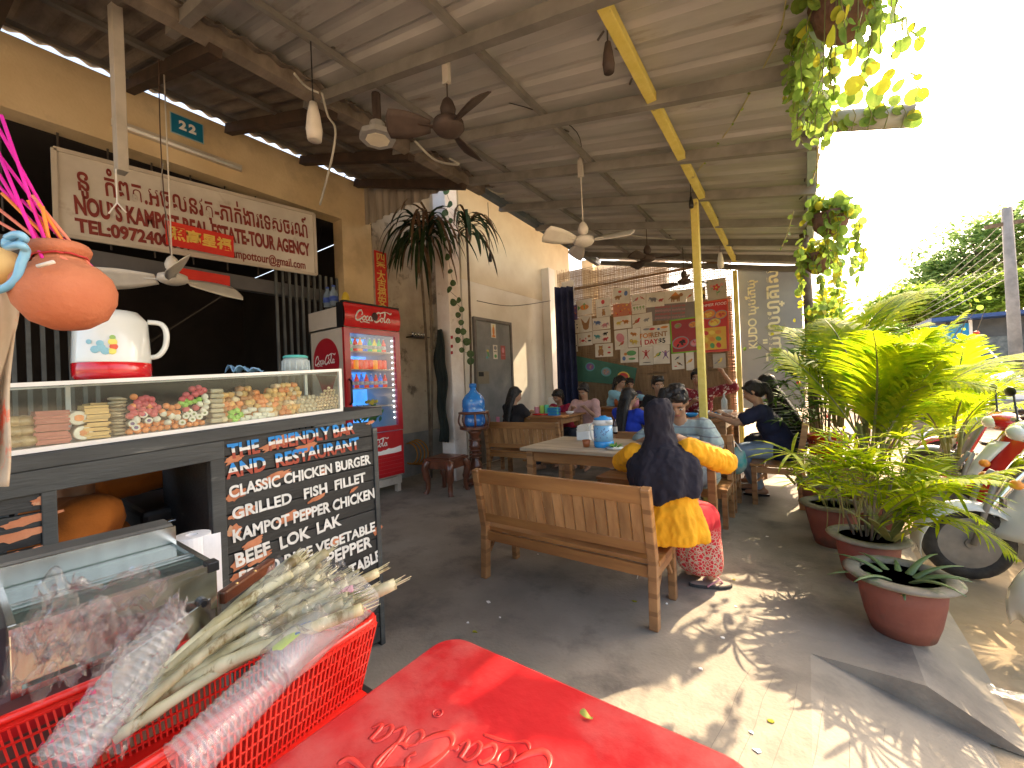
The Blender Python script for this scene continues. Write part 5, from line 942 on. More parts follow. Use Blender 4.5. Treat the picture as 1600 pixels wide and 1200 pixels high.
def person(label, loc, rz, top, topc, sleeve=.5, skin=0, lean=.12, side=0, head_tilt=.2, head_turn=0, hands=None, knees=None, feet=None, hair='short', bottom=None, scale=1,
           seat=.33, vox=.011, extra=None, sandals=None, skirt=False, group=None, elbow=(.55, -.35, -1), slr=.055):
    # the figure sits facing local +y with its pelvis at the origin of the bench edge, z measured from the floor
    t = thing('person', label, 'person', loc, rz, group); sk_ = SKIN(skin); S_ = scale
    P = V((0, 0, seat+.1*S_)); up_ = V((side, lean, 1)).normalized(); rt_ = V((1, 0, -side)).normalized()
    C = P+up_*.28*S_; N = P+up_*.5*S_; fwd = up_.cross(rt_)*-1
    if fwd.y < 0: fwd = -fwd
    sh = [N-up_*.045*S_+rt_*s*.165*S_ for s in (-1, 1)]
    Hd = N+up_*.03*S_+V((0, .03, .12))*S_
    Rh = Matrix.Rotation(head_turn, 3, 'Z') @ Matrix.Rotation(-head_tilt, 3, 'X')
    hp_ = lambda x, y, z: Hd+Rh @ (V((x, y, z))*S_)
    body = MB(); cap = body.cap
    # torso
    cap(P-rt_*.09*S_, P+rt_*.09*S_, .095*S_); cap(P, C, .115*S_, .115*S_); cap(C-rt_*.06*S_, C+rt_*.06*S_, .105*S_); cap(N-up_*.09*S_-rt_*.1*S_, N-up_*.09*S_+rt_*.1*S_, .075*S_)
    cap(N-up_*.03*S_, Hd-Rh @ V((0, .01, .03)), .05*S_, .047*S_)
    # head with jaw, nose, ears
    body.ball(hp_(0, -.012, .035), (.073*S_, .09*S_, .085*S_), 16, Rh); body.ball(hp_(0, .022, -.025), (.058*S_, .066*S_, .075*S_), 14, Rh)
    body.ball(hp_(0, .05, -.075), (.026*S_, .024*S_, .02*S_), 10, Rh); cap(hp_(0, .085, .012), hp_(0, .097, -.018), .009*S_, .014*S_, 8)
    body.ball(hp_(0, .078, -.048), (.024*S_, .012*S_, .012*S_), 8, Rh); body.ball(hp_(0, .07, .04), (.05*S_, .02*S_, .014*S_), 8, Rh)
    for s in (-1, 1): body.ball(hp_(s*.073, -.008, .0), (.009*S_, .018*S_, .028*S_), 8, Rh); body.ball(hp_(s*.034, .062, -.015), (.022*S_, .02*S_, .02*S_), 8, Rh)
    hands = hands or [V((-.12, .36, seat+.42)), V((.12, .36, seat+.42))]
    el = []
    for s, a, h in zip((-1, 1), sh, hands):
        h = V(h); L1, L2 = .26*S_, .235*S_; d = h-a; D = min(d.length, (L1+L2)*.985); h = a+d.normalized()*D; d = (h-a)
        x_ = (L1*L1-L2*L2+D*D)/(2*D); hh = sqrt(max(0, L1*L1-x_*x_)); bend = V((s*elbow[0], elbow[1], elbow[2])); bend = (bend-d.normalized()*bend.dot(d.normalized())).normalized()
        e = a+d.normalized()*x_+bend*hh; el.append((e, h)); cap(a, e, .05*S_, .037*S_, 12); cap(e, h, .037*S_, .024*S_, 12)
        hd = (h-e).normalized(); cr = hd.cross(V((0, 0, 1))).normalized(); dn = cr.cross(hd)
        if dn.z > 0: dn = -dn
        cap(h, h+hd*.05*S_, .024*S_, .03*S_, 10); pm = h+hd*.06*S_; cap(pm-cr*.02*S_, pm+cr*.02*S_, .018*S_, n=8)
        for i, ln in enumerate((.052, .062, .058, .045)):
            b0 = pm+cr*(i-1.5)*.0155*S_; k1 = b0+(hd+dn*.35).normalized()*ln*.62*S_; k2 = k1+(hd*.4+dn).normalized()*ln*.55*S_
            cap(b0, k1, .0088*S_, .0082*S_, 8); cap(k1, k2, .0082*S_, .007*S_, 8)
        th = h+hd*.02*S_-cr*s*.024*S_; th2 = th+(hd-cr*s*.7+dn*.5).normalized()*.035*S_; cap(th, th2, .011*S_, .0095*S_, 8); cap(th2, th2+(hd+dn*.7).normalized()*.026*S_, .0095*S_, .008*S_, 8)
    knees = [V(k) for k in (knees or [(-.1, .4, seat+.1), (.1, .4, seat+.1)])]; feet = [V(f) for f in (feet or [(-.1, .38, .05), (.1, .38, .05)])]
    for s, kn, ft in zip((-1, 1), knees, feet):
        hpj = P+rt_*s*.09*S_; cap(hpj, kn, .085*S_, .06*S_); cap(kn, ft+V((0, 0, .03)), .056*S_, .035*S_); cap(ft+V((0, -.03, -.005)), ft+V((0, .13, -.02)), .033*S_, .026*S_); 
    link('body', remesh(body, 'body', sk_, vox), t)
    # face details
    f = MB(); 
    for s in (-1, 1):
        f.cur = 1; f.ball(hp_(s*.033, .083, .008), (.013*S_, .005*S_, .0055*S_), 8, Rh); f.cur = 2; f.ball(hp_(s*.033, .0865, .008), (.006*S_, .004*S_, .0055*S_), 8, Rh); cap2 = f.tube([hp_(s*.014, .09, .028), hp_(s*.034, .088, .033), hp_(s*.054, .076, .026)], .0035*S_, 5)
    f.cur = 0; f.tube([hp_(-.022, .086, -.048), hp_(-.006, .093, -.045), hp_(.006, .093, -.045), hp_(.022, .086, -.048)], .0042*S_, 6); f.obj('face_detail', [M_lip, M_eye, M_brow], t, smooth=True, kind='stuff')
    # top
    b = MB(); g_ = .016*S_
    b.cap(P-rt_*.085*S_+V((0, .015, -.01)), P+rt_*.085*S_+V((0, .015, -.01)), (.106 if skirt else .118)*S_+g_); b.cap(P, C, .125*S_+g_, (.106 if skirt else .118)*S_+g_); b.cap(C-rt_*.06*S_, C+rt_*.06*S_, .108*S_+g_); b.cap(N-up_*.085*S_-rt_*.11*S_, N-up_*.085*S_+rt_*.11*S_, .078*S_+g_)
    for a, (e, h) in zip(sh, el):
        if sleeve <= 1: b.cap(a-(e-a).normalized()*.01, a.lerp(e, sleeve), slr*S_+g_, .052*S_+g_*1.3)
        else: b.cap(a, e, slr*S_+g_, .05*S_+g_); b.cap(e, e.lerp(h, sleeve-1), .05*S_+g_, .04*S_+g_*1.2)
    link(top, remesh(b, top, topc, vox*.9, 8, .008*S_, .05), t)
    b = MB()
    if skirt:
        b.cap(P-rt_*.08*S_, P+rt_*.08*S_, .1*S_); 
        for s, kn, ft in zip((-1, 1), knees, feet): b.cap(P+rt_*s*.08*S_, kn, .095*S_, .09*S_); b.cap(kn, ft+V((0, .0, .05)), .09*S_, .08*S_)
        b.cap(knees[0], knees[1], .095*S_); b.cap((feet[0]+feet[1])/2+V((0, 0, .06)), (knees[0]+knees[1])/2, .1*S_, .09*S_)
    else:
        b.cap(P-rt_*.09*S_-V((0, 0, .01)), P+rt_*.09*S_-V((0, 0, .01)), .11*S_)
        for s, kn, ft in zip((-1, 1), knees, feet): b.cap(P+rt_*s*.09*S_, kn, .1*S_, .073*S_); b.cap(kn, kn.lerp(ft, .85), .07*S_, .052*S_)
    link('skirt' if skirt else 'trousers', remesh(b, 'trousers', bottom or flat('dark trousers', (.03, .035, .05), .9), vox, 5, .007*S_, .08), t)
    if sandals:
        for ft in feet: MB().prism([(ft.x+.042*cos(a*pi/8)*(1.1 if sin(a*pi/8) > 0 else .8), ft.y+.05+.12*sin(a*pi/8)) for a in range(16)], ft.z-.052, ft.z-.032).obj('sandal', sandals, t)
    # hair
    if hair != 'hijab':
        b = MB(); b.ball(hp_(0, -.022, .05), (.084*S_, .096*S_, .09*S_), 16, Rh); b.ball(hp_(0, -.05, .01), (.08*S_, .07*S_, .085*S_), 14, Rh)
        if hair == 'short':
            for k in range(26): a = rnd.uniform(0, 6.28); q = V((.06*cos(a), -.02+.075*sin(a), .1+rnd.uniform(-.03, .02))); b.cap(hp_(*q), hp_(*(q+V((rnd.uniform(-.01, .01), .014, .01)))), .02*S_, .013*S_, 6)
            b.cap(hp_(-.05, .06, .082), hp_(.05, .06, .088), .022*S_, .02*S_)
        else:
            b.cap(hp_(-.04, .062, .08), hp_(.04, .062, .08), .02*S_)
            for s in (-1, 1): b.cap(hp_(s*.06, .04, .07), hp_(s*.075, .005, -.01), .018*S_, .012*S_)
        if hair in ('pony', 'pony2'):
            q0 = hp_(0, -.1, .05); b.cap(q0, hp_(0, -.135, .04), .03*S_, .03*S_); pts = [hp_(0, -.135, .04), q0+V((0, -.07, -.08))*S_, q0+V((.02, -.08, -.2))*S_, q0+V((.03, -.05, -.32))*S_]
            for i in range(3): b.cap(pts[i], pts[i+1], (.03, .032, .026)[i]*S_, (.032, .026, .01)[i]*S_)
        if hair in ('long', 'long2'):
            q0 = hp_(0, -.05, .0); pts = [q0, N-fwd*.1*S_+V((0, 0, .0)), C-fwd*.13*S_, C-fwd*.14*S_-up_*.12]
            for i in range(3):
                for o_ in (-.045, 0, .045): b.cap(pts[i]+rt_*o_*S_, pts[i+1]+rt_*o_*S_*.9, (.045, .04, .032)[i]*S_, (.04, .032, .02)[i]*S_)
        link('hair', remesh(b, 'hair', HAIR, vox*.8, 3, .004, .02), t)
    return t, dict(P=P, C=C, N=N, H=Hd, hp=hp_, up=up_, rt=rt_, fwd=fwd, el=el, sh=sh)
cl = lambda n, c, **k: mat('cloth '+n, c, tuple(x*1.25 for x in c), scale=9, rough=.9, bump=.2, bscale=160, **k)
M_yel = cl('yellow', (.72, .33, .008)); M_hij = cl('black scarf', (.012, .01, .018))
# the skirt: red batik with a pale scrolling border towards the hem
mb = mat('red batik', (.6, .015, .03), (.68, .03, .04), scale=6, rough=.8, c3=(.5, .33, .22), s3=40, t3=(.54, .57), bump=.2)
nt_ = mb.node_tree; bs_ = nt_.nodes['Principled BSDF']; lk = bs_.inputs['Base Color'].links[0].from_node
tc = _n(nt_, 'ShaderNodeTexCoord'); sx_ = _n(nt_, 'ShaderNodeSeparateXYZ'); nt_.links.new(tc.outputs['Object'], sx_.inputs[0]); vr = _n(nt_, 'ShaderNodeTexVoronoi', feature='DISTANCE_TO_EDGE'); vr.inputs['Scale'].default_value = 46
nt_.links.new(tc.outputs['Object'], vr.inputs['Vector']); lt = _n(nt_, 'ShaderNodeMath', operation='LESS_THAN'); lt.inputs[1].default_value = .075; nt_.links.new(vr.outputs['Distance'], lt.inputs[0])
mr = _n(nt_, 'ShaderNodeMapRange'); mr.inputs[1].default_value = .36; mr.inputs[2].default_value = .26; nt_.links.new(sx_.outputs['Z'], mr.inputs[0])
wv = _n(nt_, 'ShaderNodeMath', operation='MULTIPLY'); nt_.links.new(lt.outputs[0], wv.inputs[0]); nt_.links.new(mr.outputs[0], wv.inputs[1])
mx = _n(nt_, 'ShaderNodeMix', data_type='RGBA'); mx.inputs[6].default_value = (.6, .018, .03, 1); mx.inputs[7].default_value = (.62, .47, .34, 1); nt_.links.new(wv.outputs[0], mx.inputs[0])
mx2 = _n(nt_, 'ShaderNodeMix', data_type='RGBA'); nt_.links.new(mr.outputs[0], mx2.inputs[0]); nt_.links.new(mx.outputs[2], mx2.inputs[6]); nt_.links.new(lk.outputs[2] if lk.bl_idname == 'ShaderNodeMix' else lk.outputs[0], mx2.inputs[7])
mx3 = _n(nt_, 'ShaderNodeMix', data_type='RGBA'); nt_.links.new(wv.outputs[0], mx3.inputs[0]); nt_.links.new(mx2.outputs[2], mx3.inputs[6]); mx3.inputs[7].default_value = (.62, .47, .34, 1); nt_.links.new(mx3.outputs[2], bs_.inputs['Base Color'])
# 1 woman in the black headscarf
t, J = person('woman in black headscarf, yellow blouse and red batik skirt, back to the camera', (-.64, 2.37, 0), R(8), 'blouse', M_yel, sleeve=1.1, skin=0, lean=.12, side=-.12, head_tilt=.4, hair='hijab', bottom=mb, skirt=True, seat=.33,
              scale=.93, elbow=(1.8, .1, -.55), hands=[(-.13, .36, .75), (.13, .36, .75)], knees=[(-.03, .34, .42), (.15, .33, .4)], feet=[(.05, .33, .07), (.17, .3, .07)], vox=.009, slr=.038)
for c_ in list(t.children):
    if c_.name.startswith('blouse'): bpy.data.objects.remove(c_)
hp_ = J['hp']; up_, rt_, fwd, N_, C_, P0, H0 = J['up'], J['rt'], J['fwd'], J['N'], J['C'], J['P'], J['H']
def loft(b, rings, n=48, hem=None):                      # closed cloth body through elliptical rings with folds
    vs = []
    for i, (c, rx, ry, rip, ph) in enumerate(rings):
        for k in range(n):
            a = 2*pi*k/n; q = 1+rip*(sin(7*a+ph)+.6*sin(12*a+ph*2.1)+.4*sin(3*a-ph)); z = hem(a) if hem and i >= len(rings)-2 else 0
            vs.append(V(c)+rt_*cos(a)*rx*q+fwd*sin(a)*ry*q+up_*z)
    m_ = len(rings); fs = [(i*n+k, (i+1)*n+k, (i+1)*n+(k+1) % n, i*n+(k+1) % n) for i in range(m_-1) for k in range(n)]+[tuple(range(n)), tuple(range(m_*n-1, (m_-1)*n-1, -1))]
    b.add(vs, fs)
b = MB(); U = up_
loft(b, [(N_+U*.01, .05, .045, 0, 0), (N_-U*.05, .135, .085, 0, 0), (N_-U*.13, .155, .12, .01, 1), (C_-U*.02, .168, .132, .02, 1.4), (P0+U*.14, .15, .135, .035, 2), (P0+U*.05, .172, .148, .045, 2.6), (P0-U*.03, .188, .16, .06, 3), (P0-U*.075, .185, .158, .065, 3.2)])
for s_, (e_, h_) in zip(J['sh'], J['el']):
    b.cap(s_, s_.lerp(e_, .5), .062, .062); b.cap(s_.lerp(e_, .5), e_, .062, .068); b.cap(e_, e_.lerp(h_, .35), .066, .06)
link('blouse', remesh(b, 'blouse', M_yel, .0075, 4, .009, .03), t)
b = MB(); hemf = lambda a: -.05*max(0, -sin(a))+.02*sin(5*a+1)
loft(b, [(H0+V((0, -.012, .122)), .012, .012, 0, 0), (H0+V((0, -.014, .112)), .05, .055, 0, 0), (H0+V((0, -.014, .08)), .076, .09, 0, 0), (H0+V((0, -.012, .03)), .084, .1, .004, 0), (H0+V((0, -.014, -.03)), .08, .092, .01, 1), (H0.lerp(N_, .62)-fwd*.01, .078, .082, .02, 2), (N_-U*.012, .105, .088, .03, 2.4), (N_-U*.055-fwd*.01, .17, .112, .025, 2.8), (N_-U*.11-fwd*.012, .195, .138, .03, 3.1), (N_-U*.17-fwd*.015, .2, .155, .045, 3.5), (N_-U*.24-fwd*.02, .188, .166, .06, 4), (N_-U*.262-fwd*.02, .182, .163, .06, 4.1)], 64, hemf)
link('headscarf', remesh(b, 'headscarf', M_hij, .0075, 3, .009, .035), t)
# 2 boy in the pale tee bending over his bowl
M_teal = mat('cloth pale teal', (.27, .34, .33), (.34, .42, .41), scale=8, rough=.9, wave=('Z', 5.5, .6, (.2, .2, .22), .93), bump=.15, bscale=150)
t, J = person('boy in pale teal tee with head bent over his bowl behind the headscarfed woman', (-.84, 3.8, 0), pi-.05, 'tee', M_teal, sleeve=.75, skin=0, lean=.62, side=0, head_tilt=.6, head_turn=.15, hair='short', seat=.34, scale=1.06, elbow=(1.1, -.2, -.7),
              hands=[(-.12, .6, .8), (.14, .56, .8)], bottom=cl('grey jeans', (.13, .15, .18)), vox=.009)
e_, h_ = J['el'][0]; b = MB(); d = (h_-e_).normalized(); rr = d.to_track_quat('Z', 'Y').to_matrix().to_4x4(); rr.translation = h_-d*.03; b.X = rr
b.lathe([(.027, -.006), (.031, -.006), (.031, .006), (.027, .006)], n=20); b.obj('watch', mat('gold watch', (.7, .5, .2), rough=.3, metal=1), t, smooth=True)
# 3 girl in royal blue
person('girl in royal blue top with black ponytail looking at a phone', (-1.72, 4.62, 0), R(-20), 'top', cl('royal blue', (.012, .04, .4)), sleeve=.6, skin=1, lean=.1, head_tilt=.25, head_turn=-.35, hair='long', seat=.36, hands=[(-.05, .38, .82), (.15, .38, .86)], scale=.92)
# 4 boy in black
person('boy in black tee with short hair looking to his left', (-1.62, 5.72, 0), pi-.1, 'tee', cl('black', (.012, .012, .014)), sleeve=.6, skin=1, lean=.1, head_tilt=.12, head_turn=.65, hair='short', seat=.44, scale=.98)
# 5 girl in navy
t, J = person('girl in navy tee with a ponytail leaning over the table from the open bench', (-.2, 4.98, 0), pi/2+.05, 'tee', cl('navy', (.012, .016, .045)), sleeve=.6, skin=1, lean=.5, head_tilt=.35, head_turn=-.1, hair='pony', seat=.4, scale=.97,
       hands=[(-.1, .62, .84), (.14, .56, .84)], knees=[(-.1, .38, .46), (.1, .38, .46)], feet=[(-.05, .22, .06), (.15, .3, .06)], bottom=cl('pale denim', (.25, .33, .45)), sandals=M_blk, vox=.009)
# 6 woman in stripes
M_str = mat('cloth striped', (.012, .012, .014), (.02, .02, .022), scale=8, rough=.9, wave=('Z', 9, .3, (.5, .5, .48), .9))
person('woman in black and white striped top sitting behind the girl in navy', (-.14, 5.5, 0), pi/2-.1, 'top', M_str, sleeve=.7, skin=1, lean=.42, head_tilt=.3, head_turn=-.1, hair='long', seat=.4, scale=1.02)
# 7 woman in dark red flowers with raised arm
M_flo = mat('cloth red floral', (.2, .012, .02), (.26, .02, .03), scale=8, rough=.9, c3=(.6, .45, .4), s3=26, t3=(.56, .6))
person('woman in dark red flowered blouse with one arm raised behind the yellow post', (-1.2, 5.95, 0), pi+.3, 'blouse', M_flo, sleeve=1.0, skin=0, lean=.1, head_tilt=.1, head_turn=-.3, hair='pony', seat=.5, hands=[(-.3, .15, 1.3), (.1, .35, .95)])
person('boy half hidden behind the yellow post in a dark shirt', (-1.45, 5.05, 0), R(-20), 'shirt', cl('slate', (.05, .06, .075)), sleeve=.7, skin=0, lean=.2, head_tilt=.3, hair='short', seat=.36, scale=.9)
# left tables
person('woman with long black hair and pink strap at the left table', (-3.42, 4.72, 0), R(-15), 'top', cl('black top', (.014, .012, .014)), sleeve=.4, skin=1, lean=.1, head_tilt=.3, head_turn=-.45, hair='long', seat=.4, scale=.95, hands=[(-.08, .4, .84), (.1, .4, .84)])
q = on(778, 658, 1, 4.6); MB().box((-.025, -.008, -.06), (.025, .008, .06)).obj('pink_strap', flat('pink strap', (.75, .3, .42))).location = q
tag(bpy.data.objects['pink_strap'], 'pink strap lying over the back of the left bench', 'strap')
person('girl in pale pink top smiling down at the left table', (-2.72, 5.72, 0), pi+.12, 'top', cl('pale pink', (.55, .33, .3)), sleeve=.9, skin=1, lean=.22, head_tilt=.45, head_turn=-.2, hair='pony', seat=.43, scale=.94, hands=[(-.1, .35, .88), (.1, .38, .88)])
person('girl in crimson top bending beside the girl in pale pink', (-3.12, 5.82, 0), pi-.15, 'top', cl('crimson', (.33, .015, .05)), sleeve=.9, skin=0, lean=.45, head_tilt=.5, hair='pony', seat=.4, scale=.92, hands=[(-.05, .4, .86), (.12, .4, .86)])
person('girl in light blue sleeves reaching across the far corner table', (-2.75, 6.72, 0), -pi/2-.35, 'top', cl('light blue', (.25, .5, .62)), sleeve=1.8, skin=1, lean=.45, head_tilt=.3, hair='pony', seat=.58, scale=.92, hands=[(-.1, .62, .97), (.15, .6, .97)])
person('child in dark top seated beside the girl in light blue', (-2.5, 6.98, 0), pi+.4, 'top', cl('dark plum', (.06, .03, .05)), sleeve=1.5, skin=0, lean=.2, head_tilt=.3, hair='short', seat=.56, scale=.85)
# cook behind the counter
t, J = person('cook in an orange robe bent down behind the counter opening', (-2.2, .27, 0), R(4), 'robe', cl('orange robe', (.3, .085, .006)), sleeve=1.85, skin=2, lean=.0, head_tilt=.6, hair='short', seat=.42, scale=1.0, hands=[(-.1, .5, 1.15), (.2, .12, .78)], elbow=(.2, -.8, -.8), bottom=MATS['cloth orange robe'], vox=.013)
t.scale = (1.2, 1.25, .9)
# sandal on the floor
q = on(1110, 916, 2, 0); fs = thing('flip_flop', 'dark flip flop with a pink strap lying loose on the floor by the bench', 'flip flop', q, R(-62))
MB().prism([(.045*cos(a*pi/10)*(1.08 if sin(a*pi/10) > 0 else .85), .125*sin(a*pi/10)) for a in range(20)], .001, .018).obj('sole', mat('sole black', (.03, .03, .032), (.06, .055, .05), rough=.8), fs, bevel=.004)
MB().prism([(.038*cos(a*pi/10)*(1.08 if sin(a*pi/10) > 0 else .85), .115*sin(a*pi/10)) for a in range(20)], .0185, .02).obj('footbed', flat('footbed tan', (.3, .24, .2), .9), fs)
for s in (-1, 1): MB().tube(catm([(0, .07, .02), (s*.022, .045, .045), (s*.04, .0, .035), (s*.042, -.03, .016)], 5), .005, 7).obj('strap', flat('strap pink', (.5, .22, .26), .5), fs, smooth=True)
# ================================================================ PLANTS
def leafm(n, c1, c2, tr=.45, **k): return mat(n, c1, c2, scale=14, rough=.62, spec=.22, transl=tr, objvar=.22, **k)
M_palm = leafm('palm leaf', (.17, .32, .006), (.52, .56, .01), .68); M_palmd = leafm('dark palm leaf', (.04, .12, .015), (.12, .24, .03), .4)
M_vine = leafm('vine leaf', (.15, .28, .04), (.32, .42, .08), .5); M_viney = leafm('yellow vine leaf', (.4, .42, .03), (.55, .5, .05), .5)
M_drac = leafm('long dark leaf', (.012, .028, .01), (.03, .05, .016), .15); M_dead = leafm('dead leaf', (.1, .055, .03), (.16, .095, .05), .2)
M_stem = mat('green stem', (.12, .14, .03), (.22, .2, .06), scale=12, rough=.6); M_bark = mat('bark', (.1, .07, .045), (.17, .13, .09), scale=9, rough=.9, bump=.6)
M_tree = leafm('tree leaf', (.18, .3, .08), (.32, .43, .17), .55); M_treel = leafm('light tree leaf', (.2, .34, .03), (.36, .46, .07), .55)
M_soil = mat('potting soil', (.03, .022, .016), (.07, .05, .035), scale=30, rough=1, bump=1)
M_pot = mat('weathered clay pot', (.17, .05, .035), (.24, .085, .055), scale=3, rough=.75, bump=.2, c3=(.12, .07, .05), s3=5, t3=(.55, .7)); M_rimp = mat('mossy pot rim', (.14, .12, .085), (.26, .225, .17), scale=6, rough=.9, bump=.3, c3=(.1, .13, .06), s3=9, t3=(.55, .65))
def strip(b, p, d, side, L_, w_, droop, n=4, fold=.0):       # one tapering blade
    p = V(p); d = V(d).normalized(); side = V(side).normalized(); vs = []; q = p.copy()
    for i in range(n+1):
        f_ = i/n; ww = w_*(sin(pi*min(1, f_*.82+.14))**.8)*(1 if i < n else .05); vs += [q-side*ww/2, q+side*ww/2]
        q = q+d*L_/n; d = (d+V((0, 0, -droop/n))).normalized()
    b.add(vs, [(2*i, 2*i+1, 2*i+3, 2*i+2) for i in range(n)])
def frond_mesh(nm, L_=1.0, arch=1.0, n=24, ll=.3, m=None, seed=1, w_=.022):
    r_ = random.Random(seed); b = MB(); pts = []; p = V((0, 0, 0)); d = V((cos(R(68)), 0, sin(R(68)))); N = 26
    for i in range(N+1):
        pts.append(p.copy()); p = p+d*L_/N; d = (d+V((0, 0, -arch*1.9/N))).normalized()
    b.cur = 1; b.tube(pts, [.011*(1-.85*i/N) for i in range(N+1)], 5); b.cur = 0
    for k in range(n):
        f_ = .22+.78*k/(n-1); i = min(N-1, int(f_*N)); t_ = (pts[i+1]-pts[i]).normalized(); o_ = pts[i].lerp(pts[i+1], f_*N-i); lng = ll*(sin(pi*(.18+.78*(f_-.22)/.78))**.7)*r_.uniform(.88, 1.08)
        for s in (-1, 1):
            u_ = V((0, s, 0)); nrm = t_.cross(u_)*s; dd = (u_*.95+t_*(.55+.6*f_)+V((0, 0, 1))*.35*(1-f_)).normalized(); strip(b, o_, dd+V((r_.uniform(-.06, .06),)*3), t_.cross(dd).cross(dd), lng, w_, .75+r_.uniform(-.2, .3))
    return b.mesh(nm, [m, M_stem])
FR = [frond_mesh('areca_frond', 1.0, .75, 34, .34, M_palm, 1), frond_mesh('areca_frond', 1.0, 1.1, 32, .32, M_palm, 2), frond_mesh('areca_frond', 1.0, .45, 34, .3, M_palm, 3)]
FRD = [frond_mesh('areca_frond', 1.0, 1.0, 24, .3, M_palmd, 4), frond_mesh('areca_frond', 1.0, 1.4, 22, .28, M_palmd, 5)]
def fan_mesh(nm, m, seed, pet=.25, bl=.2, n=10):
    r_ = random.Random(seed); b = MB(); b.cur = 1; pts = [V((0, 0, 0)), V((pet*.3, 0, pet*.6)), V((pet*.75, 0, pet*.9))]; b.tube(catm(pts, 3), .003, 4); b.cur = 0; o_ = pts[-1]
    for k in range(n): a = R(-115+230*k/(n-1)); d = V((cos(a), sin(a), .15+r_.uniform(-.15, .25))); strip(b, o_, d, V((-sin(a), cos(a), 0)), bl*r_.uniform(.8, 1.1), .019, .7, 4)
    return b.mesh(nm, [m, M_stem])
FAN = [fan_mesh('palm_fan', M_palm, 1), fan_mesh('palm_fan', M_palm, 2, .3, .28, 9)]; FAND = [fan_mesh('palm_fan', M_palmd, 3), fan_mesh('palm_fan', M_palmd, 4, .2, .26, 9)]
def pot(t, r_, h, m=M_pot, rim=M_rimp, rimw=.035):
    MB().lathe([(0, 0), (r_*.66, 0), (r_*.78, h*.25), (r_*.88, h*.6), (r_*.93, h*.94), (r_*.86, h*.94), (r_*.8, h*.8), (0, h*.8)], n=40).obj('pot', m, t, smooth=True)
    MB().lathe([(r_*.86, h*.93), (r_*.93+rimw, h*.93), (r_+rimw, h*.97), (r_+rimw*.6, h*1.0), (r_*.86, h*1.0), (r_*.84, h*.93)], n=40).obj('pot_rim', rim, t, smooth=True)
    MB().lathe([(0, h*.84), (r_*.5, h*.86), (r_*.85, h*.83)], n=20).obj('soil', M_soil, t, smooth=True)
def areca(label, loc, meshes, n, scale, base=(0, 0, .3), stems=5, group='potted palms along the terrace edge', az=None, potargs=None, thin=.0):
    t = thing('potted_palm', label, 'potted palm', loc, group=group)
    if potargs: pot(t, *potargs)
    z0 = base[2]; r_ = random.Random(int(abs(loc[0]*100+loc[1]*77)))
    for k in range(stems): a = r_.uniform(0, 6.28); b = MB(); e = (base[0]+.09*cos(a), base[1]+.09*sin(a), z0+.32*scale); b.tube([(base[0]+.04*cos(a), base[1]+.04*sin(a), z0-.06), e], [.014, .01], 7); b.obj('stem', M_stem, t, smooth=True)
    for k in range(n):
        a = (az[k] if az and k < len(az) else 2*pi*k/n+r_.uniform(-.3, .3)); s_ = scale*r_.uniform(.75, 1.1); el_ = r_.uniform(-.4, .12)
        link('frond', meshes[k % len(meshes)], t, loc=(base[0]+.05*cos(a), base[1]+.05*sin(a), z0+r_.uniform(.05, .32)*scale), rot=(r_.uniform(-.2, .2), el_, a), scale=s_)
    return t
def rhapis(label, loc, meshes, n, h, spread, base=(0, 0, .25), potargs=None, group='potted palms along the terrace edge', s_=1.0):
    t = thing('potted_palm', label, 'potted palm', loc, group=group)
    if potargs: pot(t, *potargs)
    r_ = random.Random(int(abs(loc[0]*91+loc[1]*57)+n))
    for k in range(7): a = r_.uniform(0, 6.28); q = r_.uniform(.1, .5)*spread; MB().tube([(base[0]+q*.3*cos(a), base[1]+q*.3*sin(a), base[2]-.05), (base[0]+q*cos(a), base[1]+q*sin(a), base[2]+h*r_.uniform(.5, .9))], .007, 5).obj('cane', M_bark, t, smooth=True)
    for k in range(n):
        a = r_.uniform(0, 6.28); q = spread*sqrt(r_.random())*.62; z = base[2]+h*r_.uniform(.08, .95)
        link('palm_fan', meshes[k % len(meshes)], t, loc=(base[0]+q*cos(a), base[1]+q*sin(a), z-.1), rot=(r_.uniform(-.3, .3), r_.uniform(-.65, .25), a+r_.uniform(-.5, .5)), scale=s_*r_.uniform(.8, 1.25))
    return t
# front pot with aloe
t = thing('potted_aloe', 'wide maroon clay pot with a mossy rim and a small aloe, nearest the camera', 'potted plant', (.33, 2.66, 0), group='clay pots along the terrace edge'); pot(t, .178, .28, rimw=.04)
for k in range(11):
    a = k*.62+.3; L_ = rnd.uniform(.18, .32)*(1.35 if k % 4 == 0 else 1); up0 = rnd.uniform(.5, 1.3); pts = []; p = V((.015*cos(a), .015*sin(a), .21)); d = V((cos(a), sin(a), up0)).normalized()
    for i in range(8): pts.append(p.copy()); p = p+d*L_/7; d = (d+V((0, 0, -.16))).normalized()
    MB().tube(pts, [.021*(1-i/7.3)**.8+.001 for i in range(8)], 8, sy=.45).obj('leaf', mat('aloe leaf', (.1, .16, .06), (.17, .24, .1), scale=12, rough=.4, transl=.15), t, smooth=True)
b = MB()
for k in range(50): a, q = rnd.uniform(0, 6.28), .12*sqrt(rnd.random()); b.ball((q*cos(a), q*sin(a), .222), (rnd.uniform(.005, .014), rnd.uniform(.005, .012), .006), 6)
b.obj('pebble', mat('pale pebbles', (.2, .17, .13), (.5, .45, .38), scale=60, rough=.8), t, kind='stuff')
for k in range(5): a = rnd.uniform(0, 6.28); q = .12; b = MB(); strip(b, (q*cos(a)*.8, q*sin(a)*.8, .23), (cos(a+1), sin(a+1), .1), (0, 0, 1), .1, .012, .1, 3); b.obj('litter_leaf', M_viney, t)
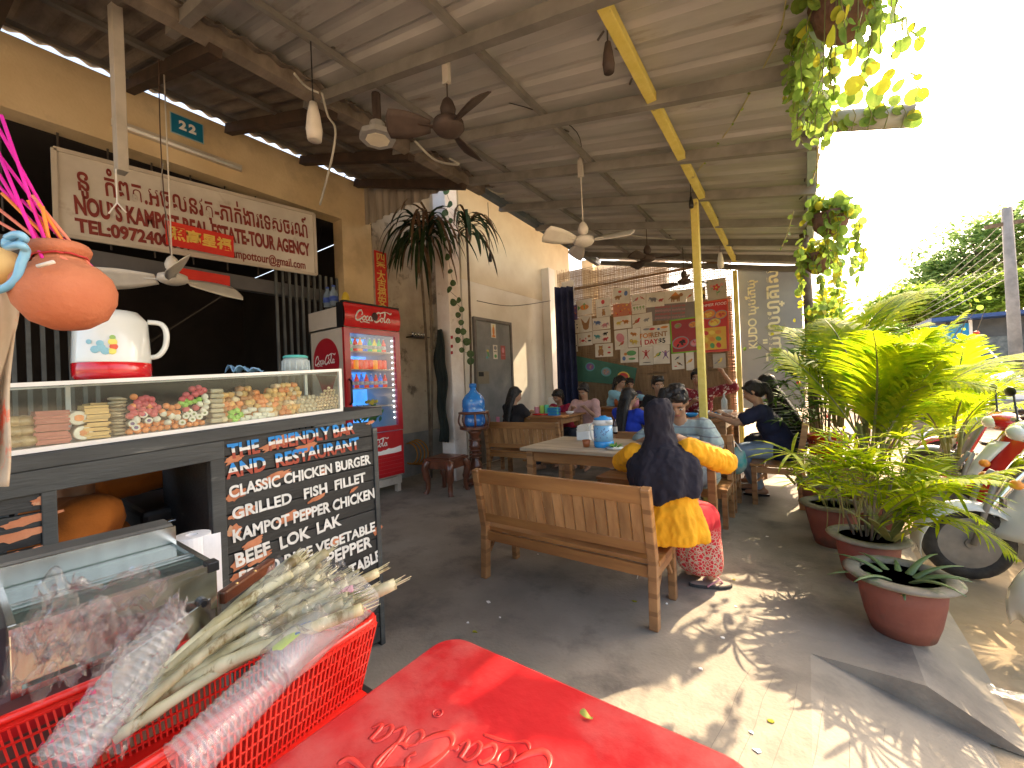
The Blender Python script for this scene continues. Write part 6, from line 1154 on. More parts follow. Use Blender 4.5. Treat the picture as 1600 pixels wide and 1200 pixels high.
# second pot: fan palm and agave
t2_ = rhapis('fan palm in a maroon clay pot just behind the aloe pot', (.26, 3.22, 0), FAN, 54, .52, .32, (0, 0, .25), (.165, .27), s_=.85)
for k in range(6):
    a = k*1.05; L_ = rnd.uniform(.2, .3); p = V((.1+.02*cos(a), -.05+.02*sin(a), .27)); b = MB(); strip(b, p, (cos(a), sin(a), 1.1), (-sin(a), cos(a), 0), L_, .05, .5, 5); b.obj('agave_leaf', M_stem, t2_, solid=.004)
for k in range(8): a = R(-50+k*17); link('frond', FR[k % 3], t2_, loc=(.03*cos(a), .03*sin(a), .3), rot=(rnd.uniform(-.2, .2), rnd.uniform(.1, .6), a), scale=rnd.uniform(.55, .75))
areca('bright yellow green feather palm towering over the scooters', (.4, 4.3, 0), FR, 21, 1.05, (0, 0, .5), 6, az=[.15, .55, 1.1, 1.7, 2.3, 2.6, -.3, -.8, .35, 1.4, .8, -.1, 1.9, .5, 1.2], potargs=(.2, .32))
areca('tall green feather palm reaching up to the hanging baskets', (.25, 5.35, 0), [FR[0], FRD[0], FR[2], FRD[1]], 14, 1.2, (0, 0, .75), 6, az=[2.5, 2.0, 1.6, 1.2, .6, .1, .9, -.5, .3, 1.4, 1.8, .7, 0, 2.2], potargs=(.22, .35))
rhapis('dark bushy fan palm standing behind the open bench in a red planter', (.12, 5.0, .0), FAND, 75, .8, .32, (0, 0, .62), None, s_=.95)
areca('loose feather palm at the far right of the row', (1.15, 5.9, -.16), FR, 11, 1.1, (0, 0, .45), 5, potargs=(.2, .32))
t = thing('red_planter', 'small perforated red planter holding the dark fan palm', 'planter', (.12, 4.86, .42)); b = MB(); b.lathe([(0, 0), (.11, 0), (.14, .24), (.145, .24), (.15, .25), (.13, .25), (.1, .02)], n=24); b.obj('body', M_rb, t, smooth=True)
for k in range(28):
    for j in range(3): a = k*2*pi/28; MB().bar(((.12+.006*j)*cos(a), (.12+.006*j)*sin(a), .05+j*.06), ((.123+.006*j)*cos(a), (.123+.006*j)*sin(a), .085+j*.06), .012, .004).obj('slot', flat('slot dark', (.12, .005, .005)), t)
MB().lathe([(0, 0), (.13, 0), (.16, .4), (.17, .42), (.14, .42), (0, .4)], n=28).obj('pot', M_pot, label='brown clay pot turned base under the red planter', cat='pot').location = (.12, 4.86, 0)
for (x, y, r_, h, lab) in ((.12, 3.78, .17, .3, 'squat brown clay pot between the fan palm and the open bench'), (.08, 4.22, .16, .36, 'tall brown clay pot beside the end of the open bench')):
    t = thing('potted_shrub', lab, 'potted plant', (x, y, 0), group='clay pots along the terrace edge'); pot(t, r_, h)
    for k in range(16): a = k*.8; link('palm_fan', FAN[k % 2], t, loc=(.05*cos(a), .05*sin(a), h*.9), rot=(0, rnd.uniform(-.5, .2), a), scale=rnd.uniform(.6, .9))
b = MB(); q = on(1312, 683, 1, 4.6); b.tube([(q.x+.075*cos(a*pi/12)*(1+.1*sin(a)), q.y+.02*sin(a*pi/12*3), q.z+.05*sin(a*pi/12)) for a in range(48)], .008, 6); b.obj('hose_coil', flat('pale pink hose', (.55, .42, .4), .4), smooth=True, label='pale pinkish hose coil hung over the red planter', cat='hose')
# ---------------------------------------------------------------- round-leaved vines
def leaf_round(nm, m, r_=.028):
    b = MB(); n = 10; vs = [(0, 0, 0)]+[(r_+r_*cos(2*pi*k/n)*1.05, r_*sin(2*pi*k/n), .25*r_*abs(sin(2*pi*k/n))-.2*r_*(1+cos(2*pi*k/n))) for k in range(n)]
    vs.append((r_, 0, -.08*r_)); b.add(vs, [(n+1, 1+k, 1+(k+1) % n) for k in range(n)]); return b.mesh(nm, m, True)
LF = [leaf_round('leaf', M_vine), leaf_round('leaf', M_vine, .034), leaf_round('leaf', M_viney, .026), leaf_round('leaf', M_vine, .022)]
def rleaf(t, p, s_=1, bias=None, lf=None):
    link('leaf', rnd.choice(lf or (LF if rnd.random() < .6 else LF[:2])), t, loc=p, rot=(rnd.uniform(-1.2, 1.2), rnd.uniform(.2, 1.6), rnd.uniform(0, 6.28)) if bias is None else bias, scale=s_*rnd.uniform(.75, 1.25))
def hang(label, c, r_, n, trails, zdrop, potm=True, group='baskets of round leaved vine along the roof edge', lf=None, s_=1):
    t = thing('hanging_basket', label, 'hanging plant', c, group=group)
    if potm: MB().lathe([(0, -.16), (.05, -.16), (.1, -.1), (.125, 0), (.11, .0), (.08, -.1), (0, -.12)], n=20).obj('pot', mat('coir pot', (.12, .06, .04), (.18, .1, .07), scale=20, rough=.95, bump=.6), t, smooth=True)
    MB().tube([(0, 0, 0), (0, 0, rz(.09)-c[2]-.02)], .004, 5).obj('wire', M_cab, t)
    for k in range(n):
        a = rnd.uniform(0, 6.28); e = rnd.uniform(-.5, 1.2); q = r_*(.55+.5*rnd.random()); rleaf(t, (q*cos(a)*cos(e), q*sin(a)*cos(e), .03+q*.75*sin(e)), s_, lf=lf)
    for k in range(trails):
        a = rnd.uniform(0, 6.28); L_ = zdrop*rnd.uniform(.4, 1); pts = [(r_*.6*cos(a), r_*.6*sin(a), .03), (r_*1.0*cos(a), r_*1.0*sin(a), -.08)]; q = r_*1.0
        while pts[-1][2] > -L_: x, y, z = pts[-1]; pts.append((x+rnd.uniform(-.025, .025), y+rnd.uniform(-.025, .025), z-.07))
        MB().tube(catm(pts, 3), .0022, 4).obj('vine', M_stem, t)
        for x, y, z in catm(pts, 2): rleaf(t, (x, y, z), .9*s_, lf=lf)
    return t
q = on(1297, 335, 1, 3.9); hang('full round basket of pale green round leaves, middle one at the roof edge', q, .16, 150, 9, .5)
q = on(1278, 398, 1, 4.5); hang('lower basket of yellow green round leaves under the middle basket', q, .15, 90, 10, .45, lf=[LF[2], LF[0], LF[2], LF[1]])
q = on(1322, -8, 1, 2.1); hang('basket at the very top of the photo with large hanging leaves', q, .14, 150, 14, .3, s_=.8)
q = on(1262, 60, 1, 2.35); hang('dense curtain of vine stems against the roof edge near the top', q, .08, 90, 16, .5, potm=False, s_=.8)
q = on(1290, 490, 1, 5.3); hang('yellowish vine mass on the trunk post near the banner', q, .16, 90, 10, .5, lf=[LF[2], LF[0], LF[3]], potm=False)
# scattered leaves hanging on fine stems against the sky
t = thing('hanging_vine', 'loose sprays of single leaves hanging against the white sky', 'vine', (.3, 2.0, 3.0))
for k in range(44):
    px, py = rnd.uniform(1290, 1440), rnd.uniform(5, 150); p = on(px, py, 1, rnd.uniform(1.7, 2.3)); o_ = p-t.location; rleaf(t, o_, rnd.uniform(.55, 1.0), lf=[LF[0], LF[1], LF[2]])
for k in range(9):
    a = on(1290+k*17, -60, 1, 2.0)-t.location; c_ = on(1285+k*18, 60+rnd.random()*90, 1, 2.0)-t.location; MB().tube(sag(a, c_, .03, 6), .0016, 4).obj('vine', M_stem, t)
for lst, lab, g_ in (([(1228, 0, 2.1), (1215, 60, 2.3), (1172, 145, 2.7), (1140, 200, 3.1), (1090, 268, 3.7)], 'long bare yellow runner swinging from the roof edge to the yellow beam', 1), ([(1250, 40, 2.4), (1262, 110, 2.45), (1272, 135, 2.5), (1258, 160, 2.5)], 'short vine runner ending in a tuft by the roof edge', 2), ([(1282, 60, 2.5), (1278, 200, 2.7), (1276, 290, 3.4)], 'bundle of thin stems running down the roof edge', 3), ([(1275, 130, 2.5), (1284, 220, 2.8), (1270, 280, 3.4)], 'thin pale stem crossing the roof edge', 3), ([(1240, 330, 3.9), (1232, 360, 4), (1222, 385, 4)], 'drooping vine tip left of the middle basket', 2)):
    P_ = catm([on(x, y, 1, Y_) for x, y, Y_ in lst], 7); t = thing('vine_runner', lab, 'vine', P_[0]); b = MB(); b.tube(P_, .004, 5); b.obj('stem', mat('straw stem', (.42, .38, .16), (.55, .5, .25), scale=20, rough=.7), t, world=True, smooth=True)
    for i, p in enumerate(P_[2:]):
        if i % 3 == 0: link('leaf', LF[3], t, loc=p-t.location, rot=(rnd.random()*6, .5, rnd.random()*6), scale=.4 if g_ == 1 else .8)
# pipe sticking out from the roof edge, trunk post
A, B = on(1288, 188, 1, 2.6), on(1426, 181, 1, 2.6); t = thing('roof_pipe', 'thick grey pipe sticking out from the roof edge with vine leaves on it', 'pipe', A)
MB().cyl(A-V((.03, 0, 0)), B, .048, n=20).obj('pipe', mat('pipe grey', (.3, .31, .29), (.42, .42, .38), scale=6, rough=.6, c3=(.2, .19, .14), t3=(.6, .7)), t, world=True, smooth=True)
for k in range(16): p = A.lerp(B, rnd.random())+V((0, -.055, rnd.uniform(-.07, .06))); link('leaf', LF[(0, 2, 1)[k % 3]], t, loc=p-t.location, rot=(R(90), rnd.uniform(-.6, .6), rnd.uniform(0, 1)), scale=rnd.uniform(.7, 1.1))
for k in range(4): p = A.lerp(B, .3+.18*k); MB().tube([p+V((0, -.05, .06)), p+V((.02, -.06, -.02)), p+V((.0, -.055, -.09))], .002, 4).obj('vine', M_stem, t, world=True)
q = on(1264, 500, 1, 5.5); t = thing('trunk_post', 'rough grey trunk post carrying the roof edge beside the banner', 'post', (q.x, 5.5, 0))
MB().tube([(0, 0, 0), (.01, 0, 1.2), (-.01, 0, rz(.1)-.03)], [.055, .048, .045], 10).obj('trunk', M_bark, t, smooth=True)
# flowering shrub behind the row
t = thing('flowering_shrub', 'thin twiggy shrub with small red flowers behind the feather palms', 'shrub', (.55, 6.4, -.16))
b = MB(); tips = []
for k in range(16):
    a = rnd.uniform(0, 6.28); p = V((0, 0, 0)); d = V((.4*cos(a), .4*sin(a), 1)).normalized(); pts = [p.copy()]
    for i in range(9): p = p+d*.25; d = (d+V((rnd.uniform(-.25, .25), rnd.uniform(-.25, .25), .05))).normalized(); pts.append(p.copy()); tips.append(p.copy())
    b.tube(pts, [.012*(1-i/11) for i in range(10)], 5)
b.obj('twig', M_bark, t, smooth=True)
for k in range(150): p = rnd.choice(tips[30:])+V([rnd.uniform(-.12, .12) for _ in range(3)]); rleaf(t, p, .9, lf=[LF[0], LF[2], LF[3]])
fm = MB().ball((0, 0, 0), (.025, .025, .02), 6).mesh('flower', flat('red flower', (.7, .08, .05)))
for k in range(12): link('flower', fm, t, loc=rnd.choice(tips[40:]))
# column vine and dark leaf plant
t = thing('creeping_vine', 'single creeping vine of round dark leaves climbing the white column', 'vine', (cx, cy, 0)); lp_ = leaf_round('leaf', leafm('creeper leaf', (.05, .09, .03), (.1, .15, .06), .15), .05)
vp = []
for (px, py) in [(697, 300), (704, 318), (695, 330), (705, 345), (698, 375), (706, 390), (700, 400), (704, 425), (708, 440), (703, 455), (718, 468), (708, 470), (722, 482), (716, 492), (721, 505), (716, 515), (724, 518), (716, 532), (728, 535), (722, 548), (734, 553), (735, 567)]:
    p = on(px, py, 1, cy-.135); vp.append(p); link('leaf', lp_, t, loc=p-t.location+V((-.04, -.01, .0)), rot=(R(90)+rnd.uniform(-.3, .3), rnd.uniform(-.5, .5), rnd.uniform(-.3, .3)), scale=rnd.uniform(.7, 1.05))
b = MB(); b.tube(vp, .003, 4); b.obj('stem', M_bark, t, world=True)
def dracaena(label, heads, potloc, lens):
    t = thing('dragon_plant', label, 'plant', potloc)
    for hd, ln in zip(heads, lens):
        hd = V(hd); MB().tube(catm([V(potloc), V(potloc).lerp(hd, .5)+V((.05, 0, 0)), hd], 5), .018, 7).obj('trunk', M_bark, t, world=True, smooth=True)
        for k in range(46):
            a = rnd.uniform(0, 6.28); el_ = rnd.uniform(-.2, 1.2); L_ = ln*rnd.uniform(.6, 1); d = V((cos(a), sin(a)*.7, el_)); b = MB(); strip(b, hd-V((0, 0, rnd.uniform(0, .35))), d, (-sin(a), cos(a), 0), L_, .045, 3.4, 8); b.obj('leaf', M_dead if k % 3 == 0 else M_drac, t, world=True)
q1, q2 = on(668, 335, 1, 3.75), on(652, 345, 1, 3.8); dracaena('tall dark drooping leaf plant between the fridge and the white column', [q1, q2], (-4.35, 4.0, 0), [1.05, .95])
q3 = on(728, 335, 1, 4.6); dracaena('drooping leaf plant peeping out right of the white column', [q3], (-4.1, 4.55, 0), [.95])
A, B = on(686, 515, 1, 3.9), on(683, 690, 1, 3.9); b = MB(); b.grid(lambda u, v: (A.x-.09+.18*u+.04*sin(v*7)*(.5-u)+.02*sin(v*15), 3.9+.05*cos(u*3.1)*sin(u*20)*.5, B.z+(A.z-B.z)*v), 16, 26); b.v = [(A.x+(x-A.x)*(.35+.65*min(1, (A.z-z)*3+.05)), y, z) for x, y, z in b.v]
b.obj('hanging_cloth', mat('dark green cloth', (.008, .012, .01), (.02, .026, .02), scale=4, rough=.95), smooth=True, label='dark green cloth bundle hanging on the wall left of the white column', cat='cloth', solid=.01)
# yellow orange pipe coil behind the stool
b = MB(); q = on(640, 700, 1, 3.9)
for k in range(4): b.tube([(q.x+(.16+.02*k)*cos(a*pi/10), q.y+.05*k, q.z-.08+(.15+.01*k)*sin(a*pi/10)) for a in range(21)], .01, 6)
b.obj('pipe_coil', flat('orange pipe', (.5, .2, .02), .5), smooth=True, label='coil of orange pipe leaning behind the dark stool', cat='pipe')
# ================================================================ STREET
def crown(b, c, r_, n, s_, clump=34, sq=.35):
    c = V(c); k = 0
    while k < n:
        a = rnd.uniform(0, 6.28); z = rnd.uniform(-1, 1); q = sqrt(1-z*z); f_ = rnd.uniform(.45, 1.0); cc = c+V((r_[0]*q*cos(a)*f_, r_[1]*q*sin(a)*f_, r_[2]*z*f_)); cr = rnd.uniform(.16, .34)*min(r_[0], 1.6)
        for j in range(clump):
            p = cc+V((rnd.gauss(0, cr), rnd.gauss(0, cr), rnd.gauss(0, cr*sq))); u_ = V((rnd.uniform(-1, 1), rnd.uniform(-1, 1), rnd.uniform(-.4, .4))).normalized(); v_ = u_.cross(V((rnd.uniform(-.5, .5), rnd.uniform(-.5, .5), 1))).normalized(); s2 = s_*rnd.uniform(.6, 1.3)
            b.add([p-u_*s2, p-v_*s2*.45, p+u_*s2, p+v_*s2*.45], [(0, 1, 2, 3)]); k += 1
def tree(label, base, crowns, n, s_, m, tr=.12, group=None):
    t = thing('street_tree', label, 'tree', base, group=group); b = MB(); cc = V(crowns[0][0])
    b.tube(catm([base, V(base).lerp(cc, .4)+V((.15, .1, 0)), cc], 5), [tr*(1-.6*i/10) for i in range(11)], 9); b.obj('trunk', M_bark, t, world=True, smooth=True)
    b = MB()
    for c, r_ in crowns:
        for k in range(4): a = rnd.uniform(0, 6.28); b.tube([V(base).lerp(cc, .65), V(c)+V((r_[0]*.6*cos(a), r_[1]*.6*sin(a), r_[2]*rnd.uniform(-.2, .5)))], [tr*.4, tr*.1], 6)
    b.obj('limb', M_bark, t, world=True, smooth=True, kind='stuff')
    b = MB()
    for c, r_ in crowns: crown(b, c, r_, int(n/len(crowns)), s_)
    b.obj('crown', m, t, world=True, kind='stuff')
P_ = lambda x, y, Y_: tuple(on(x, y, 1, Y_))
tree('tall dark green tree rising behind the power pole at right', (8.2, 30, 0), [(P_(1530, 395, 30), (2.6, 2, 1.6)), (P_(1595, 360, 30), (2.4, 2, 1.6)), (P_(1480, 435, 30), (1.6, 1.6, 1.0))], 11000, .16, M_tree, .3)
tree('bright spreading tree over the blue shops at the right edge', (7.5, 25, 0), [(P_(1570, 455, 25), (2.6, 1.6, .7)), (P_(1620, 440, 25), (2.2, 1.6, .9)), (P_(1500, 470, 25), (2.2, 1.6, .55))], 10000, .12, M_treel, .22)
tree('lower bright tree with flat layered foliage left of the power pole', (4.6, 24, 0), [(P_(1440, 480, 24), (2.0, 1.5, .55)), (P_(1410, 470, 24), (1.2, 1.2, .5)), (P_(1480, 492, 24), (1.6, 1.3, .45))], 8000, .12, M_treel, .2)
tree('small pale sparse tree farthest left on the street', (4.0, 36, 0), [(P_(1400, 505, 36), (2.2, 1.5, 1.2)), (P_(1350, 530, 36), (2.0, 1.5, .9))], 3500, .16, M_tree, .2)
tree('very tall unseen tree added to dapple the terrace edge with its high open crown', (7.6, 17.5, -.1), [((7.2, 17.6, 14.4), (2.0, 2.2, 1.0)), ((4.3, 16.4, 13.4), (2.4, 2.4, .7))], 500, .15, M_tree, .24)  # out-of-view tree added to break up the sun patch on the floor
A, B = on(1573, 325, 1, 18), on(1582, 420, 1, 18); t = thing('power_pole', 'weathered grey utility pole in front of the trees at right', 'utility pole', (B.x, 18, 0))
MB().tube([(0, 0, 0), (A.x-B.x, 0, A.z)], [.15, .11], 10).obj('pole', mat('pole grey', (.2, .19, .18), (.3, .28, .26), scale=4, rough=.9), t, smooth=True); MB().box((-.5, -.05, A.z-.5), (.5, .05, A.z-.4)).obj('cross_arm', M_bark, t)
for k in range(7): tag(MB().tube(sag((A.x, 18, A.z-.3-.28*k), (2.6-.25*k, 34, 3.4-.1*k), .5, 12), .012, 4).obj('overhead_wire', M_cab, smooth=True), '%s overhead wire running from the utility pole down the street' % ('topmost pale', 'second', 'third', 'middle', 'fifth', 'sixth', 'lowest')[k], 'wire', 'overhead wires on the utility pole')
# blue shops
A, B = on(1480, 503, 1, 20), on(1640, 486, 1, 20); t = thing('roadside_shop', 'low dark roadside shop with a blue end panel and white posts', 'building', (A.x, 20, 0))
MB().box((A.x, 20.2, 0), (B.x+4, 22, A.z)).obj('wall', mat('shop dark', (.06, .07, .08), (.13, .14, .15), scale=1, rough=.6), t, world=True); MB().box((A.x-.4, 20.0, .1), (A.x+.5, 20.15, A.z-.1)).obj('blue_panel', flat('shop blue', (.01, .25, .55), .5), t, world=True)
MB().box((A.x-.5, 19.3, A.z), (B.x+4, 22.1, A.z+.12)).obj('roof', flat('roof navy', (.02, .06, .2), .5), t, world=True)
for k in range(6): MB().box((A.x+.5+k*1.5, 20.0, 0), (A.x+.58+k*1.5, 20.1, A.z)).obj('post', M_wht, t, world=True)
for k in range(5): MB().box((A.x+.75+k*1.5, 20.12, .9), (A.x+1.7+k*1.5, 20.16, A.z-.6)).obj('window', mat('shop glass', (.1, .12, .13), (.2, .23, .24), rough=.1), t, world=True)
# van
def vanbuild():
    v = thing('white_van', 'white van parked facing the camera in front of the blue shops', 'van', (0, 0, 0))
    prof = [(-.86, .35), (.86, .35), (.9, .9), (.84, 1.35), (.7, 1.95), (.5, 2.04), (-.5, 2.04), (-.7, 1.95), (-.84, 1.35), (-.9, .9)]
    b = MB(); rings = [(0, .9, .0), (-.0, 1, .0)]; vs = []
    for (y, sx_, top) in ((0.0, .93, 1.12), (.45, 1, 1.3), (1.0, 1, 2.0), (1.3, 1, 2.04), (4.2, 1, 2.04), (4.4, .94, 1.95)): vs += [(x*sx_, y, min(z, top) if z > .9 else z) for x, z in prof]
    n = len(prof); b.add(vs, [(i*n+k, i*n+(k+1) % n, (i+1)*n+(k+1) % n, (i+1)*n+k) for i in range(5) for k in range(n)]+[tuple(range(n)), tuple(range(6*n-1, 5*n-1, -1))]); b.obj('body', mat('van white', (.74, .76, .76), (.8, .82, .82), rough=.3, coat=.6), v, bevel=.02)
    b = MB(); b.add([(-.76, .42, 1.32), (.76, .42, 1.32), (.62, .92, 1.9), (-.62, .92, 1.9)], [(0, 1, 2, 3)]); b.obj('windscreen', mat('tinted glass', (.03, .05, .06), (.06, .09, .1), rough=.06), v, solid=.02)
    for s in (-1, 1):
        for k in range(3): MB().box((s*.87-.02, 1.2+k*1.0, 1.3), (s*.8+.02, 2.1+k*1.0, 1.8)).obj('side_window', MATS['tinted glass'], v)
        MB().box((s*.6-.16, -.03, .85), (s*.6+.16, .02, 1.02)).obj('headlight', M_chr, v, bevel=.02); MB().box((s*1.0-.07, .5, 1.35), (s*1.0+.07, .56, 1.6)).obj('mirror', M_blk, v, bevel=.02)
        for y in (.8, 3.6): MB().tube([(s*.88, y, .33), (s*.7, y, .33)], .33, 20).obj('wheel', M_blk, v)
    MB().box((-.9, -.08, .35), (.9, .05, .6)).obj('bumper', M_steel, v, bevel=.03); MB().box((-.45, -.02, .68), (.45, .02, .9)).obj('grille', M_blk, v)
    return v
v = vanbuild(); q = on(1530, 540, 1, 14.5); v.location = (q.x, 14.5, -.13); v.scale = (.95,)*3; v.rotation_euler = (0, 0, .25)
q = on(1460, 530, 1, 13); t = thing('tuk_tuk', 'three wheeled taxi with a yellowish canopy parked left of the white van', 'taxi', (q.x, 13, -.13), .2)
MB().box((-.55, 0, .35), (.55, 1.6, .9)).obj('body', flat('taxi blue', (.05, .1, .2), .4), t, bevel=.08); b = MB(); b.grid(lambda u, v: (-.65+1.3*u, -.1+1.9*v, 1.72+.12*sin(pi*u)), 8, 4); b.obj('canopy', flat('canopy yellow', (.6, .45, .12), .7), t, solid=.04, smooth=True)
for x in (-.55, .55):
    for y in (0, 1.6): MB().cyl((x, y, .9), (x, y, 1.75), .02, n=6).obj('post', M_steel, t)
MB().box((-.5, -.02, .95), (.5, .0, 1.55)).obj('windscreen', MATS['tinted glass'], t)
for x, y in ((-.5, 1.3), (.5, 1.3), (0, .1)): MB().tube([(x-.05, y, .25), (x+.05, y, .25)], .25, 16).obj('wheel', M_blk, t)
# scooters: built once, copied along the verge
def scooter(label, m1, m2):
    t = thing('parked_scooter', label, 'scooter', group='scooters parked nose in along the verge')
    def wheel(x):
        w_ = MB(); n = 32; w_.add([], []); tor = []
        for i in range(n):
            a = 2*pi*i/n
            for j in range(10): b_ = 2*pi*j/10; tor.append((x+(.2+.045*cos(b_))*cos(a), .045*sin(b_), .245+(.2+.045*cos(b_))*sin(a)))
        w_.add(tor, [(i*10+j, i*10+(j+1) % 10, ((i+1) % n)*10+(j+1) % 10, ((i+1) % n)*10+j) for i in range(n) for j in range(10)])
        ty = w_.obj('wheel', mat('tyre', (.018, .017, .016), (.04, .037, .034), scale=20, rough=.85, bump=.3), t, smooth=True)
        r_ = MB(); r_.X = Matrix.Translation((x, 0, .245)) @ Matrix.Rotation(R(90), 4, 'X'); r_.lathe([(.135, -.03), (.165, -.028), (.165, .028), (.135, .03)], n=28); r_.lathe([(0, -.04), (.03, -.04), (.03, .04), (0, .04)], n=12)
        for k in range(5): a = k*2*pi/5; r_.bar((.02*cos(a), .02*sin(a), 0), (.14*cos(a), .14*sin(a), 0), .03, .02)
        r_.obj('rim', M_steel, ty, smooth=False)
    wheel(.62); wheel(-.6)
    for s in (-1, 1): MB().tube([(.62, s*.065, .245), (.52, s*.065, .6), (.46, s*.03, .72)], .016, 8).obj('fork', M_steel, t, smooth=True)
    b = MB(); b.grid(lambda u, v: (.62+.275*cos(R(200-215*u)), (v-.5)*2*(.035+.045*sin(pi*(.15+.7*u))), .25+.275*sin(R(200-215*u))-.05*(2*v-1)**2), 18, 6); b.obj('fender', m1, t, smooth=True, solid=.006)
    b = MB(); b.grid(lambda u, v: (.5-.24*v**1.3-.09*(2*u-1)**2, (u-.5)*2*(.13+.09*sin(pi*v*.8+.3)), .3+.6*v), 12, 14); b.obj('leg_shield', m1, t, smooth=True, solid=.018)
    b = MB(); b.grid(lambda u, v: (.56-.22*v**1.3-.06*(2*u-1)**2, (u-.5)*2*(.04+.05*v), .42+.4*v), 8, 8); b.obj('front_trim', m2, t, smooth=True, solid=.01)
    b = MB(); b.ball((.27, 0, .97), (.1, .15, .075), 16); b.obj('handlebar_cover', m1, t, smooth=True); MB().ball((.345, 0, .965), (.045, .08, .05), 14).obj('headlight', mat('lamp glass', (.7, .72, .7), (.8, .82, .8), rough=.08, coat=1), t, smooth=True)
    for s in (-1, 1):
        MB().tube([(.24, s*.12, 1.0), (.2, s*.24, 1.03), (.16, s*.34, 1.02)], .016, 8).obj('grip', M_blk, t, smooth=True); MB().tube([(.22, s*.2, 1.03), (.2, s*.26, 1.2)], .006, 6).obj('mirror_stem', M_blk, t); MB().ball((.2, s*.29, 1.22), (.012, .055, .035), 12).obj('mirror', M_blk, t, smooth=True)
        MB().ball((.44, s*.13, .66), (.03, .045, .03), 10).obj('indicator', flat('amber', (.8, .3, .04), .3), t, smooth=True)
        b = MB(); b.grid(lambda u, v: (-.05-.75*u, s*(.1+.07*sin(pi*min(1, .2+.8*v))*(1-.55*u)), .34+.06*u+(.36+.03*u)*v), 10, 8); b.obj('side_panel', m1, t, smooth=True, solid=.012)
    b = MB(); b.prism([(.28, .26), (.28, .32), (-.05, .33), (-.12, .66), (-.78, .74), (-.84, .6), (-.3, .36), (-.2, .24)], -.1, .1); b.v = [(x, z, y) for x, y, z in b.v]; b.obj('under_body', M_blk, t, bevel=.02)
    b = MB(); b.tube([(-.08, 0, .73), (-.2, 0, .77), (-.45, 0, .78), (-.62, 0, .82), (-.8, 0, .81)], [.06, .11, .12, .1, .07], 14, sy=1); b.v = [(x, y*1.15, .76+(z-.76)*.55) for x, y, z in b.v]; b.obj('seat', mat('seat vinyl', (.02, .02, .02), (.04, .038, .035), scale=40, rough=.5), t, smooth=True)
    MB().box((-.88, -.06, .6), (-.84, .06, .68)).obj('tail_light', flat('tail red', (.5, .01, .01), .3), t, bevel=.01); MB().tube([(-.3, -.16, .3), (-.85, -.18, .36)], [.03, .045], 10).obj('exhaust', M_chr, t, smooth=True)
    MB().tube([(-.15, .05, .28), (-.1, .2, 0)], .01, 6).obj('side_stand', M_steel, t); MB().box((.46, -.08, .5), (.475, .08, .56)).obj('badge', M_chr, t)
    return t
M_sw = mat('scooter cream', (.62, .64, .6), (.7, .72, .68), scale=2, rough=.22, coat=.9); M_sr = mat('scooter red', (.5, .015, .02), (.6, .03, .03), scale=2, rough=.25, coat=.9); M_sb = mat('scooter grey', (.12, .13, .15), (.18, .19, .2), scale=2, rough=.25, coat=.9)
s1 = scooter('white and silver scooter with its front wheel turned towards the pots', M_sw, M_chr); s1.location = (1.42, 4.12, -.155); s1.rotation_euler = (0, 0, pi+.28)
s2 = scooter('red and white scooter standing behind the silver one', M_sr, M_sw); s2.location = (1.5, 4.85, -.155); s2.rotation_euler = (0, 0, pi+.15)
s3 = dup(s1, (1.62, 3.3, -.155), pi+.35, 'scooter cut off by the right edge of the photo, only its front wheel showing')
s4 = scooter('dark scooter seen side on farther up the verge', M_sb, M_sw); s4.location = (1.75, 6.5, -.155); s4.rotation_euler = (0, 0, pi-.2)
s5 = dup(s2, (2.0, 7.6, -.155), pi+.1, 'red scooter farther up the verge near the tuk tuk'); s6 = dup(s4, (2.3, 8.8, -.155), pi-.1, 'dark scooter farthest up the verge'); s7 = dup(s1, (2.2, 5.6, -.155), pi+.05, 'silver scooter parked between the red and dark ones')
# ================================================================ PICTURES ON THE SCREEN
M_paper = mat('picture paper', (.66, .6, .5), (.78, .73, .64), scale=4, rough=.8, bump=.1)
PALC = {n: flat('ink '+n, c, .75) for n, c in dict(red=(.55, .06, .06), brown=(.36, .18, .07), orange=(.65, .25, .06), yellow=(.7, .52, .1), green=(.12, .33, .12), blue=(.12, .2, .42), grey=(.25, .25, .27), black=(.03, .03, .03), purple=(.22, .12, .32), pink=(.6, .25, .28), teal=(.1, .35, .35)).items()}
PN = list(PALC); PM = [PALC[k] for k in PN]; rp7 = random.Random(21)
def ell(b, c, cx_, cy_, rx, ry, a=0, n=14, lay=1): b.cur = PN.index(c); b.add([(cx_+rx*cos(t)*cos(a)-ry*sin(t)*sin(a), cy_+rx*cos(t)*sin(a)+ry*sin(t)*cos(a), .0012+lay*.0004) for t in [2*pi*k/n for k in range(n)]], [tuple(range(n))])
def pol(b, c, pts, lay=1): b.cur = PN.index(c); b.add([(x, y, .0012+lay*.0004) for x, y in pts], [tuple(range(len(pts)))])
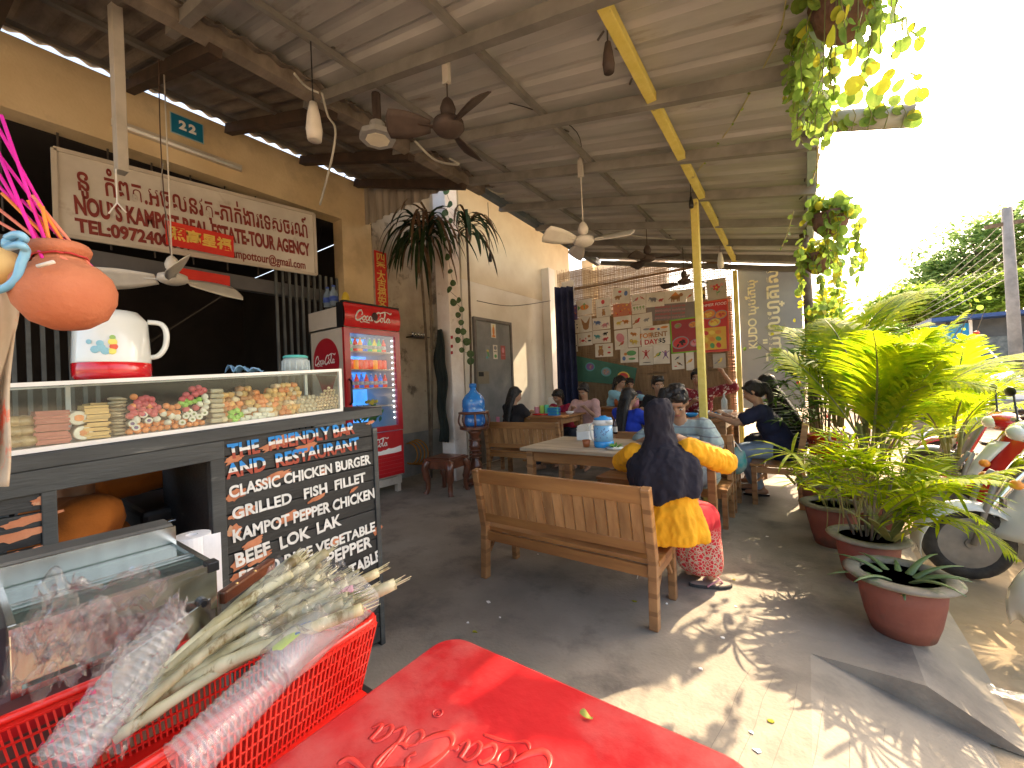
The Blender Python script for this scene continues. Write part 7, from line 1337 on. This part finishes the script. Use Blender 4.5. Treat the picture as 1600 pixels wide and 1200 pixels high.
def beast(b, x, y, s, c, flip=1, c2='black', trunk=False, mane=None):
    ell(b, c, x, y, .3*s, .17*s, .05); [pol(b, c, [(x+f*s-.04*s, y), (x+f*s+.05*s, y), (x+f*s+.04*s, y-.3*s), (x+f*s-.03*s, y-.3*s)]) for f in (-.22, -.1, .12, .22)]
    if mane: ell(b, mane, x+flip*.33*s, y+.1*s, .17*s, .17*s, 0, 12, 2)
    ell(b, c, x+flip*.34*s, y+.11*s, .12*s, .11*s, 0, 12, 3); ell(b, c2, x+flip*.37*s, y+.14*s, .015*s, .02*s, 0, 6, 4); pol(b, c, [(x-flip*.28*s, y+.05*s), (x-flip*.45*s, y-.12*s), (x-flip*.42*s, y-.14*s), (x-flip*.26*s, y-.02*s)])
    if trunk: pol(b, c, [(x+flip*.42*s, y+.1*s), (x+flip*.52*s, y-.15*s), (x+flip*.47*s, y-.16*s), (x+flip*.38*s, y+.02*s)], 2); ell(b, 'grey', x+flip*.27*s, y+.1*s, .08*s, .11*s, .2, 12, 4)
def bird(b, x, y, s, c, c2, flip=1):
    ell(b, c, x, y, .22*s, .14*s, .4*flip); ell(b, c, x+flip*.18*s, y+.17*s, .08*s, .08*s, 0, 12, 2); pol(b, 'orange', [(x+flip*.25*s, y+.19*s), (x+flip*.36*s, y+.16*s), (x+flip*.25*s, y+.14*s)], 2); ell(b, c2, x-flip*.05*s, y+.02*s, .15*s, .07*s, .6*flip, 12, 3); pol(b, c2, [(x-flip*.18*s, y-.05*s), (x-flip*.42*s, y-.22*s), (x-flip*.3*s, y-.26*s), (x-flip*.1*s, y-.12*s)], 2); ell(b, 'black', x+flip*.2*s, y+.2*s, .012*s, .015*s, 0, 6, 4)
def fish(b, x, y, s, c, c2, flip=1): ell(b, c, x, y, .3*s, .17*s); pol(b, c2, [(x-flip*.25*s, y), (x-flip*.45*s, y+.16*s), (x-flip*.45*s, y-.16*s)], 2); pol(b, c2, [(x-.1*s, y+.14*s), (x+.12*s, y+.15*s), (x, y+.27*s)], 2); ell(b, 'black', x+flip*.2*s, y+.04*s, .02*s, .02*s, 0, 8, 3); ell(b, c2, x, y, .04*s, .13*s, 0, 10, 3)
def crab(b, x, y, s, c): ell(b, c, x, y, .2*s, .13*s); [pol(b, c, [(x+f*.15*s, y), (x+f*.4*s, y+.1*s*k), (x+f*.38*s, y+.1*s*k-.05*s)]) for f in (-1, 1) for k in (-2, -1, 1, 2)]; [ell(b, c, x+f*.33*s, y+.22*s, .09*s, .06*s, 0, 10, 2) for f in (-1, 1)]
def bear(b, x, y, s, c): ell(b, c, x, y-.08*s, .2*s, .24*s); ell(b, c, x, y+.2*s, .14*s, .12*s, 0, 12, 2); [ell(b, c, x+f*.11*s, y+.3*s, .05*s, .05*s, 0, 8, 2) for f in (-1, 1)]; [ell(b, c, x+f*.13*s, y-.3*s, .07*s, .09*s, 0, 8, 2) for f in (-1, 1)]; ell(b, 'yellow', x, y+.16*s, .05*s, .04*s, 0, 8, 3)
def flower(b, x, y, s, c): [ell(b, c, x+.1*s*cos(k*1.256), y+.1*s*sin(k*1.256), .08*s, .06*s, k*1.256, 8, 2) for k in range(5)]; ell(b, 'yellow', x, y, .05*s, .05*s, 0, 8, 3); pol(b, 'green', [(x-.01*s, y), (x+.01*s, y), (x+.03*s, y-.4*s), (x, y-.4*s)]); ell(b, 'green', x+.08*s, y-.25*s, .09*s, .035*s, .5, 8)
def monkey(b, x, y, s, c): ell(b, c, x, y, .12*s, .18*s); ell(b, c, x, y+.24*s, .1*s, .1*s, 0, 10, 2); ell(b, 'pink', x, y+.22*s, .06*s, .06*s, 0, 8, 3); [pol(b, c, [(x, y+.1*s), (x+f*.3*s, y+.3*s), (x+f*.33*s, y+.26*s), (x, y)]) for f in (-1, 1)]; [pol(b, c, [(x, y-.1*s), (x+f*.2*s, y-.4*s), (x+f*.25*s, y-.38*s), (x+f*.08*s, y-.05*s)]) for f in (-1, 1)]
PY = BY-.016
def picture(rect, label, draw, mt=None, tilt=0, name='picture'):
    x0, y0, x1, y1 = rect; cv = lambda x, y: on(860+x/5, 380+y/5, 1, PY); a, c_, d_ = cv(x0, y1), cv(x1, y1), cv(x0, y0); a2 = cv((x0+x1)/2, (y0+y1)/2)
    w_, h_ = (cv(x1, (y0+y1)/2)-cv(x0, (y0+y1)/2)).length, (cv((x0+x1)/2, y0)-cv((x0+x1)/2, y1)).length
    t = thing(name, label, 'picture', a2+V((0, rnd.uniform(-.003, .0), 0))); t.rotation_euler = (R(90), -tilt+rnd.uniform(-.03, .03), 0)
    b = MB(); b.box((-w_/2, -h_/2, 0), (w_/2, h_/2, .0012)); b.obj('paper', mt or M_paper, t); b = MB(); draw(b, w_, h_)
    if b.v: b.obj('print', PM, t)
    return t, w_, h_
def multi(fs): 
    def d(b, w_, h_):
        for f in fs: f(b, w_, h_)
    return d
mini = lambda cs: (lambda b, w_, h_: [ell(b, rp7.choice(cs), rp7.uniform(-.42, .42)*w_, rp7.uniform(-.4, .4)*h_, .05*w_+.02*w_*rp7.random(), .04*w_, rp7.random()*3, 8, 1+rp7.random()) for _ in range(14)])
picture((90, 295, 185, 440), 'top left card with a black and white whale', lambda b, w_, h_: (fish(b, 0, .06*h_, w_*.9, 'black', 'grey'), ell(b, 'grey', .1*w_, -.2*h_, .2*w_, .04*h_)))
picture((105, 490, 210, 605), 'purple card left of the fish card', mini(['purple', 'orange', 'blue']), flat('card purple', (.16, .09, .24), .7))
picture((205, 440, 325, 560), 'card with an orange fish with a green fin', lambda b, w_, h_: (fish(b, 0, 0, w_*.95, 'orange', 'green'),))
picture((357, 430, 470, 575), 'card with a red beak above a small brown bear', lambda b, w_, h_: (ell(b, 'red', 0, .3*h_, .12*w_, .12*h_), bear(b, 0, -.25*h_, w_*.6, 'brown'), [pol(b, 'black', [(-.4*w_+k*.1*w_, .02*h_), (-.33*w_+k*.1*w_, .02*h_), (-.33*w_+k*.1*w_, .05*h_), (-.4*w_+k*.1*w_, .05*h_)]) for k in range(8)]))
picture((122, 600, 228, 705), 'card crowded with small black insects', mini(['black', 'grey', 'black']))
picture((228, 565, 325, 695), 'card with a brown long eared fox face', lambda b, w_, h_: (ell(b, 'brown', 0, -.15*h_, .25*w_, .22*h_), pol(b, 'brown', [(-.25*w_, -.1*h_), (-.38*w_, .4*h_), (-.02*w_, .02*h_)]), pol(b, 'brown', [(.25*w_, -.1*h_), (.38*w_, .4*h_), (.02*w_, .02*h_)])))
picture((330, 580, 465, 675), 'card with blue elephants and a pink one', lambda b, w_, h_: (beast(b, -.2*w_, .12*h_, w_*.5, 'blue', -1, 'black', True), beast(b, .2*w_, -.15*h_, w_*.5, 'pink', 1, 'black', True)))
picture((140, 715, 212, 850), 'narrow card of grey animals at the far left', mini(['grey', 'black', 'green']))
picture((215, 700, 328, 800), 'card with a red crab and small shells', lambda b, w_, h_: (crab(b, -.15*w_, -.1*h_, w_*.6, 'red'), ell(b, 'brown', .28*w_, .2*h_, .1*w_, .1*h_), ell(b, 'black', .3*w_, -.15*h_, .12*w_, .06*h_)))
picture((330, 680, 470, 780), 'card with a teal horse among red and black animals', lambda b, w_, h_: (beast(b, -.22*w_, .05*h_, w_*.45, 'teal', -1), beast(b, .2*w_, -.2*h_, w_*.4, 'red'), beast(b, .2*w_, .22*h_, w_*.35, 'black')))
picture((350, 785, 488, 888), 'card with a brown bear above the fallen green banner', lambda b, w_, h_: (bear(b, -.18*w_, 0, h_*1.1, 'brown'), ell(b, 'red', .3*w_, .2*h_, .08*w_, .06*h_), ell(b, 'red', .28*w_, -.2*h_, .1*w_, .07*h_)))
picture((485, 350, 622, 470), 'tilted card of red and blue animals in the upper row', lambda b, w_, h_: (beast(b, -.2*w_, -.1*h_, w_*.5, 'brown'), ell(b, 'blue', .25*w_, .15*h_, .1*w_, .16*h_), ell(b, 'red', -.1*w_, .25*h_, .1*w_, .08*h_)), tilt=-.12)
picture((490, 472, 632, 578), 'orange red patterned picture in the middle', mini(['red', 'orange', 'yellow', 'brown']), flat('card orange', (.5, .18, .1), .7))
picture((638, 398, 745, 478), 'card of small red birds in the upper row', lambda b, w_, h_: (bird(b, -.2*w_, 0, h_*.8, 'red', 'grey'), bird(b, .22*w_, .1*h_, h_*.7, 'pink', 'brown', -1)), tilt=-.08)
picture((638, 480, 745, 550), 'card of pale green stems', lambda b, w_, h_: [flower(b, (k-1.5)*.22*w_, .2*h_, h_*.8, 'green') for k in range(4)])
picture((748, 385, 890, 498), 'card with grey elephants in the upper row', lambda b, w_, h_: (beast(b, -.1*w_, .05*h_, w_*.55, 'grey', -1, 'black', True), beast(b, .3*w_, -.05*h_, w_*.35, 'red', 1)), tilt=-.06)
picture((892, 368, 1062, 485), 'card with a brown horned beast in the upper row', lambda b, w_, h_: (beast(b, 0, .05*h_, w_*.75, 'brown', 1), pol(b, 'orange', [(-.2*w_, .15*h_), (0, .4*h_), (.15*w_, .15*h_)], 2), ell(b, 'green', .1*w_, -.4*h_, .1*w_, .04*h_)), tilt=-.08)
picture((1064, 355, 1118, 465), 'narrow card beside the yellow post in the upper row', lambda b, w_, h_: bird(b, 0, 0, h_*.5, 'brown', 'red'))
picture((495, 570, 632, 668), 'card with yellow and brown cats', lambda b, w_, h_: (beast(b, -.22*w_, 0, w_*.42, 'yellow', 1), beast(b, .2*w_, .05*h_, w_*.48, 'orange', -1)))
picture((638, 550, 795, 655), 'card with a red bird and a small lion', lambda b, w_, h_: (bird(b, -.25*w_, 0, h_*.9, 'red', 'brown'), beast(b, .2*w_, .0, w_*.35, 'grey')))
picture((502, 678, 602, 830), 'card with a long tailed pink bird', lambda b, w_, h_: (ell(b, 'pink', -.05*w_, .1*h_, .3*w_, .25*h_, .6), bird(b, .05*w_, -.2*h_, h_*.45, 'red', 'brown')))
picture((606, 665, 706, 812), 'card with two maned lions', lambda b, w_, h_: (beast(b, 0, .2*h_, w_*.6, 'orange', -1, 'black', False, 'brown'), beast(b, 0, -.2*h_, w_*.75, 'yellow', -1, 'black', False, 'brown')))
t, w_, h_ = picture((708, 642, 932, 800), 'hand lettered card reading for rent one day five dollars', lambda b, w_, h_: (ell(b, 'grey', -.3*w_, .36*h_, .12*w_, .05*h_), ell(b, 'red', -.1*w_, .34*h_, .1*w_, .06*h_), ell(b, 'blue', .12*w_, .3*h_, .05*w_, .05*h_), ell(b, 'orange', .32*w_, .36*h_, .13*w_, .06*h_)))
for s_, c_, x, y in (('FOR', 'orange', -.33, .03), ('RENT', 'brown', .12, .03), ('1 DAY', 'red', -.25, -.3), ('$5', 'black', .22, -.3)): link('lettering', text_mesh(s_, .115, PALC[c_], .0008, bold=.003), t, loc=(x*w_, y*h_, .003))
picture((547, 820, 685, 932), 'card of green and orange fruit trees', lambda b, w_, h_: (ell(b, 'green', .12*w_, .15*h_, .28*w_, .18*h_), ell(b, 'orange', -.2*w_, .1*h_, .1*w_, .1*h_), ell(b, 'blue', -.3*w_, -.2*h_, .1*w_, .15*h_), ell(b, 'green', .15*w_, -.25*h_, .2*w_, .08*h_)))
picture((693, 808, 802, 952), 'card with a red monkey hanging', lambda b, w_, h_: (monkey(b, 0, .1*h_, h_*.65, 'red'), ell(b, 'black', .05*w_, -.36*h_, .3*w_, .02*h_)))
picture((804, 795, 932, 942), 'card with a green goose and a walking figure', lambda b, w_, h_: (bird(b, -.2*w_, 0, h_*.6, 'green', 'yellow'), monkey(b, .25*w_, 0, h_*.6, 'purple')))
picture((948, 862, 1045, 985), 'card with a black woodpecker on a branch', lambda b, w_, h_: (bird(b, 0, .22*h_, h_*.45, 'grey', 'black'), bird(b, .1*w_, -.15*h_, h_*.5, 'brown', 'black', -1), ell(b, 'red', -.2*w_, -.3*h_, .12*w_, .03*h_)))
picture((1060, 848, 1122, 992), 'card with an orange and yellow pheasant left of the yellow post', lambda b, w_, h_: bird(b, 0, 0, h_*.5, 'orange', 'yellow'))
picture((1222, 282, 1372, 440), 'flower card at the top right with a red bloom', lambda b, w_, h_: (flower(b, 0, .1*h_, h_*1.0, 'red'), flower(b, -.25*w_, .2*h_, h_*.5, 'pink'), flower(b, .28*w_, .2*h_, h_*.5, 'pink')), mat('faded card', (.42, .37, .3), (.5, .45, .37), rough=.8))
picture((1270, 862, 1370, 975), 'card with a yellow duck on pale card low at the right', lambda b, w_, h_: (bird(b, 0, 0, h_*.8, 'yellow', 'grey'),), MATS['faded card'])
t = picture((1172, 345, 1212, 445), 'small black and yellow paper figure hung by the yellow post', lambda b, w_, h_: (ell(b, 'yellow', 0, .1*h_, .35*w_, .18*h_), ell(b, 'black', 0, -.2*h_, .3*w_, .2*h_)), flat('card brown', (.2, .12, .06)))
t, w_, h_ = picture((748, 472, 1118, 600), 'faded grey printed notice with rows of small red letters', lambda b, w_, h_: None, flat('notice grey', (.22, .19, .18), .7), tilt=-.08)
for k in range(4): link('lettering', text_mesh('គ្មានកង់សម្រាប់ជួល  bicycle for rent', .055, PALC['pink'] if k % 2 else PALC['red'], .0005), t, loc=(0, (.33-.22*k)*h_, .003), scale=(w_*.95/1.2, 1, 1))
# food menu boards
def plates(rect, label, bgc, border, items):
    t, w_, h_ = picture(rect, label, lambda b, w, h: None, bgc, name='menu_board')
    b = MB(); [b.bar((x0*w_, y0*h_, .003), (x1*w_, y1*h_, .003), .02, .004) for x0, y0, x1, y1 in ((-.5, -.5, .5, -.5), (.5, -.5, .5, .5), (.5, .5, -.5, .5), (-.5, .5, -.5, -.5))]; b.obj('border', border, t); b = MB()
    for x, y, r_, c_, c2 in items:
        ell(b, 'grey', x*w_, y*h_, r_*1.15, r_*.85, .2, 18, 1); ell(b, c_, x*w_, y*h_, r_, r_*.7, .2, 16, 3)
        for k in range(6): ell(b, c2, x*w_+r_*rp7.uniform(-.6, .6), y*h_+r_*rp7.uniform(-.4, .4), r_*.25, r_*.14, rp7.random()*3, 8, 4+.3*k)
    b.obj('print', PM, t); return t, w_, h_
plates((942, 590, 1178, 850), 'red and black food poster with a lime green border', flat('menu dark red', (.3, .02, .02), .4), flat('lime', (.2, .45, .02), .5), [(-.25, .32, .05, 'brown', 'green'), (.25, .3, .06, 'orange', 'brown'), (-.2, -.2, .12, 'red', 'black'), (.28, -.25, .07, 'pink', 'red')])
t, w_, h_ = plates((1180, 452, 1386, 846), 'tall red food poster right of the yellow post', flat('menu red', (.5, .02, .015), .4), flat('menu red edge', (.6, .06, .02), .4), [(-.2, .25, .09, 'orange', 'yellow'), (.25, .22, .08, 'orange', 'red'), (0, .08, .08, 'yellow', 'orange')])
MB().box((-.46*w_, -.46*h_, .002), (.42*w_, -.02*h_, .003)).obj('yellow_panel', flat('menu yellow', (.65, .38, .05), .5), t)
b = MB()
for k in range(9): ell(b, ('orange', 'green', 'red', 'yellow')[k % 4], (-.35+.24*(k % 3))*w_, (-.38+.13*(k//3))*h_, .035, .045, .2*k, 10, 6)
b.obj('print', PM, t); link('lettering', text_mesh('KHMER FOOD', .06, M_ltr, .0006, shear=.2), t, loc=(-.02*w_, .43*h_, .003))
c0, c1, c2, c3_ = [on(860+x/5, 380+y/5, 1, PY-.03) for x, y in ((150, 870), (675, 975), (655, 1115), (118, 1070))]
gb = thing('green_banner', 'green menu banner with three round dishes slipping down the bamboo screen', 'banner', c0)
b = MB(); b.add([c0, c1, c2, c3_]+[p+V((0, .004, 0)) for p in (c0, c1, c2, c3_)], [(0, 1, 2, 3), (7, 6, 5, 4), (0, 4, 5, 1), (1, 5, 6, 2), (2, 6, 7, 3), (3, 7, 4, 0)]); b.obj('cloth', mat('banner green', (.03, .12, .08), (.06, .18, .12), scale=2, rough=.6), gb, world=True)
for x, y, rr, cc in ((310, 965, .1, 'purple'), (435, 1005, .1, 'grey'), (570, 1045, .115, 'red')):
    q = on(860+x/5, 380+y/5, 1, PY-.036)-c0; b = MB(); ell(b, 'teal' if cc != 'red' else 'yellow', 0, 0, rr, rr*.85, 0, 24, 1); ell(b, cc, 0, 0, rr*.8, rr*.65, 0, 20, 4)
    for k in range(8): ell(b, rp7.choice(['brown', 'pink', 'orange', 'grey']) if cc != 'red' else 'brown', rp7.uniform(-.4, .4)*rr, rp7.uniform(-.35, .35)*rr, rr*.16, rr*.1, k, 8, 6+.3*k)
    o = b.obj('dish_print', PM, gb); o.location = q; o.rotation_euler = (R(90), .15, 0)
# stickers on the metal door
def dsticker(px, py, w_, h_, m, label, fn):
    q = on(px, py, 0, -4.262); t = thing('sticker', label, 'sticker', q); t.rotation_euler = (R(90), 0, R(90)); MB().box((-w_/2, -h_/2, 0), (w_/2, h_/2, .001)).obj('paper', m, t); b = MB(); fn(b); b.obj('print', PM, t)
dsticker(771, 517, .13, .24, M_paper, 'white sticker with a golden figure high on the grey door', lambda b: (ell(b, 'orange', 0, .0, .03, .08), ell(b, 'yellow', 0, .08, .02, .02, 0, 10, 2), ell(b, 'orange', 0, -.09, .045, .02)))
dsticker(774, 550, .12, .24, M_paper, 'white notice in the middle of the grey door', lambda b: (ell(b, 'grey', 0, .07, .04, .035), ell(b, 'green', 0, -.07, .035, .03), pol(b, 'black', [(-.04, 0), (.04, 0), (.04, .01), (-.04, .01)])))
dsticker(786, 551, .13, .24, flat('sticker red', (.38, .1, .09), .7), 'red notice at the right of the grey door', lambda b: (ell(b, 'pink', 0, .04, .035, .05), pol(b, 'pink', [(-.045, -.05), (.045, -.05), (.045, -.04), (-.045, -.04)])))
dsticker(762, 551, .12, .24, flat('sticker grey', (.24, .25, .25), .7), 'faded sticker with a green leaf shape on the grey door', lambda b: (ell(b, 'green', .01, -.02, .02, .06, .4), ell(b, 'yellow', 0, .03, .03, .02), ell(b, 'teal', -.02, -.08, .03, .02)))
for k, y in enumerate((527, 541, 551)): q = on(706, y, 1, cy-.122); MB().box((q.x-.02, q.y-.001, q.z-.02), (q.x+.02, q.y, q.z+.02)).obj('red_mark', flat('red mark', (.45, .03, .03)), label='%s small red paper square stuck on the white column' % ('upper', 'middle', 'lower')[k], cat='paper')
# ================================================================ THINGS ON THE TABLES AND FLOOR
q = on(938, 700, 2, .75)+V((0, .07, 0)); jt = thing('table_jug', 'pale blue insulated water jug with a bright blue lid on the long worn table', 'jug', (q.x, q.y, .7505))
M_jb = mat('jug pale blue', (.22, .5, .75), (.3, .58, .82), scale=8, rough=.25, coat=.4); M_jbb = mat('jug bright blue', (.02, .28, .68), (.04, .34, .75), scale=8, rough=.25, coat=.4)
MB().lathe([(0, 0), (.072, 0), (.076, .01), (.076, .042), (.073, .045), (0, .045)], n=32).obj('base', M_jbb, jt, smooth=True)
MB().lathe([(0, .045), (.072, .045), (.069, .17), (0, .17)], n=32).obj('body', M_jb, jt, smooth=True); b = MB(); b.lathe([(0, .17), (.073, .17), (.075, .205), (.07, .21), (0, .21)], n=32); b.ball((.065, -.045, .197), (.03, .022, .014), 10); b.obj('collar', M_wht, jt, smooth=True)
MB().lathe([(0, .21), (.07, .21), (.066, .225), (.03, .232), (.025, .24), (0, .24)], n=32).obj('lid', M_jbb, jt, smooth=True); MB().tube(catm([(-.07, .0, .19), (-.105, -.01, .16), (-.1, -.01, .08), (-.085, 0, .04)], 5), .006, 8).obj('handle', M_wht, jt, smooth=True)
b = MB(); b.cur = PN.index('blue')
for k in range(26): a, z = rnd.uniform(3.6, 5.8), rnd.uniform(.065, .15); r_ = .0735-.003*(z-.045)/.125; b.ball((r_*cos(a), r_*sin(a), z), (.004, .004, .006), 5)
b.obj('print', PM, jt, kind='stuff')
q = on(905, 690, 2, .75)+V((.0, .12, 0)); nbx = thing('tissue_box', 'white basket of paper napkins beside the blue jug', 'napkin box', (q.x, q.y, .7505)); MB().prism([(-.06, -.05), (.06, -.05), (.06, .05), (-.06, .05)], 0, .08).obj('box', M_wht, nbx, bevel=.006)
for k in range(7): MB().box((-.055+.004*k, -.045, .08), (.05+.004*k, .045, .086+.008*k)).obj('napkin', M_paper, nbx).rotation_euler = (rnd.uniform(-.1, .1), rnd.uniform(-.15, 0), rnd.uniform(-.1, .1))
q = on(912, 700, 2, .75)+V((0, .05, 0)); b = MB(); b.lathe([(0, 0), (.024, 0), (.032, .055), (.029, .055), (.022, .004), (0, .004)], n=16); b.obj('sauce_cup', flat('sauce brown', (.35, .1, .03), .3), smooth=True, label='small reddish brown sauce cup in front of the napkins', cat='cup').location = (q.x, q.y, .751)
q = on(955, 680, 2, .75)+V((0, .1, 0)); sb = thing('sauce_bottle', 'dark sauce bottle with a pale label behind the blue jug', 'bottle', (q.x, q.y, .7505)); MB().lathe([(0, 0), (.022, 0), (.022, .09), (.009, .12), (.009, .14), (0, .14)], n=14).obj('glass', flat('sauce glass', (.04, .015, .01), .15), sb, smooth=True); MB().lathe([(.0225, .02), (.0228, .02), (.0228, .07), (.0225, .07)], n=14).obj('label_band', M_paper, sb)
q = on(958, 703, 2, .75)+V((0, .03, 0)); hb = thing('herb_plate', 'small heap of green herbs at the elbow of the headscarfed woman', 'herbs', (q.x, q.y, .7505)); MB().lathe([(0, 0), (.05, .004), (.065, .014), (0, .008)], n=20).obj('plate', M_wht, hb, smooth=True); b = MB()
for k in range(26): a = rnd.uniform(0, 6.28); strip(b, (.02*cos(a), .02*sin(a), .015), (cos(a), sin(a), rnd.uniform(.3, 1)), (-sin(a), cos(a), 0), .05, .014, .5, 3)
b.obj('herb', MATS['salad green'], hb, kind='stuff')
def bowl(p, r_, m, label, fill=None, grp=None):
    t = thing('bowl', label, 'bowl', p, group=grp); MB().lathe([(0, 0), (r_*.5, 0), (r_*.85, r_*.3), (r_, r_*.62), (r_*.94, r_*.62), (r_*.78, r_*.3), (0, r_*.12)], n=22).obj('body', m, t, smooth=True); MB().lathe([(0, r_*.42), (r_*.84, r_*.42)], n=18).obj('food', fill or MATS['food 0.42 0.20 0.07'], t, smooth=True)
q = on(1085, 693, 2, .75)+V((0, .12, 0)); bowl((q.x, q.y, .7505), .075, M_wht, 'white bowl the boy in the pale tee is bending over')
q = on(1035, 690, 2, .75); bowl((-.75, 2.95, .7505), .07, M_wht, 'white bowl in front of the headscarfed woman')
tr = thing('red_tray', 'red tray of cups and packets on the left table', 'tray', (-3.08, 5.02, .8205)); MB().prism([(.17*cos(a*pi/12), .12*sin(a*pi/12)) for a in range(24)], 0, .02).obj('tray', M_rb, tr, bevel=.004)
for x, c_, nm, h_ in ((-.1, flat('cup pink', (.7, .3, .36), .4), 'pink cup', .09), (-.02, flat('packet lime', (.4, .62, .1), .5), 'lime green packet', .11), (.06, flat('packet green', (.1, .5, .3), .5), 'green packet', .12)): MB().lathe([(0, 0), (.034, 0), (.04, h_), (0, h_)], n=10 if 'cup' in nm else 4).obj('tray_item', c_, smooth=False, label=nm+' standing on the red tray of the left table', cat='cup' if 'cup' in nm else 'packet').location = (-3.08+x, 5.02, .842)
bb_ = thing('blue_box', 'blue plastic condiment box on the left table', 'box', (-2.86, 4.95, .8205)); b = MB(); b.box((-.07, -.05, 0), (.07, .05, .015))
for k in range(8): b.box((-.07+k*.0186, -.052, .015), (-.06+k*.0186, -.046, .1)); b.box((-.07+k*.0186, .046, .015), (-.06+k*.0186, .052, .1))
for z in (.05, .092): b.box((-.072, -.054, z), (.072, -.047, z+.012)); b.box((-.072, .047, z), (.072, .054, z+.012)); b.box((-.074, -.047, z), (-.066, .047, z+.012)); b.box((.066, -.047, z), (.074, .047, z+.012))
b.obj('crate', mat('box blue', (.02, .2, .5), (.04, .27, .6), rough=.35), bb_); MB().box((-.05, -.035, .016), (.05, .035, .11)).obj('contents', MATS['packet green'], bb_)
for k, (x, y) in enumerate(((-3.42, 5.0), (-3.3, 4.95), (-2.72, 5.15), (-3.25, 5.2))): bowl((x, y, .8205), .06, (M_wht, M_ss)[k % 2], ('white bowl nearest the long haired woman', 'steel bowl beside the red tray', 'white bowl before the girl in pale pink', 'steel bowl behind the red tray')[k], None, 'bowls on the left table')
for k, (x, y) in enumerate(((-.85, 5.0), (-.9, 5.25), (-1.05, 5.5), (-.8, 5.55), (-1.1, 5.1), (-1.15, 5.75))): bowl((x, y, .8005), .075, (M_wht, MATS['jug bright blue'], M_ss)[k % 3], ('white bowl at the near end', 'blue bowl by the hands of the girl in navy', 'steel bowl in the middle', 'white bowl before the striped woman', 'blue bowl at the near left corner', 'steel bowl at the far end')[k]+' of the far right table', None, 'bowls on the far right table')
q = on(1144, 592, 1, 5.7); cbp = thing('clear_bottle', 'clear pump bottle standing on the far right table', 'bottle', (q.x-.1, 5.7, .8005)); MB().lathe([(0, 0), (.035, 0), (.035, .16), (.012, .2), (.012, .24), (0, .24)], n=14).obj('body', M_cp, cbp, smooth=True); MB().cyl((0, 0, .24), (.03, 0, .27), .008).obj('pump', M_wht, cbp)
for k, (x, lab, m_) in enumerate(((-2.5, 'brown lidded pot', 'sauce brown'), (-2.25, 'pinkish pot with a folded napkin', 'cup pink'))): MB().lathe([(0, 0), (.07, 0), (.08, .1), (.06, .13), (.015, .15), (0, .15)], n=18).obj('lidded_pot', MATS[m_], smooth=True, label=lab+' on the far corner table', cat='pot').location = (x, 6.45, .8405)
for k, (x, y) in enumerate(((-3.9, 6.9), )): MB().box((x-.12, y-.15, 0), (x+.12, y+.15, 1.0)).obj('white_cabinet', M_wht, label='low pale cabinet against the white wall in the corner', cat='cabinet', bevel=.01)
# litter on the floor
for k in range(26):
    x, y = rnd.uniform(-2.4, .1), rnd.uniform(1.1, 4.0); b = MB(); n_ = 6; s_ = rnd.uniform(.006, .016); b.prism([(s_*cos(a)*rnd.uniform(.5, 1.3), s_*sin(a)*rnd.uniform(.4, 1.0)) for a in [2*pi*i/n_ for i in range(n_)]], .001, .004)
    b.obj('paper_scrap', M_ltr if k % 3 else M_viney, label='tiny scrap of %s lying on the concrete floor' % ('white paper' if k % 3 else 'yellow leaf'), cat='litter', group='scraps on the concrete floor').location = (x, y, 0)
for k in range(60):
    x, y = rnd.uniform(.75, 3.0), rnd.uniform(2.2, 7.5); o = link('fallen_leaf', LF[2 if k % 3 else 0] if k else LF[2], loc=(x, y, -.145), rot=(rnd.uniform(-.2, .2), rnd.uniform(-.2, .2), rnd.random()*6), scale=rnd.uniform(.5, 1.1)); tag(o, 'dry leaf lying on the sandy verge by the scooters', 'leaf', 'dry leaves on the sandy verge')
q = on(1578, 1090, 2, -.15); b = MB(); b.grid(lambda u, v: (q.x+(u-.5)*.12, q.y+(v-.5)*.07, -.14+.02*abs(mnoise.noise(V((u*4, v*4, 3))))), 10, 8); b.obj('crumpled_wrapper', M_film2, smooth=True, label='crumpled shiny wrapper on the sandy verge below the front pot', cat='wrapper')
sp = on(998, 895, 2, 0); b = MB(); b.tube([(0, 0, .004), (.02, -.09, .004)], .0025, 5); b.ball((0, .01, .005), (.012, .016, .003), 8); b.obj('plastic_spoon', M_wht, smooth=True, label='white plastic spoon lying on the floor under the front bench', cat='spoon').location = sp
bgx = thing('shopping_bag', 'turquoise and grey bag lying on the bench end behind the boy in the pale tee', 'bag', (-.58, 4.42, .34)); b = MB(); b.ball((0, 0, .1), (.1, .13, .13), 14); b.v = [(x+.02*mnoise.noise(V((x*20, y*20, z*20))), y, z+.02*mnoise.noise(V((x*18, y*22, z*20)))) for x, y, z in b.v]; b.obj('body', mat('turquoise cloth', (.03, .35, .36), (.3, .42, .4), scale=9, rough=.8), bgx, smooth=True); MB().tube(catm([(-.05, -.05, .2), (0, -.08, .3), (.06, -.04, .2)], 5), .006, 6).obj('handle', M_ltr, bgx, smooth=True)
